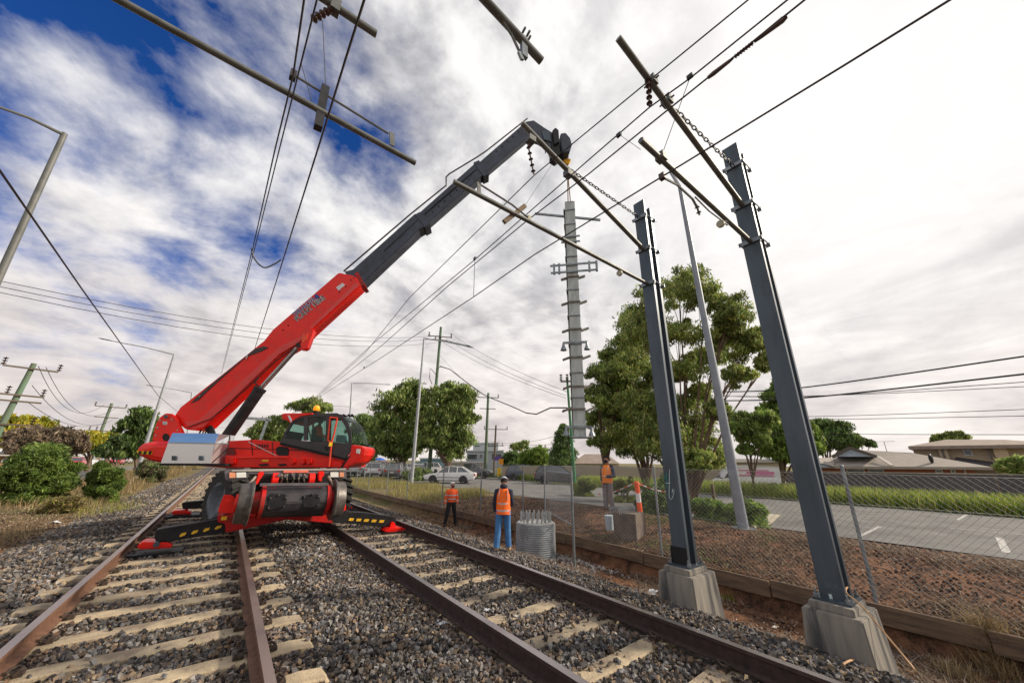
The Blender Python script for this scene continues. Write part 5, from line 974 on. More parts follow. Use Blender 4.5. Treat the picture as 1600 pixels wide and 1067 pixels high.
# ------------------------------------------------------------------ people
skin = mat('skin', (.42, .22, .15), (.36, .18, .12), 12, .6)
def skin_mesh(name, J, E, m, parent, sub=2):
    """one continuous surface grown around a joint graph: J {name: (x,y,z,r)}"""
    ks = list(J); me = bpy.data.meshes.new(name); me.from_pydata([J[k][:3] for k in ks], [(ks.index(a), ks.index(c)) for a, c in E], []); o = bpy.data.objects.new(name, me); COL.objects.link(o)
    md = o.modifiers.new('s', 'SKIN'); 
    for i, k in enumerate(ks):
        sv = me.skin_vertices[0].data[i]; r = J[k][3]; sv.radius = r if isinstance(r, tuple) else (r, r); sv.use_root = (i == 0)
    s = o.modifiers.new('d', 'SUBSURF'); s.levels = sub; s.render_levels = sub
    bpy.context.view_layer.update(); m2 = bpy.data.meshes.new_from_object(o.evaluated_get(bpy.context.evaluated_depsgraph_get())); bpy.data.objects.remove(o)
    o = bpy.data.objects.new(name, m2); COL.objects.link(o); m2.materials.clear(); m2.materials.append(m); m2.polygons.foreach_set('use_smooth', [True]*len(m2.polygons)); o.parent = parent; return o
def person(loc, rz, H, pose, mats, label, look=(0, 0), hat=None, vest=None, hood=False, legs=True):
    """local axes: +y forward, x to the person's right, z up; pose gives joints in units of body height"""
    e = empty('person', loc, label, 'person', None, rz); s = H
    P = {k: np.array(v, float)*s for k, v in pose.items()}
    J = {}; E = []
    def j(k, p, r): J[k] = (*[float(q) for q in p], r*s if not isinstance(r, tuple) else (r[0]*s, r[1]*s))
    pel, ch, nk, hd = P['pelvis'], P['chest'], P['neck'], P['head']
    j('pelvis', pel, (.078, .058)); j('waist', pel*.5+ch*.5, (.068, .050)); j('chest', ch, (.080, .056)); j('neck0', nk, (.030, .030)); E += [('pelvis', 'waist'), ('waist', 'chest'), ('chest', 'neck0')]
    hu = _unit(hd-nk); j('head0', hd-hu*.030*s, (.038, .042)); j('head1', hd+hu*.018*s, (.043, .050)); j('head2', hd+hu*.050*s, (.034, .040)); E += [('neck0', 'head0'), ('head0', 'head1'), ('head1', 'head2')]
    for sd in 'lr':
        sh, el, wr, hp, kn, an, to = [P[x+'_'+sd] for x in ('sh', 'el', 'wr', 'hip', 'kn', 'an', 'toe')]
        j('sh'+sd, sh, .034); j('el'+sd, el, .024); j('wr'+sd, wr, .016); j('hip'+sd, hp, .050); j('kn'+sd, kn, .034); j('an'+sd, an, .018); j('to'+sd, to, (.010, .008))
        E += [('chest', 'sh'+sd), ('sh'+sd, 'el'+sd), ('el'+sd, 'wr'+sd), ('pelvis', 'hip'+sd), ('hip'+sd, 'kn'+sd), ('kn'+sd, 'an'+sd), ('an'+sd, 'to'+sd)]
        d = _unit(wr-el); fw = np.array([0, 1., 0]); lat = _unit(np.cross(d, fw)) if abs(d@fw) < .95 else np.array([1., 0, 0]); fwd = np.cross(lat, d); pm = wr+d*.045*s; j('pa'+sd, pm, (.013, .021)); E.append(('wr'+sd, 'pa'+sd))
        for f in range(4):
            o_ = fwd*(f-1.5)*.0115*s; ln = (.040, .046, .043, .034)[f]*s; k1 = pm+o_+d*.018*s; k2 = k1+d*ln*.55+lat*.004*s; k3 = k2+d*ln*.45+lat*.010*s
            for q, (kk, rr) in enumerate(((k1, .0062), (k2, .0055), (k3, .0045))): j('f%s%d%d' % (sd, f, q), kk, rr)
            E += [('pa'+sd, 'f%s%d0' % (sd, f)), ('f%s%d0' % (sd, f), 'f%s%d1' % (sd, f)), ('f%s%d1' % (sd, f), 'f%s%d2' % (sd, f))]
        k1 = wr+d*.025*s+fwd*.020*s; k2 = k1+d*.022*s+fwd*.012*s; j('t%s0' % sd, k1, .0065); j('t%s1' % sd, k2, .005); E += [('wr'+sd, 't%s0' % sd), ('t%s0' % sd, 't%s1' % sd)]
    skin_mesh('body', J, E, skin, e)
    # face, ears, hair
    az, el_ = look; fd = np.array([math.sin(az)*math.cos(el_), math.cos(az)*math.cos(el_), math.sin(el_)]); rt = _unit(np.cross(fd, (0, 0, 1))); up = np.cross(rt, fd); hc = hd+hu*.012*s
    A = np.stack([rt, fd, up], 1)
    b = MB(); b.ell(hc, (.046*s, .056*s, .064*s), 18, 12, A); n0 = hc+fd*.056*s; b.loft([[n0+rt*x*s+up*z*s+fd*y*s for x, z, y in ((-.003, .014, -.004), (.003, .014, -.004), (.008, -.012, -.004), (-.008, -.012, -.004))], [n0+up*-.008*s+fd*.013*s+rt*x*s for x in (-.002, .002, .003, -.003)]])
    for q in (-1, 1): b.ell(hc+rt*q*.046*s-fd*.004*s, (.006*s, .012*s, .018*s), 8, 6, A)
    fc = b.build('face', skin, e, smooth=True, local=True)
    b = MB()
    for q in (-1, 1): b.ell(hc+rt*q*.019*s+fd*.0500*s+up*.008*s, (.007*s, .005*s, .005*s), 8, 6, A)
    b.build('eyes', mat('eye', (.02, .015, .012), None, 5, .3), fc, local=True, smooth=True).matrix_parent_inverse = Matrix()
    b = MB(); b.ell(hc+fd*.0515*s-up*.032*s, (.016*s, .004*s, .004*s), 8, 6, A); b.build('mouth', mat('lips', (.30, .11, .09), None, 5, .5), fc, local=True, smooth=True)
    if mats.get('hair'): b = MB(); b.ell(hc-fd*.010*s+up*.012*s, (.050*s, .054*s, .062*s), 16, 10, A); b.build('hair', mats['hair'], e, smooth=True, local=True)
    if mats.get('beard'): b = MB(); b.ell(hc+fd*.012*s-up*.032*s, (.044*s, .044*s, .036*s), 14, 8, A); b.build('beard', mats['beard'], e, smooth=True, local=True)
    # trousers, one mesh; boots; top
    def limb(b, pts, rs, n=12):
        b.tube(pts, [r*s for r in rs], n)
    b = MB(); sdv = _unit(P['hip_r']-P['hip_l']); fv = np.cross((0, 0, 1), sdv)
    def ringe(c, rx, ry, n=16): return [c+sdv*rx*s*math.cos(t_)+fv*ry*s*math.sin(t_) for t_ in np.linspace(0, 2*math.pi, n, endpoint=False)]
    b.loft([ringe(pel-np.array([0, 0, .045*s]), .090, .070), ringe(pel, .100, .074), ringe(pel+np.array([0, 0, .04*s]), .096, .070)])
    for sd in 'lr': hp, kn, an = P['hip_'+sd], P['kn_'+sd], P['an_'+sd]; limb(b, [hp+np.array([0, 0, .02*s]), hp*.6+kn*.4, kn, kn*.45+an*.55, an-np.array([0, 0, .004*s])], (.062, .056, .047, .044, .043)); 
    b.build('trousers', mats['trousers'], e, smooth=True, local=True)
    for sd in 'lr':
        an, to = P['an_'+sd], P['toe_'+sd]; d = _unit((to-an)*[1, 1, 0]); lat = np.array([d[1], -d[0], 0]); b = MB(); c0 = an*[1, 1, 0]+np.array([0, 0, an[2]-.045*s])
        b.loft([[c0+d*y*s+lat*x*w*s+np.array([0, 0, z*h_*s]) for x, z in ((-1, 0), (1, 0), (1, .6), (.6, 1), (-.6, 1), (-1, .6))] for y, w, h_ in ((-.035, .020, .07), (-.02, .028, .085), (.02, .028, .085), (.045, .027, .05), (.085, .027, .035), (.105, .015, .022))]); b.tube([an-np.array([0, 0, .02*s]), an+np.array([0, 0, .05*s])], [.030*s, .030*s], 12); b.build('boot', mats['boots'], e, smooth=True, local=True)
    sx = _unit(P['sh_r']-P['sh_l']); fy = np.cross((0, 0, 1), sx)
    def rg(c, rx, ry, n=20): return [c+sx*rx*s*math.cos(t_)+fy*ry*s*math.sin(t_) for t_ in np.linspace(0, 2*math.pi, n, endpoint=False)]
    shc = (P['sh_l']+P['sh_r'])/2; low = pel+np.array([0, 0, mats.get('hem', -.02)*s])
    def torso(b, k): b.loft([rg(low, .098*k, .078*k), rg(low*.75+ch*.25, .098*k, .078*k), rg(low*.4+ch*.6, .102*k, .080*k), rg(ch+np.array([0, 0, .02*s]), .112*k, .078*k), rg(shc+np.array([0, 0, .012*s]), .102*k, .062*k), rg(shc*.5+nk*.5+np.array([0, 0, .012*s]), .060*k, .05*k), rg(nk+np.array([0, 0, .004*s]), .036*k, .036*k)])
    b = MB(); torso(b, 1.0)
    for sd in 'lr': sh, el, wr = P['sh_'+sd], P['el_'+sd], P['wr_'+sd]; limb(b, [sh+(shc-sh)*.3, sh, sh*.6+el*.4, el, el*.4+wr*.6, wr], (.046, .047, .041, .036, .032, .025))
    top = b.build('jacket', mats['top'], e, smooth=True, local=True)
    band = mats.get('band')
    def body_band(f, w, k=1.05, m=None, par=top):
        c = low+(ch-low)*f; b = MB(); rx = .100 if f < .7 else .108; b.loft([rg(c-np.array([0, 0, w*s]), rx*k, .081*k), rg(c+np.array([0, 0, w*s]), rx*k, .081*k)], cap=False); b.build('reflective_band', m or band, par, smooth=True, local=True, fix=False)
    if vest:
        b = MB(); lw = pel+np.array([0, 0, vest[1]*s]); k = 1.06; b.loft([rg(lw, .106*k, .084*k), rg(lw*.6+ch*.4, .104*k, .084*k), rg(ch+np.array([0, 0, .01*s]), .112*k, .080*k), rg(shc+np.array([0, 0, .018*s]), .088*k, .066*k), rg(shc*.6+nk*.4+np.array([0, 0, .022*s]), .058*k, .052*k)]); v_ = b.build('vest', vest[0], e, smooth=True, local=True)
        for f in vest[2]: body_band(f, .011, 1.10, band, v_)
        for q in (-1, 1):
            for sg in (-1, 1): b = MB(); b.tube([ch+sx*q*.066*s+fy*sg*.080*s-np.array([0, 0, .06*s]), ch+sx*q*.066*s+fy*sg*.082*s+np.array([0, 0, .02*s]), shc+sx*q*.060*s+fy*sg*.058*s+np.array([0, 0, .030*s])], .010*s, 6, flat=.35); b.build('reflective_band', band, v_, smooth=True, local=True)
    elif band:
        for f in mats.get('bands', (.35, .8)): body_band(f, .013)
        for sd in 'lr':
            for a, c, f in ((P['sh_'+sd], P['el_'+sd], .6), (P['el_'+sd], P['wr_'+sd], .55)): q = a+(c-a)*f; d = _unit(c-a); b = MB(); b.tube([q-d*.013*s, q+d*.013*s], [.0415*s, .040*s] if f == .6 else [.036*s, .035*s], 14, cap=False); b.build('reflective_band', band, top, smooth=True, local=True)
    if hood: b = MB(); b.ell(nk+np.array([0, 0, .024*s])-fy*.008*s, (.060*s, .056*s, .042*s), 16, 8); b.build('hood', mats['top'], e, smooth=True, local=True)
    if hat:
        b = MB(); hb_ = hc+up*.030*s; rr = [(0, .052, .062), (.012, .051, .061), (.030, .044, .052), (.042, .028, .034), (.046, .004, .005)]
        b.loft([[hb_+up*z*s+rt*a*s*math.cos(t_)+fd*c*s*math.sin(t_) for t_ in np.linspace(0, 2*math.pi, 18, endpoint=False)] for z, a, c in rr]); hm = b.build('hard_hat', hat, e, smooth=True, local=True)
        b = MB(); k = 1.30 if mats.get('brim') else 1.08; b.loft([[hb_+up*z*s+rt*.052*k*s*math.cos(t_)+fd*(.062*k*s*math.sin(t_)+(.018*s if not mats.get('brim') else 0)) for t_ in np.linspace(0, 2*math.pi, 20, endpoint=False)] for z in (-.002, .004)]); b.build('brim', hat, hm, smooth=True, local=True)
    return e
def stand(spread=.06, lean=0, armr=(.02, .0), arml=(.02, .0), stride=0, head_f=.0, bendr=0, bendl=0):
    P = dict(pelvis=(0, 0, .53), chest=(0, .01+lean*.6, .74), neck=(0, lean, .845), head=(0, lean+.012+head_f, .925))
    for q, sd, a, bd in ((-1, 'l', arml, bendl), (1, 'r', armr, bendr)):
        P['sh_'+sd] = (q*.100, lean*.9, .800); P['el_'+sd] = (q*(.125+a[0]*.5), lean*.7+a[1]*.4-.01, .635); P['wr_'+sd] = (q*(.125+a[0]-bd*.06), lean*.6+a[1]+.02, .500+bd*.05)
        P['hip_'+sd] = (q*.052, 0, .51); P['kn_'+sd] = (q*(.055+spread*.5), .012+q*stride*.5, .285); P['an_'+sd] = (q*(.058+spread), -.01+q*stride, .045); P['toe_'+sd] = (q*(.07+spread), .085+q*stride, .022)
    return P
hiv = mat('hi_vis_orange', (.95, .16, .01), (.85, .13, .01), 14, .75, bump=.2); hiv2 = mat('hi_vis_deep_orange', (.90, .115, .02), (.75, .09, .015), 12, .75, bump=.2)
hiy = mat('hi_vis_amber', (.98, .27, .01), (.9, .22, .01), 12, .75, bump=.2)
silver = mat('reflective_tape', (.50, .50, .52), (.42, .42, .45), 20, .4); navy = mat('navy_cloth', (.012, .015, .035), (.022, .025, .05), 10, .9, bump=.3)
jeans = mat('denim', (.035, .12, .30), (.06, .19, .42), 7, .9, bump=.3); blackt = mat('black_cloth', (.010, .010, .012), (.02, .02, .022), 8, .9, bump=.2)
greyt = mat('grey_cloth', (.17, .15, .16), (.24, .21, .22), 8, .9, bump=.3); tanb = mat('tan_leather', (.38, .25, .13), (.30, .19, .10), 8, .8); darkb = mat('dark_boots', (.03, .022, .018), None, 8, .8)
whiteh = mat('white_helmet', (.72, .72, .74), None, 5, .35); greyh = mat('grey_hat', (.50, .54, .62), (.40, .44, .52), 5, .5)
P1 = gp(785, 862)+[0, 0, .03]; H1 = ups(P1, 783, 750)-P1[2]
ang = math.atan2(-P1[0], P1[1])
person(P1, ang-.05, H1*1.04, stand(.03, .03, (.015, .02), (.02, .01), .05, .0, 1.2, .3), dict(trousers=jeans, boots=tanb, top=navy, band=silver, brim=True, hair=mat('dark_hair', (.02, .015, .012), None, 5, .9), hem=-.03), 'worker seen from behind in blue jeans, navy hood and orange vest, head bowed', (0.0, -.5), greyh, (hiv, -.045, (.15, .55)), True)
# orange shirt hem showing under the vest
P2 = gp(703, 823)+[0, 0, .04]; H2 = ups(P2, 700, 757)-P2[2]
ang2 = math.atan2(-P2[0], P2[1])+math.pi
person(P2, ang2+.25, max(1.5, H2/.985), stand(.085, 0, (.05, .0), (.035, .01), .03, 0, .2, .2), dict(trousers=blackt, boots=darkb, top=hiv2, band=silver, beard=mat('brown_beard', (.10, .05, .03), None, 5, .9), hem=.01, bands=(.38, .80)), 'bearded worker in orange jacket and black trousers standing legs apart, looking up', (-.6, .35), whiteh)
P3 = gp(952, 797); H3 = ups(P3, 942, 714)-P3[2]
ang3 = math.atan2(-P3[0], P3[1])+math.pi
person(P3, ang3-.5, H3/.99, stand(.0, -.035, (.0, .05), (.10, .18), .02, .0, .6, 2.5), dict(trousers=greyt, boots=mat('brown_boots', (.12, .06, .03), None, 5, .8), top=navy, band=silver, beard=navy, hem=-.05, brim=True), 'worker in amber vest and grey trousers on the bank looking up at the hanging pole', (.3, .5), blackt, (hiy, -.03, (.12, .40)))
seat = sp(498, 689, -.55); PO = {k: v for k, v in stand(.02, .05, (.0, .25), (.0, .25)).items()}
for sd, q in (('l', -1), ('r', 1)): PO['kn_'+sd] = (q*.06, .24, .53); PO['an_'+sd] = (q*.06, .30, .30); PO['toe_'+sd] = (q*.06, .40, .28); PO['el_'+sd] = (q*.13, .08, .64); PO['wr_'+sd] = (q*.10, .22, .62)
person((seat[0]-.1, seat[1]+.1, seat[2]-.51*1.25), math.atan2(Sd[1], Sd[0])-math.pi/2, 1.25, PO, dict(trousers=blackt, boots=darkb, top=hiv2, hair=MATS['dark_hair'], hem=0), 'operator in orange seated inside the crane cab')

# ------------------------------------------------------------------ vehicles
lamp_r = mat('tail_lens', (.45, .02, .02), None, 5, .25); tyre_m = MATS['tyre_rubber']; alloy = mat('alloy', (.42, .42, .43), None, 5, .35, .7); trim = mat('black_trim', (.015, .015, .017), None, 5, .5)
KINDS = {  # stations: x, z_low, z_belt, half width ; cabin: x, z_roof, half width at roof
 'sedan': dict(L=4.75, body=[(-2.37, .42, .86, .62), (-2.30, .30, .93, .82), (-1.75, .22, .98, .89), (-.9, .20, .97, .91), (.2, .20, .94, .91), (1.0, .20, .90, .90), (1.75, .22, .82, .88), (2.22, .28, .70, .80), (2.37, .38, .58, .60)], cab=[(-1.95, .97, .70), (-1.15, 1.40, .58), (-.1, 1.46, .60), (.35, 1.42, .60), (1.15, .92, .72)], w=(-1.35, 1.42), r=.32),
 'wagon': dict(L=4.6, body=[(-2.30, .48, .95, .68), (-2.22, .34, 1.02, .86), (-1.6, .26, 1.05, .92), (-.6, .24, 1.04, .93), (.5, .24, 1.02, .93), (1.1, .24, 1.00, .92), (1.8, .26, .95, .90), (2.2, .34, .82, .82), (2.30, .46, .66, .62)], cab=[(-2.18, 1.03, .78), (-1.75, 1.60, .64), (-.4, 1.70, .66), (.35, 1.64, .66), (1.20, 1.02, .76)], w=(-1.38, 1.42), r=.36),
 'ute': dict(L=5.1, body=[(-2.55, .55, .98, .72), (-2.48, .42, 1.05, .88), (-1.6, .34, 1.06, .91), (-.6, .32, 1.06, .92), (.6, .32, 1.05, .92), (1.3, .32, 1.05, .91), (2.1, .34, 1.0, .90), (2.45, .42, .86, .82), (2.55, .52, .7, .66)], cab=[(-.95, 1.06, .76), (-.80, 1.66, .66), (.1, 1.74, .67), (.6, 1.68, .66), (1.35, 1.06, .76)], w=(-1.55, 1.62), r=.38),
 'van': dict(L=5.0, body=[(-2.5, .45, 1.0, .80), (-2.45, .32, 1.1, .92), (-1.5, .28, 1.12, .95), (0, .28, 1.12, .95), (1.2, .28, 1.10, .95), (1.9, .30, 1.0, .92), (2.35, .36, .85, .84), (2.5, .46, .7, .66)], cab=[(-2.46, 1.10, .90), (-2.40, 1.90, .80), (-.5, 1.96, .82), (.9, 1.93, .82), (1.3, 1.80, .78), (2.05, 1.04, .84)], w=(-1.5, 1.6), r=.34)}
def car_proto(kind, paint_m, solid=None):
    K = KINDS[kind]; e = empty(kind if kind != 'wagon' else 'station_wagon', (0, 0, 0), 'x', 'car')
    b = MB(); R = []
    for x, zl, zb, hw in K['body']: R.append([(x, -hw*.88, zl), (x, -hw, zl+.12), (x, -hw, zb-.16), (x, -hw*.94, zb), (x, hw*.94, zb), (x, hw, zb-.16), (x, hw, zl+.12), (x, hw*.88, zl)])
    b.loft(R); body = b.build('body', paint_m, e, smooth=True, local=True)
    C = K['cab']; hwb = [np.interp(c[0], [q[0] for q in K['body']], [q[3]*.94 for q in K['body']]) for c in C]; zbs = [np.interp(c[0], [q[0] for q in K['body']], [q[2] for q in K['body']])-.01 for c in C]
    def cabm_(k, dz): 
        R = []
        for (x, z, w), hb_, zb in zip(C, hwb, zbs): R.append([(x*k, -hb_*k, zb), (x*k, -w*k, max(z-dz, zb+.005)), (x*k, w*k, max(z-dz, zb+.005)), (x*k, hb_*k, zb)])
        return R
    b = MB(); b.loft(cabm_(.985, .012)); b.build('windows', cglass, e, smooth=False, local=True)
    b = MB(); rf = [c for c in C if c[1] > C[0][1]+.2]; hwr = [c[2] for c in rf]
    b.loft([[(x, -w*1.0, z-.05), (x, -w*.97, z), (x, -w*.6, z+.02), (x, w*.6, z+.02), (x, w*.97, z), (x, w, z-.05)] for x, z, w in rf])
    for sd in (-1, 1):
        def side(x, f):   # point on the cabin side at height fraction f
            w = np.interp(x, [c[0] for c in C], [c[2] for c in C]); z = np.interp(x, [c[0] for c in C], [c[1] for c in C]); hb_ = np.interp(x, [c[0] for c in C], hwb); zb = np.interp(x, [c[0] for c in C], zbs); return np.array([x, sd*(hb_+(w-hb_)*f)*1.004, zb+(z-zb)*f])
        def edge(i): c = C[i]; return np.array([c[0], sd*c[2]*1.002, c[1]])
        n = len(C); b.bar(np.array([C[0][0], sd*hwb[0], zbs[0]]), edge(1), .06, .05); b.bar(np.array([C[-1][0], sd*hwb[-1], zbs[-1]]), edge(n-2), .06, .05)
        for i in range(1, n-2): b.bar(edge(i), edge(i+1), .06, .05)
        xs_ = {'sedan': (-.75, .02), 'wagon': (-1.15, -.15), 'ute': (-.05,), 'van': (1.0,)}[kind]
        for x in xs_: b.bar(side(x, 0), side(x, 1), .05, .07)
        if kind == 'van': b.add([side(-2.36, .02), side(.92, .02), side(.92, .98), side(-2.36, .98)], [(0, 1, 2, 3)])
    if kind == 'van': b.add([( -2.475, -.85, 1.1), (-2.475, .85, 1.1), (-2.41, .78, 1.86), (-2.41, -.78, 1.86)], [(0, 1, 2, 3)])
    b.build('roof', paint_m, e, local=True, fix=True)
    for wx in K['w']:
        for sd in (-1, 1):
            hw = .90; r = K['r']; b = MB(); b.tube([(wx, sd*(hw-.20), r), (wx, sd*(hw-.01), r)], r, 20); w_ = b.build('wheel', tyre_m, e, local=True, smooth=True)
            b = MB(); b.tube([(wx, sd*(hw-.05), r), (wx, sd*(hw+.006), r)], [r*.66, r*.60], 16); b.build('rim', alloy, w_, local=True, smooth=True)
            b = MB(); 
            for i in range(5): a = i*1.2566; b.bar((wx+r*.25*math.cos(a), sd*(hw+.010), r+r*.25*math.sin(a)), (wx+r*.5*math.cos(a), sd*(hw+.010), r+r*.5*math.sin(a)), .02, r*.16, up=(0, 1, 0))
            b.build('spoke_gap', trim, w_, local=True)
            b = MB(); P_ = [(wx+(r*1.22)*math.cos(a), sd*(.923 if kind != 'van' else .955), r+(r*1.22)*math.sin(a)) for a in np.linspace(-.35, math.pi+.35, 16)]; b.prism(P_, (0, sd*-.25, 0)); b.build('wheel_arch', trim, e, local=True)
    xf, xb = K['body'][-2][0], K['body'][1][0]; zf = K['body'][-2][2]; zb = K['body'][1][2]
    for sd in (-1, 1):
        b = MB(); b.box((xf+.02, sd*.60, zf-.10), (.24, .34, .13)); b.build('head_lamp', MATS['lamp_lens'], e, local=True, bevel=.02); b = MB(); b.box((xb-.02, sd*.68, zb-.16), (.16, .26, .20)); b.build('tail_lamp', lamp_r, e, local=True, bevel=.02)
        b = MB(); b.box((.98 if kind != 'van' else 1.5, sd*.98, zb+.02), (.12, .16, .12)); b.build('side_mirror', paint_m, e, local=True, bevel=.02)
        b = MB(); b.box((0, sd*(.915 if kind != 'van' else .955), .52), (2.0, .02, .05)); b.build('side_trim', trim, e, local=True)
    b = MB(); b.box((xf+.12, 0, .42), (.12, 1.2, .16)); b.box((xb-.06, 0, .46), (.12, 1.3, .18)); b.build('bumper_trim', trim, e, local=True)
    b = MB(); b.box((xb-.10, 0, .70), (.05, .38, .11)); b.build('number_plate', mat('plate', (.6, .6, .58), None, 5, .5), e, local=True)
    return e
def paintm(n, c): return mat('paint_'+n, c, tuple(x*.93 for x in c), 1, .28, 0, coat=.6)
WHT, DK, SIL, BLU, RED_, GRY = paintm('white', (.72, .72, .72)), paintm('charcoal', (.035, .038, .045)), paintm('silver', (.42, .43, .44)), paintm('navy', (.02, .03, .07)), paintm('red', (.45, .03, .03)), paintm('grey', (.10, .105, .115))
PROTO = {}
def car(kind, pm, u, v, ang, label, group=None, cat='car', pos=None, zoff=0.03, sc=1.0):
    key = (kind, pm.name)
    if key not in PROTO: e = PROTO[key] = car_proto(kind, pm)
    else: e = copy_tree(PROTO[key])
    P = gp(u, v) if pos is None else pos; e.location = (P[0], P[1], P[2]+zoff); e.rotation_euler = (0, 0, ang); tag(e, label, cat, group); e.scale = (sc, sc, sc)
    if group is None and 'group' in e.keys(): del e['group']
    return e
car('sedan', WHT, 703, 755, math.radians(140), 'white sedan parked side on by the road behind the bearded worker')
car('wagon', DK, 872, 756.5, math.radians(-38), 'dark grey four wheel drive wagon nearest the hanging pole', sc=1.0)
car('wagon', BLU, 822, 750.5, math.radians(-40), 'dark navy wagon directly behind the grey one, above the orange vest')
car('ute', GRY, 736, 747, math.radians(-40), 'grey utility parked behind the white sedan', cat='utility truck')
for i, (k, pm, u, v, a, lb) in enumerate((('wagon', WHT, 587, 746, 62, 'white wagon in the car park seen from behind, near the crane nose'), ('wagon', SIL, 560, 744, 60, 'silver wagon in the car park closest to the crane nose'), ('wagon', GRY, 617, 748, 60, 'grey wagon beside the lamp column foot'), ('sedan', SIL, 545, 741, 60, 'silver sedan half hidden behind the crane nose'),
        ('sedan', WHT, 636, 740, 150, 'white sedan in the second car park row behind the lamp column'), ('wagon', WHT, 665, 741, 150, 'white wagon in the second row left of the white sedan nose'), ('sedan', RED_, 690, 738, 150, 'red sedan far back in the car park'), ('van', WHT, 752, 738, 160, 'white van far back beside the green pole'), ('sedan', SIL, 602, 737, 150, 'silver sedan in the far row under the trees'), ('wagon', DK, 575, 737, 150, 'dark wagon in the far row under the trees'), ('sedan', WHT, 530, 737, 150, 'white sedan in the far row seen past the crane nose'), ('sedan', BLU, 654, 744, 60, 'navy sedan between the lamp column and the tall green pole'), ('wagon', SIL, 648, 736, 150, 'silver wagon far back behind the lamp column'), ('sedan', WHT, 678, 735, 150, 'white sedan far back right of the tall green pole'), ('sedan', DK, 622, 735, 150, 'dark sedan far back left of the lamp column'), ('wagon', WHT, 556, 735, 150, 'white wagon far back behind the cab'), ('wagon', RED_, 590, 735, 150, 'red wagon far back under the blue parasol'))):
    car(k, pm, u, v, math.radians(a), lb, 'cars in the car park')
for k, pm, u, v, a, lb in (('wagon', WHT, 133, 729, 88, 'white wagon on the left road between the two bushes'), ('sedan', RED_, 119, 730, 90, 'red sedan on the left road beside the white wagon'), ('sedan', RED_, 182, 726, 90, 'red sedan on the left road right of the second bush'), ('sedan', SIL, 196, 724, 90, 'silver sedan furthest along the left road'), ('sedan', DK, 103, 728, 90, 'dark sedan on the left road nearest the big bush'), ('sedan', SIL, 163, 722, 90, 'silver sedan far back on the left road above the second bush')):
    car(k, pm, u, v, math.radians(a), lb, 'cars on the left road')
vp = at(1167, 752, 37.0); vp = np.array([vp[0], vp[1], zg(vp[0], vp[1])]); vn = car('van', WHT, 0, 0, math.radians(90+42), 'white van with pink lettering parked before the fence', cat='van', pos=vp, sc=1.0)
pinkm = mat('pink_print', (.75, .12, .38), (.70, .25, .45), 20, .5)
for (x0, x1, z0, z1) in ((-1.7, .9, 1.22, 1.30), (-1.75, .2, 1.38, 1.55), (-1.4, .8, 1.62, 1.68)):
    for sd in (-1, 1): b = MB(); b.box(((x0+x1)/2, sd*.945*(1-(z0-1)*.13), (z0+z1)/2), (x1-x0, .04, z1-z0)); o = b.build('pink_print', pinkm, vn, local=True)

# ------------------------------------------------------------------ lamps and power poles
green_p = mat('weathered_green_pole', (.10, .15, .10), (.16, .19, .13), 2, .9, bump=.3, stretch=(2, 2, .3), dirt=((.08, .28, .18), .7, .5)); wood_p = mat('dark_wood_pole', (.10, .08, .06), (.15, .12, .09), 3, .95, bump=.3)
pale_s = mat('pale_lamp_steel', (.40, .42, .45), (.30, .32, .36), 3, .5, .3)
def column(name, cat, lab, top, bot, dist, r0, r1, m, zbase=None):
    A = at(*top, dist); B = at(*bot, dist); d = (A-B)/(A-B)[2]; z0 = zg(B[0], B[1]); B2 = B+d*(z0-.1-B[2]); e = empty(name, (B2[0], B2[1], z0), lab, cat); b = MB(); b.tube([B2, A], [r0, r1], 12); b.build('column' if 'lamp' in name else 'pole', m, e, smooth=True); return e, A, B2, d
def lamp(lab, top, bot, dist, r0, r1, arm_px, m=None, ad=0.0):
    e, A, B2, d = column('street_lamp', 'street lamp', lab, top, bot, dist, r0, r1, m or pale_s)
    if arm_px is not None:
        C_ = at(*arm_px, dist+ad); b = MB(); b.tube([A-d*.05, A+(C_-A)*.5+np.array([0, 0, .05]), C_], [r1*.75, r1*.6, r1*.5], 8); b.build('arm', m or pale_s, e, smooth=True)
        dd = _unit(C_-A); b = MB(); b.tube([C_-dd*.1, C_+dd*.05, C_+dd*.5, C_+dd*.72], [r1*.5, .09, .10, .03], 8, flat=.5); b.build('lamp_head', galv_d, e, smooth=True)
    return e
lamp('big grey lamp column cut by the left edge', (101, 209), (2, 425), 15.5, .085, .065, (-20, 161), mat('dull_grey_steel', (.15, .155, .15), (.10, .105, .10), 3, .6, .1))
lamp('slanting lamp column behind the counterweight', (272.8, 553), (218, 726), 46, .16, .09, (172, 532))
lamp('distant lamp column behind the boom base', (300, 613), (297, 640), 75, .14, .09, (238, 603))
lamp('small lamp column left of the brown trees', (73, 662), (70, 690), 80, .14, .09, (66, 656))
lamp('lamp column behind the cab roof with a long arm', (550, 598), (541, 742), 52, .15, .08, (602, 600.5))
lamp('tall lamp column left of the green pole', (663, 528), (643, 752), 34, .16, .09, (729, 541))
lamp('small lamp above the beacon, far behind the cab', (508, 634), (506, 700), 90, .12, .08, (541, 635))
eL, A_, B_, d_ = column('street_lamp', 'street lamp', 'thick grey lamp column between the two masts', (1062, 292), (1160, 817), 12.4, .14, .065, mat('lamp_column_grey', (.26, .29, .33), (.20, .225, .26), 3, .5, .3))
b = MB(); q = at(1159, 814, 12.4); b.cyl((B_[0], B_[1], zg(B_[0], B_[1])-.02), (B_[0], B_[1], zg(B_[0], B_[1])+.035), .30, 16); b.build('base_flange', galv, eL)
b = MB(); C_ = at(1052, 250, 12.9); b.tube([A_, A_+np.array([-.1, .2, .8])], .06, 8); b.build('arm', pale_s, eL)
def xarm(b, P, half, ax, h=.10): b.box(P, (half*2, .10, h), ax=(ax, np.cross((0, 0, 1), ax), (0, 0, 1)))
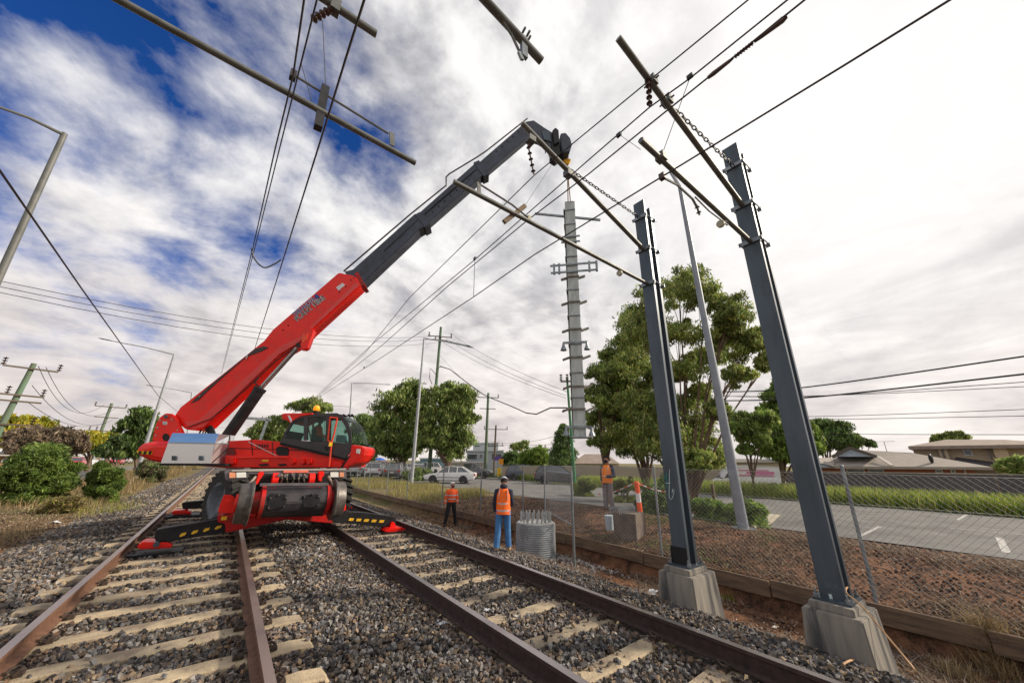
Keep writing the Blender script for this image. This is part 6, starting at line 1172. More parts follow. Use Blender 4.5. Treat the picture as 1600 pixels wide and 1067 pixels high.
def ppole(lab, top, bot, dist, r0, r1, m, arms, group='power poles', ax=None):
    e, A, B2, d = column('power_pole', 'power pole', lab, top, bot, dist, r0, r1, m); s = dist; v_ = _unit(np.array([A[0], A[1], 0])); w = np.array([v_[1], -v_[0], 0]) if ax is None else ax
    tot = np.linalg.norm(A-B2)
    for f, half, pins in arms:
        P = A-d*(f*(A[2]-B2[2])); b = MB(); xarm(b, P-v_*.2, half, w); b.build('crossarm', wood_p, e)
        for q in pins: b = MB(); c = P-v_*.2+w*half*q; insul(b, c+np.array([0, 0, .05]), c+np.array([0, 0, .55]), 3, .13, .03); b.build('insulator', MATS['insulator_brown'], e)
    return e, A, B2, w
g1 = ppole('tall green stained power pole beside the lamp column', (689, 511), (670, 740), 46, .24, .16, green_p, [(.075, 1.6, (-.9, .9)), (.10, 1.0, (-.6,))])
b = MB(); q = at(735, 541, 45); b.tube([at(690, 531, 46), at(712, 536, 45.5), q], .06, 6); b.build('bracket', galv_d, g1[0])
b = MB()
for P_ in ([(684, 588), (672, 575), (671, 590), (675, 600)], [(686, 573), (690, 573), (703, 577)]): b.tube([at(u, v, 45.6) for u, v in P_], .05, 6)
b.build('cable_tail', dark, g1[0])
g2 = ppole('green power pole right of the big round tree', (763, 614), (758, 738), 54, .25, .17, green_p, [(.06, 1.6, (-.95, .95)), (.20, 1.2, ()), ])
g3 = ppole('dark timber power pole just right of a green one', (775, 664), (771.5, 741), 62, .2, .14, wood_p, [(.09, 2.0, (-.95, .95)), (.42, 1.5, (-.8, .8))])
g4 = ppole('green power pole standing close behind the hanging pole', (886, 590), (899, 764), 26, .11, .085, mat('bright_green_pole', (.05, .20, .09), (.08, .26, .13), 2, .8, bump=.3, stretch=(2, 2, .3), dirt=((.20, .22, .15), 1.2, .6)), [(.04, .5, (-.9, .0, .9)), (.30, .45, ())])
g5 = ppole('leaning green power pole with three crossarms at the left edge', (53.5, 568), (-8, 685), 40, .20, .13, green_p, [(.05, 1.15, (-1, 1)), (.28, 1.1, (-.9, -.4, .9)), (.33, 1.1, ()), (.52, 1.15, (-.6, .98))])
g6 = ppole('smaller leaning power pole above the yellow trees', (175, 630), (148, 700), 72, .20, .15, green_p, [(.06, 1.4, (-1, 1)), (.22, 1.1, ()), (.42, 1.2, (-.9, -.4, .9)), (.47, 1.2, ())])
g7 = ppole('tiny far power pole above the yellow trees', (136, 672), (133, 695), 120, .2, .14, wood_p, [(.1, 2.2, (-.9, .9))])
g8 = ppole('short grey pole between the shrubs and the dark conifer', (852, 695), (851, 735), 56, .14, .12, mat('grey_pole', (.35, .35, .34), None, 3, .8), [])
def sag(A, B, s, n=14): A = np.array(A); B = np.array(B); return [A+(B-A)*t_+np.array([0, 0, -4*s*t_*(1-t_)]) for t_ in np.linspace(0, 1, n+1)]
def pwire(label, A, B, s, r=.022): b = MB(); b.tube(sag(A, B, s), r, 5, cap=False); return tag(b.build('power_line', wire_m, smooth=True), label, 'power line', 'power lines between the poles')
top1 = g1[1]
for k, (v0, v1) in enumerate(((437, 524), (446, 528), (455, 534))): pwire(('upper', 'middle', 'lower')[k]+' of three lines sweeping from the left edge to the tall green pole', at(-10, v0, 30), at(690, v1, 46), 1.35+.1*k, .018)
for k, (a, c) in enumerate((((703, 520), (886, 612)), ((697, 528), (884, 618)), ((690, 533), (884, 622)))): pwire(('upper', 'middle', 'lower')[k]+' of three lines dropping right from the tall green pole', at(*a, 46), at(*c, 27), .5, .016)
b = MB(); b.tube([at(u, v, d) for u, v, d in ((688, 572, 46), (703, 577, 45), (730, 598, 44), (755, 616, 42), (763, 620, 41), (800, 635, 38), (822, 645, 35), (838, 647, 33), (860, 637, 30), (886, 637, 26.5))], .055, 6, cap=False); tag(b.build('power_line', dark, smooth=True), 'thick twisted cable looping right from the tall green pole', 'power line')
pwire('thin line low in the sky left of the conifer', at(763, 688, 54), at(886, 676, 30), .6, .016); pwire('second thin line low in the sky left of the conifer', at(763, 693, 54), at(900, 690, 40), .3, .016)
pwire('thin line sloping from the tall green pole to the pole beyond the round tree', at(688, 556, 46), at(763, 620, 54), .6, .016)
for k, (q0, q1, q2, r, lb) in enumerate((((1100, 612), (1240, 607), (1640, 551), .035, 'upper thick twisted cable at the right edge'), ((1100, 626), (1250, 622), (1640, 580), .038, 'lower thick twisted cable at the right edge'), ((1120, 618), (1250, 620), (1640, 594), .016, 'thin line just under the lower thick cable'), ((1100, 619), (1300, 617.5), (1640, 602), .014, 'second thin line under the lower thick cable'), ((1100, 652), (1300, 650), (1640, 638), .014, 'thin pale line above the roofs'), ((1100, 656), (1300, 655), (1640, 649), .014, 'lower thin pale line above the roofs'), ((1100, 675), (1300, 678), (1640, 679), .014, 'lowest thin line above the roofs'))):
    b = MB(); b.tube(smooth_pts([at(*q0, 27), at(*q1, 25), at(*q2, 24)], 10), r, 6); tag(b.build('power_line', dark if r > .03 else wire_m, smooth=True), lb, 'power line')
for k, (a, c, s_, lb) in enumerate((((72, 574), (186, 634), 2.2, 'sagging line between the two leaning left poles, upper right'), ((60, 572), (163, 632), 2.0, 'sagging line between the two leaning left poles, upper left'), ((50, 602), (176, 656), 1.5, 'sagging line between the middle crossarms of the left poles'), ((42, 627), (166, 660), 1.0, 'lowest sagging line between the left poles'), ((-20, 552), (30, 572), .3, 'short line entering from the left edge'))):
    pwire(lb, at(*a, 40), at(*c, 72 if k < 4 else 40), s_, .018)
# portal far down the left track
b = MB(); y_ = 62.0; A_ = on_y(372, 652, y_); B_ = on_y(424, 656, y_); ge2 = empty('line_portal', (B_[0], y_, 0), 'grey overhead line portal far down the track behind the boom', 'portal'); b.bar(A_, B_, .25, .35); b.build('beam', galv, ge2); b = MB(); C_ = on_y(418, 656, y_); b.bar(C_, (C_[0]-.8, y_, -.3), .35, .25); b.build('post', galv, ge2)

# ------------------------------------------------------------------ trees and bushes
bark = mat('eucalypt_bark', (.20, .14, .10), (.10, .065, .045), 3, .95, bump=.5, stretch=(1, 1, .25)); leaf_m = mat('leaf', (1, 1, 1), None, attr='tint', rough=.55, trans=.38, spec=.4)
GUM = [(0.167, 0.249, 0.062), (0.238, 0.321, 0.079), (0.125, 0.189, 0.056), (0.334, 0.409, 0.111), (0.418, 0.438, 0.156)]; DKG = [(0.088, 0.146, 0.046), (0.124, 0.199, 0.057), (0.063, 0.106, 0.041), (0.174, 0.252, 0.068)]
YEL = [(.42, .36, .03), (.50, .38, .03), (.30, .32, .03), (.22, .28, .03)]; BRN = [(0.224, 0.168, 0.119), (0.168, 0.133, 0.098), (0.28, 0.21, 0.14), (0.126, 0.105, 0.07)]; BRG = [(0.156, 0.26, 0.039), (0.208, 0.312, 0.052), (0.117, 0.195, 0.039), (0.286, 0.364, 0.078)]
def foliage(name, blobs, pal, leaf, per, clumps, parent, spread=.26, droop=.25, hollow=.45, elong=3.4, low=False):
    clumps = int(clumps*1.7); per = int(per*1.45); leaf *= .62; spread *= 1.65; hollow *= .6; blobs = [(c, tuple(np.array(r)*1.12)) for c, r in blobs]
    C_ = []; R_ = []; T_ = []
    for (c, r) in blobs:
        r = np.array(r if hasattr(r, '__len__') else (r, r, r*.85), float); d = NR.normal(size=(clumps, 3)); d /= np.linalg.norm(d, axis=1)[:, None]; d[:, 2] = np.where((d[:, 2] < -.55) & (not low), -d[:, 2], d[:, 2])
        rad = hollow+(1-hollow)*NR.uniform(0, 1, clumps)**.55*NR.uniform(.85, 1.42 if low else 1.25, clumps); C_.append(np.array(c)+d*rad[:, None]*r); R_.append(np.full(clumps, r.mean()*spread)*NR.uniform(.35, 1.35, clumps)); T_.append(NR.uniform(.55, 1.5, clumps))
    C_ = np.concatenate(C_); R_ = np.concatenate(R_); T_ = np.concatenate(T_); n = len(C_)*per; ci = np.repeat(np.arange(len(C_)), per)
    g_ = NR.normal(size=(n, 3)); g_ /= np.linalg.norm(g_, axis=1)[:, None]; p_ = C_[ci]+g_*(NR.uniform(0, 1, n)**.5*R_[ci])[:, None]*np.array([1, 1, .75]); 
    a = NR.normal(size=(n, 3)); a[:, 2] -= droop*2; a /= np.linalg.norm(a, axis=1)[:, None]; b_ = np.cross(a, NR.normal(size=(n, 3))); b_ /= np.linalg.norm(b_, axis=1)[:, None]; s_ = leaf*NR.uniform(.6, 1.4, n)[:, None]
    Vv = np.stack([p_-a*s_*elong*.5, p_+b_*s_*.5, p_+a*s_*elong*.5, p_-b_*s_*.5], 1).reshape(-1, 3); Ff = np.arange(n*4).reshape(-1, 4); P_ = np.array(pal); cc = P_[NR.randint(0, len(P_), n)]*(T_[ci]*NR.uniform(.75, 1.25, n))[:, None]
    return np_mesh(name, Vv, Ff, leaf_m, parent, cols=cc)
def tree(lab, base, blobs_px, dist, pal, leaf=.16, per=80, clumps=34, trunk=.22, cat='tree', name='gum_tree', group=None, hollow=.2, spread=.30, split=.35, stems=1, bm=None, depthj=.6, droop=.8, flat=.8):
    bx = at(base[0], base[1], dist); B = np.array([bx[0], bx[1], zg(bx[0], bx[1])]); e = empty(name, B, lab, cat, group); bl = []
    for u, v, rp in blobs_px:
        dd = dist+rnd.uniform(-depthj, depthj); c = at(u, v, dd); r = rp*pxscale(c); bl.append((c, (r, r, r*flat)))
    foliage('crown', bl, pal, leaf, per, clumps, e, hollow=hollow, spread=spread, droop=droop)
    b = MB(); zt = min(c[2] for c, r in bl); zm = B[2]+(zt-B[2])*split if zt > B[2] else B[2]+.3; top = max(c[2] for c, r in bl)
    for k in range(stems): 
        off = np.array([rnd.uniform(-1, 1), rnd.uniform(-1, 1), 0])*trunk*.8*(stems > 1); fk = np.array([B[0], B[1], zm])+off*1.5; b.tube([B+off*.5-np.array([0, 0, .1]), (B+fk)/2+off*.2, fk], [trunk, trunk*.85, trunk*.7], 9)
        for i, (c, r) in enumerate(bl):
            if i % stems != k: continue
            m1_ = fk+(c-fk)*.5+np.array([rnd.uniform(-.3, .3), rnd.uniform(-.3, .3), .15*np.linalg.norm(c-fk)])*.6; b.tube([fk, m1_, c, c+np.array([0, 0, r[2]*.5])], [trunk*.55, trunk*.30, trunk*.15, trunk*.05], 6)
            for q in range(4): dd = NR.normal(size=3); dd /= np.linalg.norm(dd); dd[2] = abs(dd[2]); b.tube([m1_+(c-m1_)*.5, c+dd*np.array(r)*.75], [trunk*.14, trunk*.03], 5)
    b.build('trunk', bm or bark, e, smooth=True); return e
# big gum by the footpath
tree('big gum tree with open crown between the masts', (1078, 778), [(1060, 455, 40), (1025, 470, 34), (1100, 470, 32), (1140, 495, 30), (1165, 545, 26), (1010, 520, 40), (1060, 530, 34), (1115, 560, 28), (985, 585, 42), (1030, 600, 32), (1000, 650, 40), (975, 690, 30), (1085, 690, 38), (1050, 710, 30), (1110, 720, 22), (1150, 590, 20), (1185, 530, 18), (1195, 570, 16), (1090, 620, 22), (1060, 650, 34), (1035, 690, 34), (1120, 640, 18), (1065, 735, 24), (1090, 725, 20), (1075, 580, 26), (1130, 520, 24)], 17.5, GUM+YG[:1], .085, 90, 19, .13, stems=4, hollow=.3, spread=.26, split=.30, depthj=1.9)
tree('second gum tree just right of the hanging pole', (948, 770), [(940, 590, 22), (935, 620, 20), (960, 640, 24), (930, 660, 18), (955, 560, 16), (965, 600, 20), (945, 690, 18), (975, 570, 22), (980, 540, 24), (990, 500, 22)], 19.5, GUM, .09, 80, 20, .13, hollow=.3, spread=.28, split=.5, depthj=1.0)
tree('dense dark gum crown filling the gap behind the graffiti mast', (1010, 772), [(960, 640, 26), (985, 620, 30), (1010, 640, 30), (975, 675, 26), (1000, 700, 26), (1020, 680, 24), (990, 575, 26), (1000, 540, 24)], 21.5, DKG+GUM[:2], .10, 80, 26, .18, hollow=.2, spread=.3, stems=2, depthj=1.0)
tree('round gum tree nearest the lamp column', (628, 735), [(615, 635, 24), (640, 615, 20), (600, 665, 22), (635, 660, 26), (655, 640, 16), (610, 695, 22), (650, 690, 24), (590, 700, 16), (632, 705, 20)], 48, GUM+DKG[:1], .22, 60, 26, .3, hollow=.5)
tree('large round gum tree right of the green pole', (699, 738), [(700, 615, 17), (722, 620, 19), (680, 625, 17), (715, 645, 20), (692, 650, 20), (730, 655, 14), (705, 675, 22), (725, 690, 16), (685, 690, 18), (706, 706, 18), (665, 660, 14), (668, 690, 14)], 44, GUM+DKG[:1], .2, 60, 26, .32, hollow=.5)
tree('gum tree just behind the crane nose', (572, 735), [(568, 662, 14), (580, 675, 16), (565, 690, 18), (585, 700, 16), (572, 712, 16), (556, 676, 12)], 58, DKG+GUM[:2], .24, 55, 24, .3)
tree('flat topped tree showing above the cab roof', (485, 735), [(485, 634, 16), (470, 636, 13), (503, 638, 13), (490, 642, 12)], 70, GUM, .26, 60, 26, .35, flat=.5)
tree('low trees seen between the boom and the cab', (415, 735), [(408, 672, 12), (425, 668, 14), (440, 662, 13), (398, 678, 9), (430, 684, 14), (412, 688, 12)], 72, GUM+DKG[:1], .26, 50, 22, .3)
tree('dark gum tree behind the counterweight', (212, 735), [(222, 652, 13), (205, 668, 15), (230, 672, 16), (214, 690, 18), (196, 690, 12), (235, 695, 14), (210, 706, 16)], 52, DKG+GUM[:1], .22, 55, 24, .3)
for lb, bs, bl, ds, pl in (('yellow autumn tree at the left edge', (20, 720), [(15, 668, 18), (35, 662, 14), (22, 685, 18), (0, 690, 18)], 58, YEL), ('yellow tree behind the brown trees', (55, 722), [(48, 664, 13), (62, 668, 12), (40, 676, 14), (66, 676, 10)], 66, YEL), ('yellow tree right of the brown trees', (140, 722), [(133, 688, 12), (147, 690, 12), (125, 696, 10), (140, 700, 12)], 66, YEL), ('yellow green tree left of the dark gum', (165, 722), [(160, 690, 11), (172, 688, 11), (180, 692, 9), (165, 700, 12), (190, 688, 8)], 70, YEL[2:]+YEL[:1])):
    tree(lb, bs, bl, ds, pl, .24, 55, 22, .22, name='autumn_tree')
for lb, bs, bl, ds in (('bare brown tree above the big bush', (45, 725), [(45, 682, 16), (28, 690, 15), (58, 692, 15), (42, 700, 16)], 50), ('second bare brown tree right of it', (95, 725), [(90, 684, 15), (105, 688, 15), (80, 695, 15), (112, 698, 14), (95, 702, 16)], 50)):
    tree(lb, bs, bl, ds, BRN, .2, 60, 26, .2, name='brown_tree')
tree('dark shrubby tree between the yellow trees and the dark gum', (180, 730), [(172, 702, 12), (185, 706, 12), (160, 708, 9), (195, 708, 9)], 60, DKG, .22, 50, 20, .15, name='shrub')
def bush(lab, u, v, dist, blobs, pal, leaf=.055, per=110, clumps=44, name='bush', droop=-.2):
    bx = at(u, v, dist); B = np.array([bx[0], bx[1], zg(bx[0], bx[1])]); e = empty(name, B, lab, 'bush'); bl = []
    for uu, vv, rp in blobs: c = at(uu, vv, dist+rnd.uniform(-.4, .4)); r = rp*pxscale(c); bl.append((c, (r, r, r*.9)))
    cz = [c for c, r in bl]; mx_ = float(np.mean([c[0] for c in cz])), float(np.mean([c[1] for c in cz])); wr = max(np.linalg.norm(np.array(c[:2])-np.array(mx_)) for c in cz)*.75+.12; bl.append((np.array([mx_[0], mx_[1], B[2]+.22*wr]), (wr, wr, .32*wr)))
    foliage('foliage', bl, pal, leaf, per, clumps, e, hollow=.25, spread=.3, droop=droop, elong=5.0, low=True); b = MB()
    for c, r in bl: b.tube([B+np.array([rnd.uniform(-.15, .15), 0, -.1]), (B+c)/2+np.array([rnd.uniform(-.2, .2), 0, .1]), c], [.05, .035, .012], 5)
    b.build('stems', bark, e); return e
BUSH = [(0.087, 0.152, 0.028), (0.127, 0.207, 0.041), (0.175, 0.261, 0.048), (0.056, 0.097, 0.021), (0.221, 0.289, 0.068)]
db = math.hypot(*gp(60, 786)[:2])
bush('big rounded green bush at the left', 62, 786, min(db, 27), [(48, 724, 20), (76, 716, 18), (96, 734, 15), (28, 742, 17), (62, 745, 24), (92, 755, 13), (40, 762, 17), (66, 705, 10), (58, 768, 16), (14, 738, 9)], BUSH)
bush('second green bush right of the grey road gap', 160, 782, 24, [(156, 742, 10), (171, 741, 9), (161, 757, 13), (178, 756, 9), (150, 765, 7), (168, 768, 9), (158, 730, 6)], BUSH)
bush('scrubby grey bush under the counterweight', 236, 742, 40, [(228, 732, 9), (242, 734, 9), (252, 738, 7), (236, 738, 8)], BRN+DKG, .09, 50, 24)
bush('low dry shrub between the two green bushes', 106, 795, 21, [(100, 786, 10), (115, 788, 11), (90, 790, 9)], DRY+YG, .05, 60, 30)
tree('dark conifer left of the hanging pole', (880, 738), [(881, 672, 5), (880, 685, 8), (879, 698, 10), (878, 712, 12), (880, 724, 13), (872, 716, 9), (889, 716, 9)], 47, DKG, .16, 80, 34, .18, name='cypress_tree', hollow=.2, spread=.4, flat=1.3)
bush('round dark shrub right of the dark timber pole', 800, 738, 55, [(796, 718, 9), (803, 714, 9), (800, 726, 10)], DKG, .14, 50, 30, 'shrub'); bush('bright green shrub left of the conifer', 835, 738, 52, [(828, 712, 10), (842, 708, 10), (835, 720, 12), (820, 720, 8), (848, 718, 8)], BRG, .14, 50, 30, 'shrub')
tree('feathery palm like tree above the shrubs', (812, 735), [(805, 698, 6), (818, 696, 7), (811, 700, 7)], 70, GUM, .24, 40, 20, .15, droop=.8)
tree('young gum tree left of the rightmost mast', (1175, 742), [(1160, 660, 16), (1180, 670, 17), (1150, 672, 12), (1168, 684, 14), (1190, 690, 12), (1165, 704, 10), (1195, 655, 14)], 29, GUM+BRG[:2], .12, 70, 22, .1, hollow=.3)
tree('leafy bright green tree behind the rightmost mast', (1222, 745), [(1205, 645, 16), (1220, 665, 20), (1232, 690, 22), (1215, 700, 22), (1245, 670, 18), (1258, 690, 18), (1238, 712, 20), (1212, 620, 14), (1222, 600, 10), (1262, 705, 14)], 31, BRG+GUM[:2], .14, 80, 26, .16, hollow=.3, name='street_tree')
tree('dark rounded tree behind the long roof', (1298, 745), [(1285, 668, 14), (1305, 672, 15), (1295, 690, 17), (1320, 690, 13), (1275, 695, 14), (1335, 688, 9), (1325, 698, 10)], 58, DKG+GUM[:1], .2, 70, 30, .25, hollow=.4)
tree('low tree tops behind the two storey house', (1480, 720), [(1470, 686, 7), (1485, 684, 8), (1500, 683, 8), (1462, 688, 5)], 72, GUM, .2, 50, 20, .2); tree('small round tree beyond the long roof ridge', (1350, 730), [(1348, 692, 7), (1360, 694, 6)], 66, DKG, .2, 50, 20, .15)
bush('green shrub at the far right edge by the tan house', 1590, 740, 38, [(1580, 730, 10), (1596, 727, 11), (1610, 730, 11)], GUM, .1, 60, 30, 'shrub')
bush('leafy shrubs around the foot of the big gum', 1030, 795, 15.2, [(1025, 778, 20), (1045, 770, 18), (1010, 790, 12), (1055, 790, 14), (1035, 795, 12)], DKG+BRG[:2], .05, 70, 34, 'shrub')
bush('low green shrub left of the grey lamp column foot', 1120, 800, 14.5, [(1105, 790, 9), (1120, 793, 9), (1090, 788, 8)], BRG+DKG[:1], .05, 60, 28, 'shrub'); bush('low green shrub right of the grey lamp column foot', 1170, 800, 14.0, [(1168, 794, 12), (1182, 798, 10), (1150, 797, 9), (1140, 800, 7)], BRG+DKG[:1], .05, 60, 28, 'shrub')
bush('yellowing shrub behind the worker in the amber vest', 975, 770, 21, [(972, 758, 9), (985, 756, 8), (960, 760, 7)], YG+BRG, .06, 60, 24, 'shrub'); bush('green verge shrub behind the fence left of the amber vest', 912, 768, 24, [(908, 760, 8), (920, 756, 8), (902, 762, 6)], BRG+YG, .07, 60, 24, 'shrub')
bush('low shrub under the round gum tree', 648, 745, 40, [(640, 742, 8), (655, 740, 8), (668, 742, 7)], DKG+GUM, .1, 50, 22, 'shrub')

# ------------------------------------------------------------------ houses, fences far off
roof_g = mat('roof_tiles_grey', (.32, .28, .24), (.25, .22, .19), 2, .8, bump=.5, bscale=6, stretch=(1, 1, 4)); roof_r = mat('roof_tiles_red', (.32, .10, .06), (.25, .08, .05), 3, .8); roof_t = mat('roof_tiles_taupe', (.28, .22, .18), (.21, .165, .135), 2, .8, bump=.5, bscale=6)
brick = mat('red_brick', (.34, .13, .07), (.26, .095, .055), 6, .9, stretch=(1, 1, 4)); render_t = mat('tan_render', (.42, .34, .25), (.38, .30, .22), 2, .9); render_c = mat('cream_render', (.50, .44, .34), (.44, .39, .30), 2, .9); white_b = mat('pale_blue_boards', (.42, .50, .62), (.36, .44, .56), 3, .7); paling = mat('grey_paling', (.105, .095, .105), (.16, .145, .145), 9, .95, stretch=(5, 5, .4)); paling_p = mat('pale_paling', (.40, .34, .26), (.30, .25, .19), 9, .95, stretch=(5, 5, .4)); bldg = mat('blue_grey_panel', (.36, .40, .42), (.30, .34, .36), 2, .7)
def hframe(u, dist):        # local frame of a building that squarely faces the camera ray through column u
    c = at(u, 725, dist); v_ = _unit(np.array([c[0], c[1], 0])); return v_, np.array([v_[1], -v_[0], 0])
def hp(u, v, dist, uc): 
    v_, w = hframe(uc, dist); d = ray(u, v); k = dist/(d@v_); return O+d*k
def winf(e, A, B, v_, m=None, fr=.06):
    b = MB(); A = np.array(A); B = np.array(B); z0, z1 = sorted((A[2], B[2])); w = np.array([B[0]-A[0], B[1]-A[1], 0]); b.prism([(A[0], A[1], z0), (A[0]+w[0], A[1]+w[1], z0), (A[0]+w[0], A[1]+w[1], z1), (A[0], A[1], z1)], -v_*.06); f = b.build('window', MATS['white_plastic'] if m is None else m, e)
    wd = _unit(w); b = MB(); a0 = A+wd*fr; c0 = A+w-wd*fr; b.prism([(a0[0], a0[1], z0+fr), (c0[0], c0[1], z0+fr), (c0[0], c0[1], z1-fr), (a0[0], a0[1], z1-fr)], -v_*.08); b.build('pane', cglass, f)
# long low brick house with the broad grey roof
d0 = 50; uc = 1400; v_, w_ = hframe(uc, d0); H_ = lambda u, v: hp(u, v, d0, uc); back = v_*9
e = empty('brick_house', at(1400, 760, d0)*[1, 1, 0]+[0, 0, -.9], 'long low brick house with a broad grey tiled roof and pale blue gable', 'house')
zb_ = -1.2; A_, B_ = H_(1262, 735), H_(1522, 735); ez = H_(1400, 729)[2]
b = MB(); b.prism([(A_[0], A_[1], zb_), (B_[0], B_[1], zb_), (B_[0], B_[1], ez), (A_[0], A_[1], ez)], back); b.build('wall', brick, e)
rl0, rl1, rr0, rr1 = H_(1268, 729), H_(1330, 700), H_(1545, 729), H_(1415, 706)
b = MB(); of = -v_*.7; L0, R0 = H_(1268, 728)+of, H_(1548, 729.5)+of; Lr, Rr = H_(1328, 700)+v_*4.5, H_(1425, 705)+v_*4.5; L1, R1 = L0+v_*10.5, R0+v_*10.5
dz_ = np.array([0, 0, -.22]); b.add([L0, R0, Rr, Lr, L1, R1, L0+dz_, R0+dz_, R1+dz_, L1+dz_], [(0, 1, 2, 3), (1, 5, 2), (0, 3, 4), (3, 2, 5, 4), (0, 6, 7, 1), (1, 7, 8, 5), (5, 8, 9, 4), (4, 9, 6, 0), (6, 9, 8, 7)]); rf = b.build('roof', roof_g, e)
b = MB(); b.bar(H_(1394, 727)-v_*.75, H_(1372, 713)+v_*1.2, .25, .08); b.build('valley_flashing', mat('pale_flashing', (.5, .46, .40), None, 4, .6), rf)
b = MB(); g0, g1_, g2_ = H_(1305, 713)+v_*.3, H_(1328, 701.5)+v_*.3, H_(1366, 713)+v_*.3; b.prism([g0, g2_, g1_], v_*3); b.build('gable', white_b, e); b = MB(); b.bar(H_(1300, 714), H_(1328, 699.5), .3, .12, up=v_); b.bar(H_(1328, 699.5), H_(1370, 713.5), .3, .12, up=v_); b.build('gable_trim', mat('dark_trim_paint', (.10, .085, .075), None, 4, .7), e)
b = MB(); g0, g1_, g2_ = H_(1262, 730)-v_*1.0, H_(1264, 718)-v_*1.0, H_(1303, 730)-v_*1.0; b.prism([g0, g2_, g1_, H_(1250, 722)-v_*1.0, H_(1250, 730)-v_*1.0], v_*3); b.build('gable', white_b, e)
b = MB(); L0, R0, Rr, Lr = H_(1262, 716)-v_*1.4, H_(1306, 729)-v_*1.4, H_(1345, 715)+v_*1.5, H_(1300, 714)+v_*1.5; b.add([L0, R0, R0+v_*6, Lr], [(0, 1, 2, 3)]); b.build('roof_wing', roof_g, e, fix=False)
for a, c in (((1322, 732), (1352, 739)), ((1356, 732), (1382, 739)), ((1460, 733), (1474, 739)), ((1484, 733), (1494, 739)), ((1505, 733), (1510, 739))): winf(e, H_(*a)-v_*.02, H_(c[0], c[1])-v_*.02, v_)
b = MB(); q = H_(1455, 716)+v_*.5; b.ell(q, (.35, .15, .42), 14, 8); b.cyl(q-np.array([0, 0, .9]), q, .04, 6); dsh = b.build('satellite_dish', MATS['machine_black'], e, smooth=True)
b = MB(); q = H_(1385, 705)+v_*4.4; b.cyl(q, q+np.array([0, 0, 1.1]), .025, 6); b.bar(q+w_*-.8+np.array([0, 0, 1.1]), q+w_*.8+np.array([0, 0, 1.1]), .03, .03); [b.bar(q+w_*k*.3-v_*.3+np.array([0, 0, 1.1]), q+w_*k*.3+v_*.3+np.array([0, 0, 1.1]), .02, .02) for k in (-2, -1, 0, 1, 2)]; b.build('aerial', galv_d, e)
# two storey tan house
d0 = 56; uc = 1520; v_, w_ = hframe(uc, d0); H2_ = lambda u, v: hp(u, v, d0, uc)
e = empty('two_storey_house', at(1520, 760, d0)*[1, 1, 0]+[0, 0, -1], 'tan rendered two storey house with a hipped roof at the right edge', 'house')
A_, B_ = H2_(1432, 720), H2_(1640, 720); ez = H2_(1500, 697)[2]
b = MB(); b.prism([(A_[0], A_[1], -1.2), (B_[0], B_[1], -1.2), (B_[0], B_[1], ez), (A_[0], A_[1], ez)], v_*9); b.build('wall', render_t, e)
for u0, u1, m in ((1472, 1486, render_t), (1558, 1580, mat('tan_render_light', (.50, .39, .27), None, 3, .9))): P_, Q_ = H2_(u0, 720)-v_*.5, H2_(u1, 720)-v_*.5; b = MB(); b.prism([(P_[0], P_[1], -1.2), (Q_[0], Q_[1], -1.2), (Q_[0], Q_[1], ez-.05), (P_[0], P_[1], ez-.05)], v_*.6); b.build('bay', m, e)
b = MB(); of = -v_*.9; L0, R0 = H2_(1420, 697.5)+of, H2_(1662, 694)+of; Lr, Rr = H2_(1475, 683)+v_*4.5, H2_(1575, 683)+v_*4.5; L1, R1 = L0+v_*10.5, R0+v_*10.5; dz_ = np.array([0, 0, -.3])
b.add([L0, R0, Rr, Lr, L1, R1, L0+dz_, R0+dz_, R1+dz_, L1+dz_], [(0, 1, 2, 3), (1, 5, 2), (0, 3, 4), (3, 2, 5, 4), (0, 6, 7, 1), (1, 7, 8, 5), (5, 8, 9, 4), (4, 9, 6, 0), (6, 9, 8, 7)]); b.build('roof', roof_t, e)
winf(e, H2_(1503, 700)-v_*.02, H2_(1521, 711.5)-v_*.02, v_); 
for a, c in (((1471, 699), (1477, 716)), ((1541, 699), (1550, 718))): b = MB(); b.bar(H2_(*a)-v_*.56, H2_(*c)-v_*.56, .12, .1, up=v_); b.build('downpipe', MATS['dark_trim_paint'], e)
b = MB(); b.add([H2_(1488, 722)-v_*1.8, H2_(1566, 728)-v_*1.8, H2_(1556, 722)-v_*.2, H2_(1494, 714)-v_*.2], [(0, 1, 2, 3)]); b.prism([H2_(1488, 722)-v_*1.8, H2_(1566, 728)-v_*1.8, H2_(1566, 730)-v_*1.8, H2_(1488, 724)-v_*1.8], v_*.1); b.build('lower_roof', mat('roof_dark', (.05, .045, .05), None, 3, .7), e, fix=False)
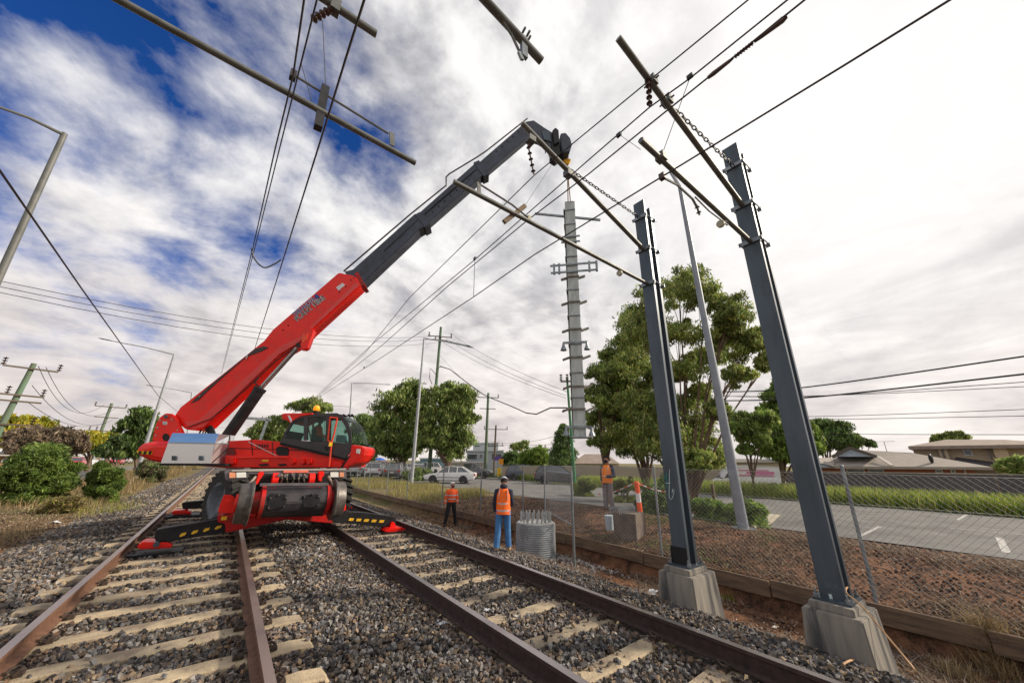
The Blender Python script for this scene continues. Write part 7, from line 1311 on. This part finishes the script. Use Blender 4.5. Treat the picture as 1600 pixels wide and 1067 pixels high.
def house(lab, u0, u1, veave, vridge, vbase, dist, wm, rm, wins=(), name='house', hip=.25, cat='house'):
    uc = (u0+u1)/2; v_, w_ = hframe(uc, dist); H_ = lambda u, v: hp(u, v, dist, uc); A_, B_ = H_(u0+1.5, veave), H_(u1-1.5, veave); zb_ = min(H_(uc, vbase)[2], zg(A_[0], A_[1]))-.4; e = empty(name, (A_[0], A_[1], zb_), lab, cat); ez = H_(uc, veave)[2]
    b = MB(); b.prism([(A_[0], A_[1], zb_), (B_[0], B_[1], zb_), (B_[0], B_[1], ez), (A_[0], A_[1], ez)], v_*8); b.build('wall', wm, e)
    if vridge is not None: L0, R0 = H_(u0, veave)-v_*.5, H_(u1, veave)-v_*.5; f = (u1-u0)*hip; Lr, Rr = H_(u0+f, vridge)+v_*4, H_(u1-f, vridge)+v_*4; L1, R1 = L0+v_*9, R0+v_*9; b = MB(); b.add([L0, R0, Rr, Lr, L1, R1], [(0, 1, 2, 3), (1, 5, 2), (0, 3, 4), (3, 2, 5, 4), (0, 4, 5, 1)]); b.build('roof', rm, e)
    else: b = MB(); b.bar(H_(u0, veave)-v_*.1, H_(u1, veave)-v_*.1, .3, .2); b.build('parapet', rm, e)
    for a, c, d_, f in wins: winf(e, H_(a, c)-v_*.02, H_(d_, f)-v_*.02, v_)
    return e
house('brown roofed cream house behind the hanging pole', 893, 968, 724, 708, 736, 45, render_c, roof_t, [(905, 727, 914, 732), (924, 727, 932, 732), (945, 727, 952, 732)])
house('low house with a dark flat carport roof left of the rightmost mast', 1112, 1225, 722, 716, 738, 52, render_c, mat('carport_roof', (.14, .125, .11), None, 3, .8), [(1130, 726, 1140, 734), (1160, 726, 1170, 734)], hip=.1)
house('red roofed house left of the conifer', 850, 884, 722, 711, 736, 62, render_c, roof_r); house('house with a pale roof behind the bright shrubs', 800, 852, 713, 705, 735, 74, render_c, roof_t)
house('modern blue grey two storey building behind the poles', 728, 788, 704, None, 736, 72, bldg, mat('panel_light', (.50, .53, .54), None, 3, .6), [(731, 709, 746, 718), (749, 709, 754, 716), (768, 708, 784, 718)], 'office_building', cat='building')
house('upper floor block of the modern building', 738, 780, 692, None, 704, 75, mat('panel_mid', (.44, .47, .48), None, 3, .6), mat('panel_light2', (.50, .53, .54), None, 3, .6), [(741, 695, 750, 698), (762, 695, 772, 698)], 'office_building', cat='building')
house('teal fronted shop behind the car park trees', 655, 700, 716, None, 740, 64, mat('teal_wall', (.20, .33, .38), None, 3, .7), mat('pale_roof', (.52, .55, .58), None, 3, .6), [(672, 722, 684, 733)], 'shop', cat='shop')
house('long low cream shop behind the car park', 700, 760, 722, None, 740, 60, render_c, mat('pale_roof2', (.55, .55, .55), None, 3, .6), [(707, 726, 720, 732), (726, 726, 740, 732)], 'shop', cat='shop')
house('low brick building at the left edge', -20, 32, 712, 705, 735, 48, mat('tan_brick', (.36, .22, .12), None, 4, .9), mat('pale_roof3', (.5, .45, .40), None, 3, .7), [(4, 716, 12, 722), (16, 716, 26, 722)])
house('house roof behind the small trees far right of the conifer', 1100, 1150, 716, 706, 735, 62, render_c, roof_t)
# garden fences: grey palings on the right, pale ones in the middle
def pfence(lab, u0, v0, d0, u1, v1, d1, m, hgt=None, name='paling_fence'):
    A, B = at(u0, v0, d0), at(u1, v1, d1); n = int(np.linalg.norm(B-A)/.14); e = empty(name, (A[0], A[1], zg(A[0], A[1])), lab, 'fence'); b = MB(); d = (B-A)/n
    dn = _unit(d*[1, 1, 0]); nn = np.array([-dn[1], dn[0], 0])
    for i in range(n):
        c = A+d*(i+.5); z0 = zg(c[0], c[1])-.1; z1 = c[2]+rnd.uniform(-.03, .03); b.box((c[0]+nn[0]*.012*(i % 2), c[1]+nn[1]*.012*(i % 2), (z0+z1)/2), (.137, .018, z1-z0), ax=(dn, nn, (0, 0, 1)))
    b.build('palings', m, e); b = MB(); up_ = np.array([0, 0, .03]); b.bar(A+up_, B+up_, .05, .05); b.build('capping_rail', MATS['pale_flashing'], e); return e
pfence('long grey paling fence below the brick house', 1195, 736, 37.8, 1552, 741.5, 34.5, paling); pfence('grey paling fence section right of the gate post', 1554, 741.5, 34.5, 1680, 744, 33, paling)
pfence('pale paling fence behind the gum trees', 905, 727, 41, 1195, 735, 38, paling_p); pfence('pale timber fence behind the parked wagons', 785, 729, 44, 905, 728, 41, paling_p)
# small street furniture far off
def signp(lab, u, v, dist, w, h, m, vb=740):
    c = at(u, v, dist); e = empty('sign', (c[0], c[1], zg(c[0], c[1])), lab, 'sign'); b = MB(); vv = _unit(c*[1, 1, 0]); b.box(c, (w, .05, h), ax=(np.array([vv[1], -vv[0], 0]), vv, (0, 0, 1))); b.build('board', m, e); b = MB(); b.cyl((c[0]+vv[0]*.06, c[1]+vv[1]*.06, zg(c[0], c[1])-.1), (c[0]+vv[0]*.06, c[1]+vv[1]*.06, c[2]), .04, 6); b.build('post', galv, e)
signp('small teal sign on a post beside the crane nose', 575, 704, 38, .55, .95, mat('teal_sign', (.03, .12, .12), None, 4, .6)); signp('orange sign in front of the modern building', 783, 721, 50, .6, .7, mat('orange_sign', (.85, .32, .02), None, 4, .6)); signp('yellow sign at the foot of the dark timber pole', 780, 737, 46, .5, 1.0, mat('yellow_sign', (.80, .50, .02), None, 4, .6)); signp('purple sign beside the dark timber pole', 778, 716, 52, .9, .5, mat('purple_sign', (.16, .08, .40), None, 4, .6))
b = MB(); q = gp(1117, 787); b.box((q[0], q[1], q[2]+.45), (.13, .13, 1.0)); e = tag(b.build('timber_bollard', timber, bevel=.02), 'short grey timber bollard beside the hedge near the grey lamp column', 'bollard')
# blue market umbrella in the car park
q = at(593, 719, 66); e = empty('parasol', (q[0], q[1], zg(q[0], q[1])), 'blue parasol under the trees behind the car park', 'parasol'); b = MB(); b.loft([[(q[0]+r*math.cos(t_), q[1]+r*math.sin(t_), q[2]+z) for t_ in np.linspace(0, 6.283, 9)[:-1]] for r, z in ((1.1, 0), (.6, .3), (.05, .45))]); b.build('canopy', mat('parasol_blue', (.02, .10, .45), None, 4, .7), e); b = MB(); b.cyl((q[0], q[1], zg(q[0], q[1])), q, .03, 6); b.build('pole', galv, e)
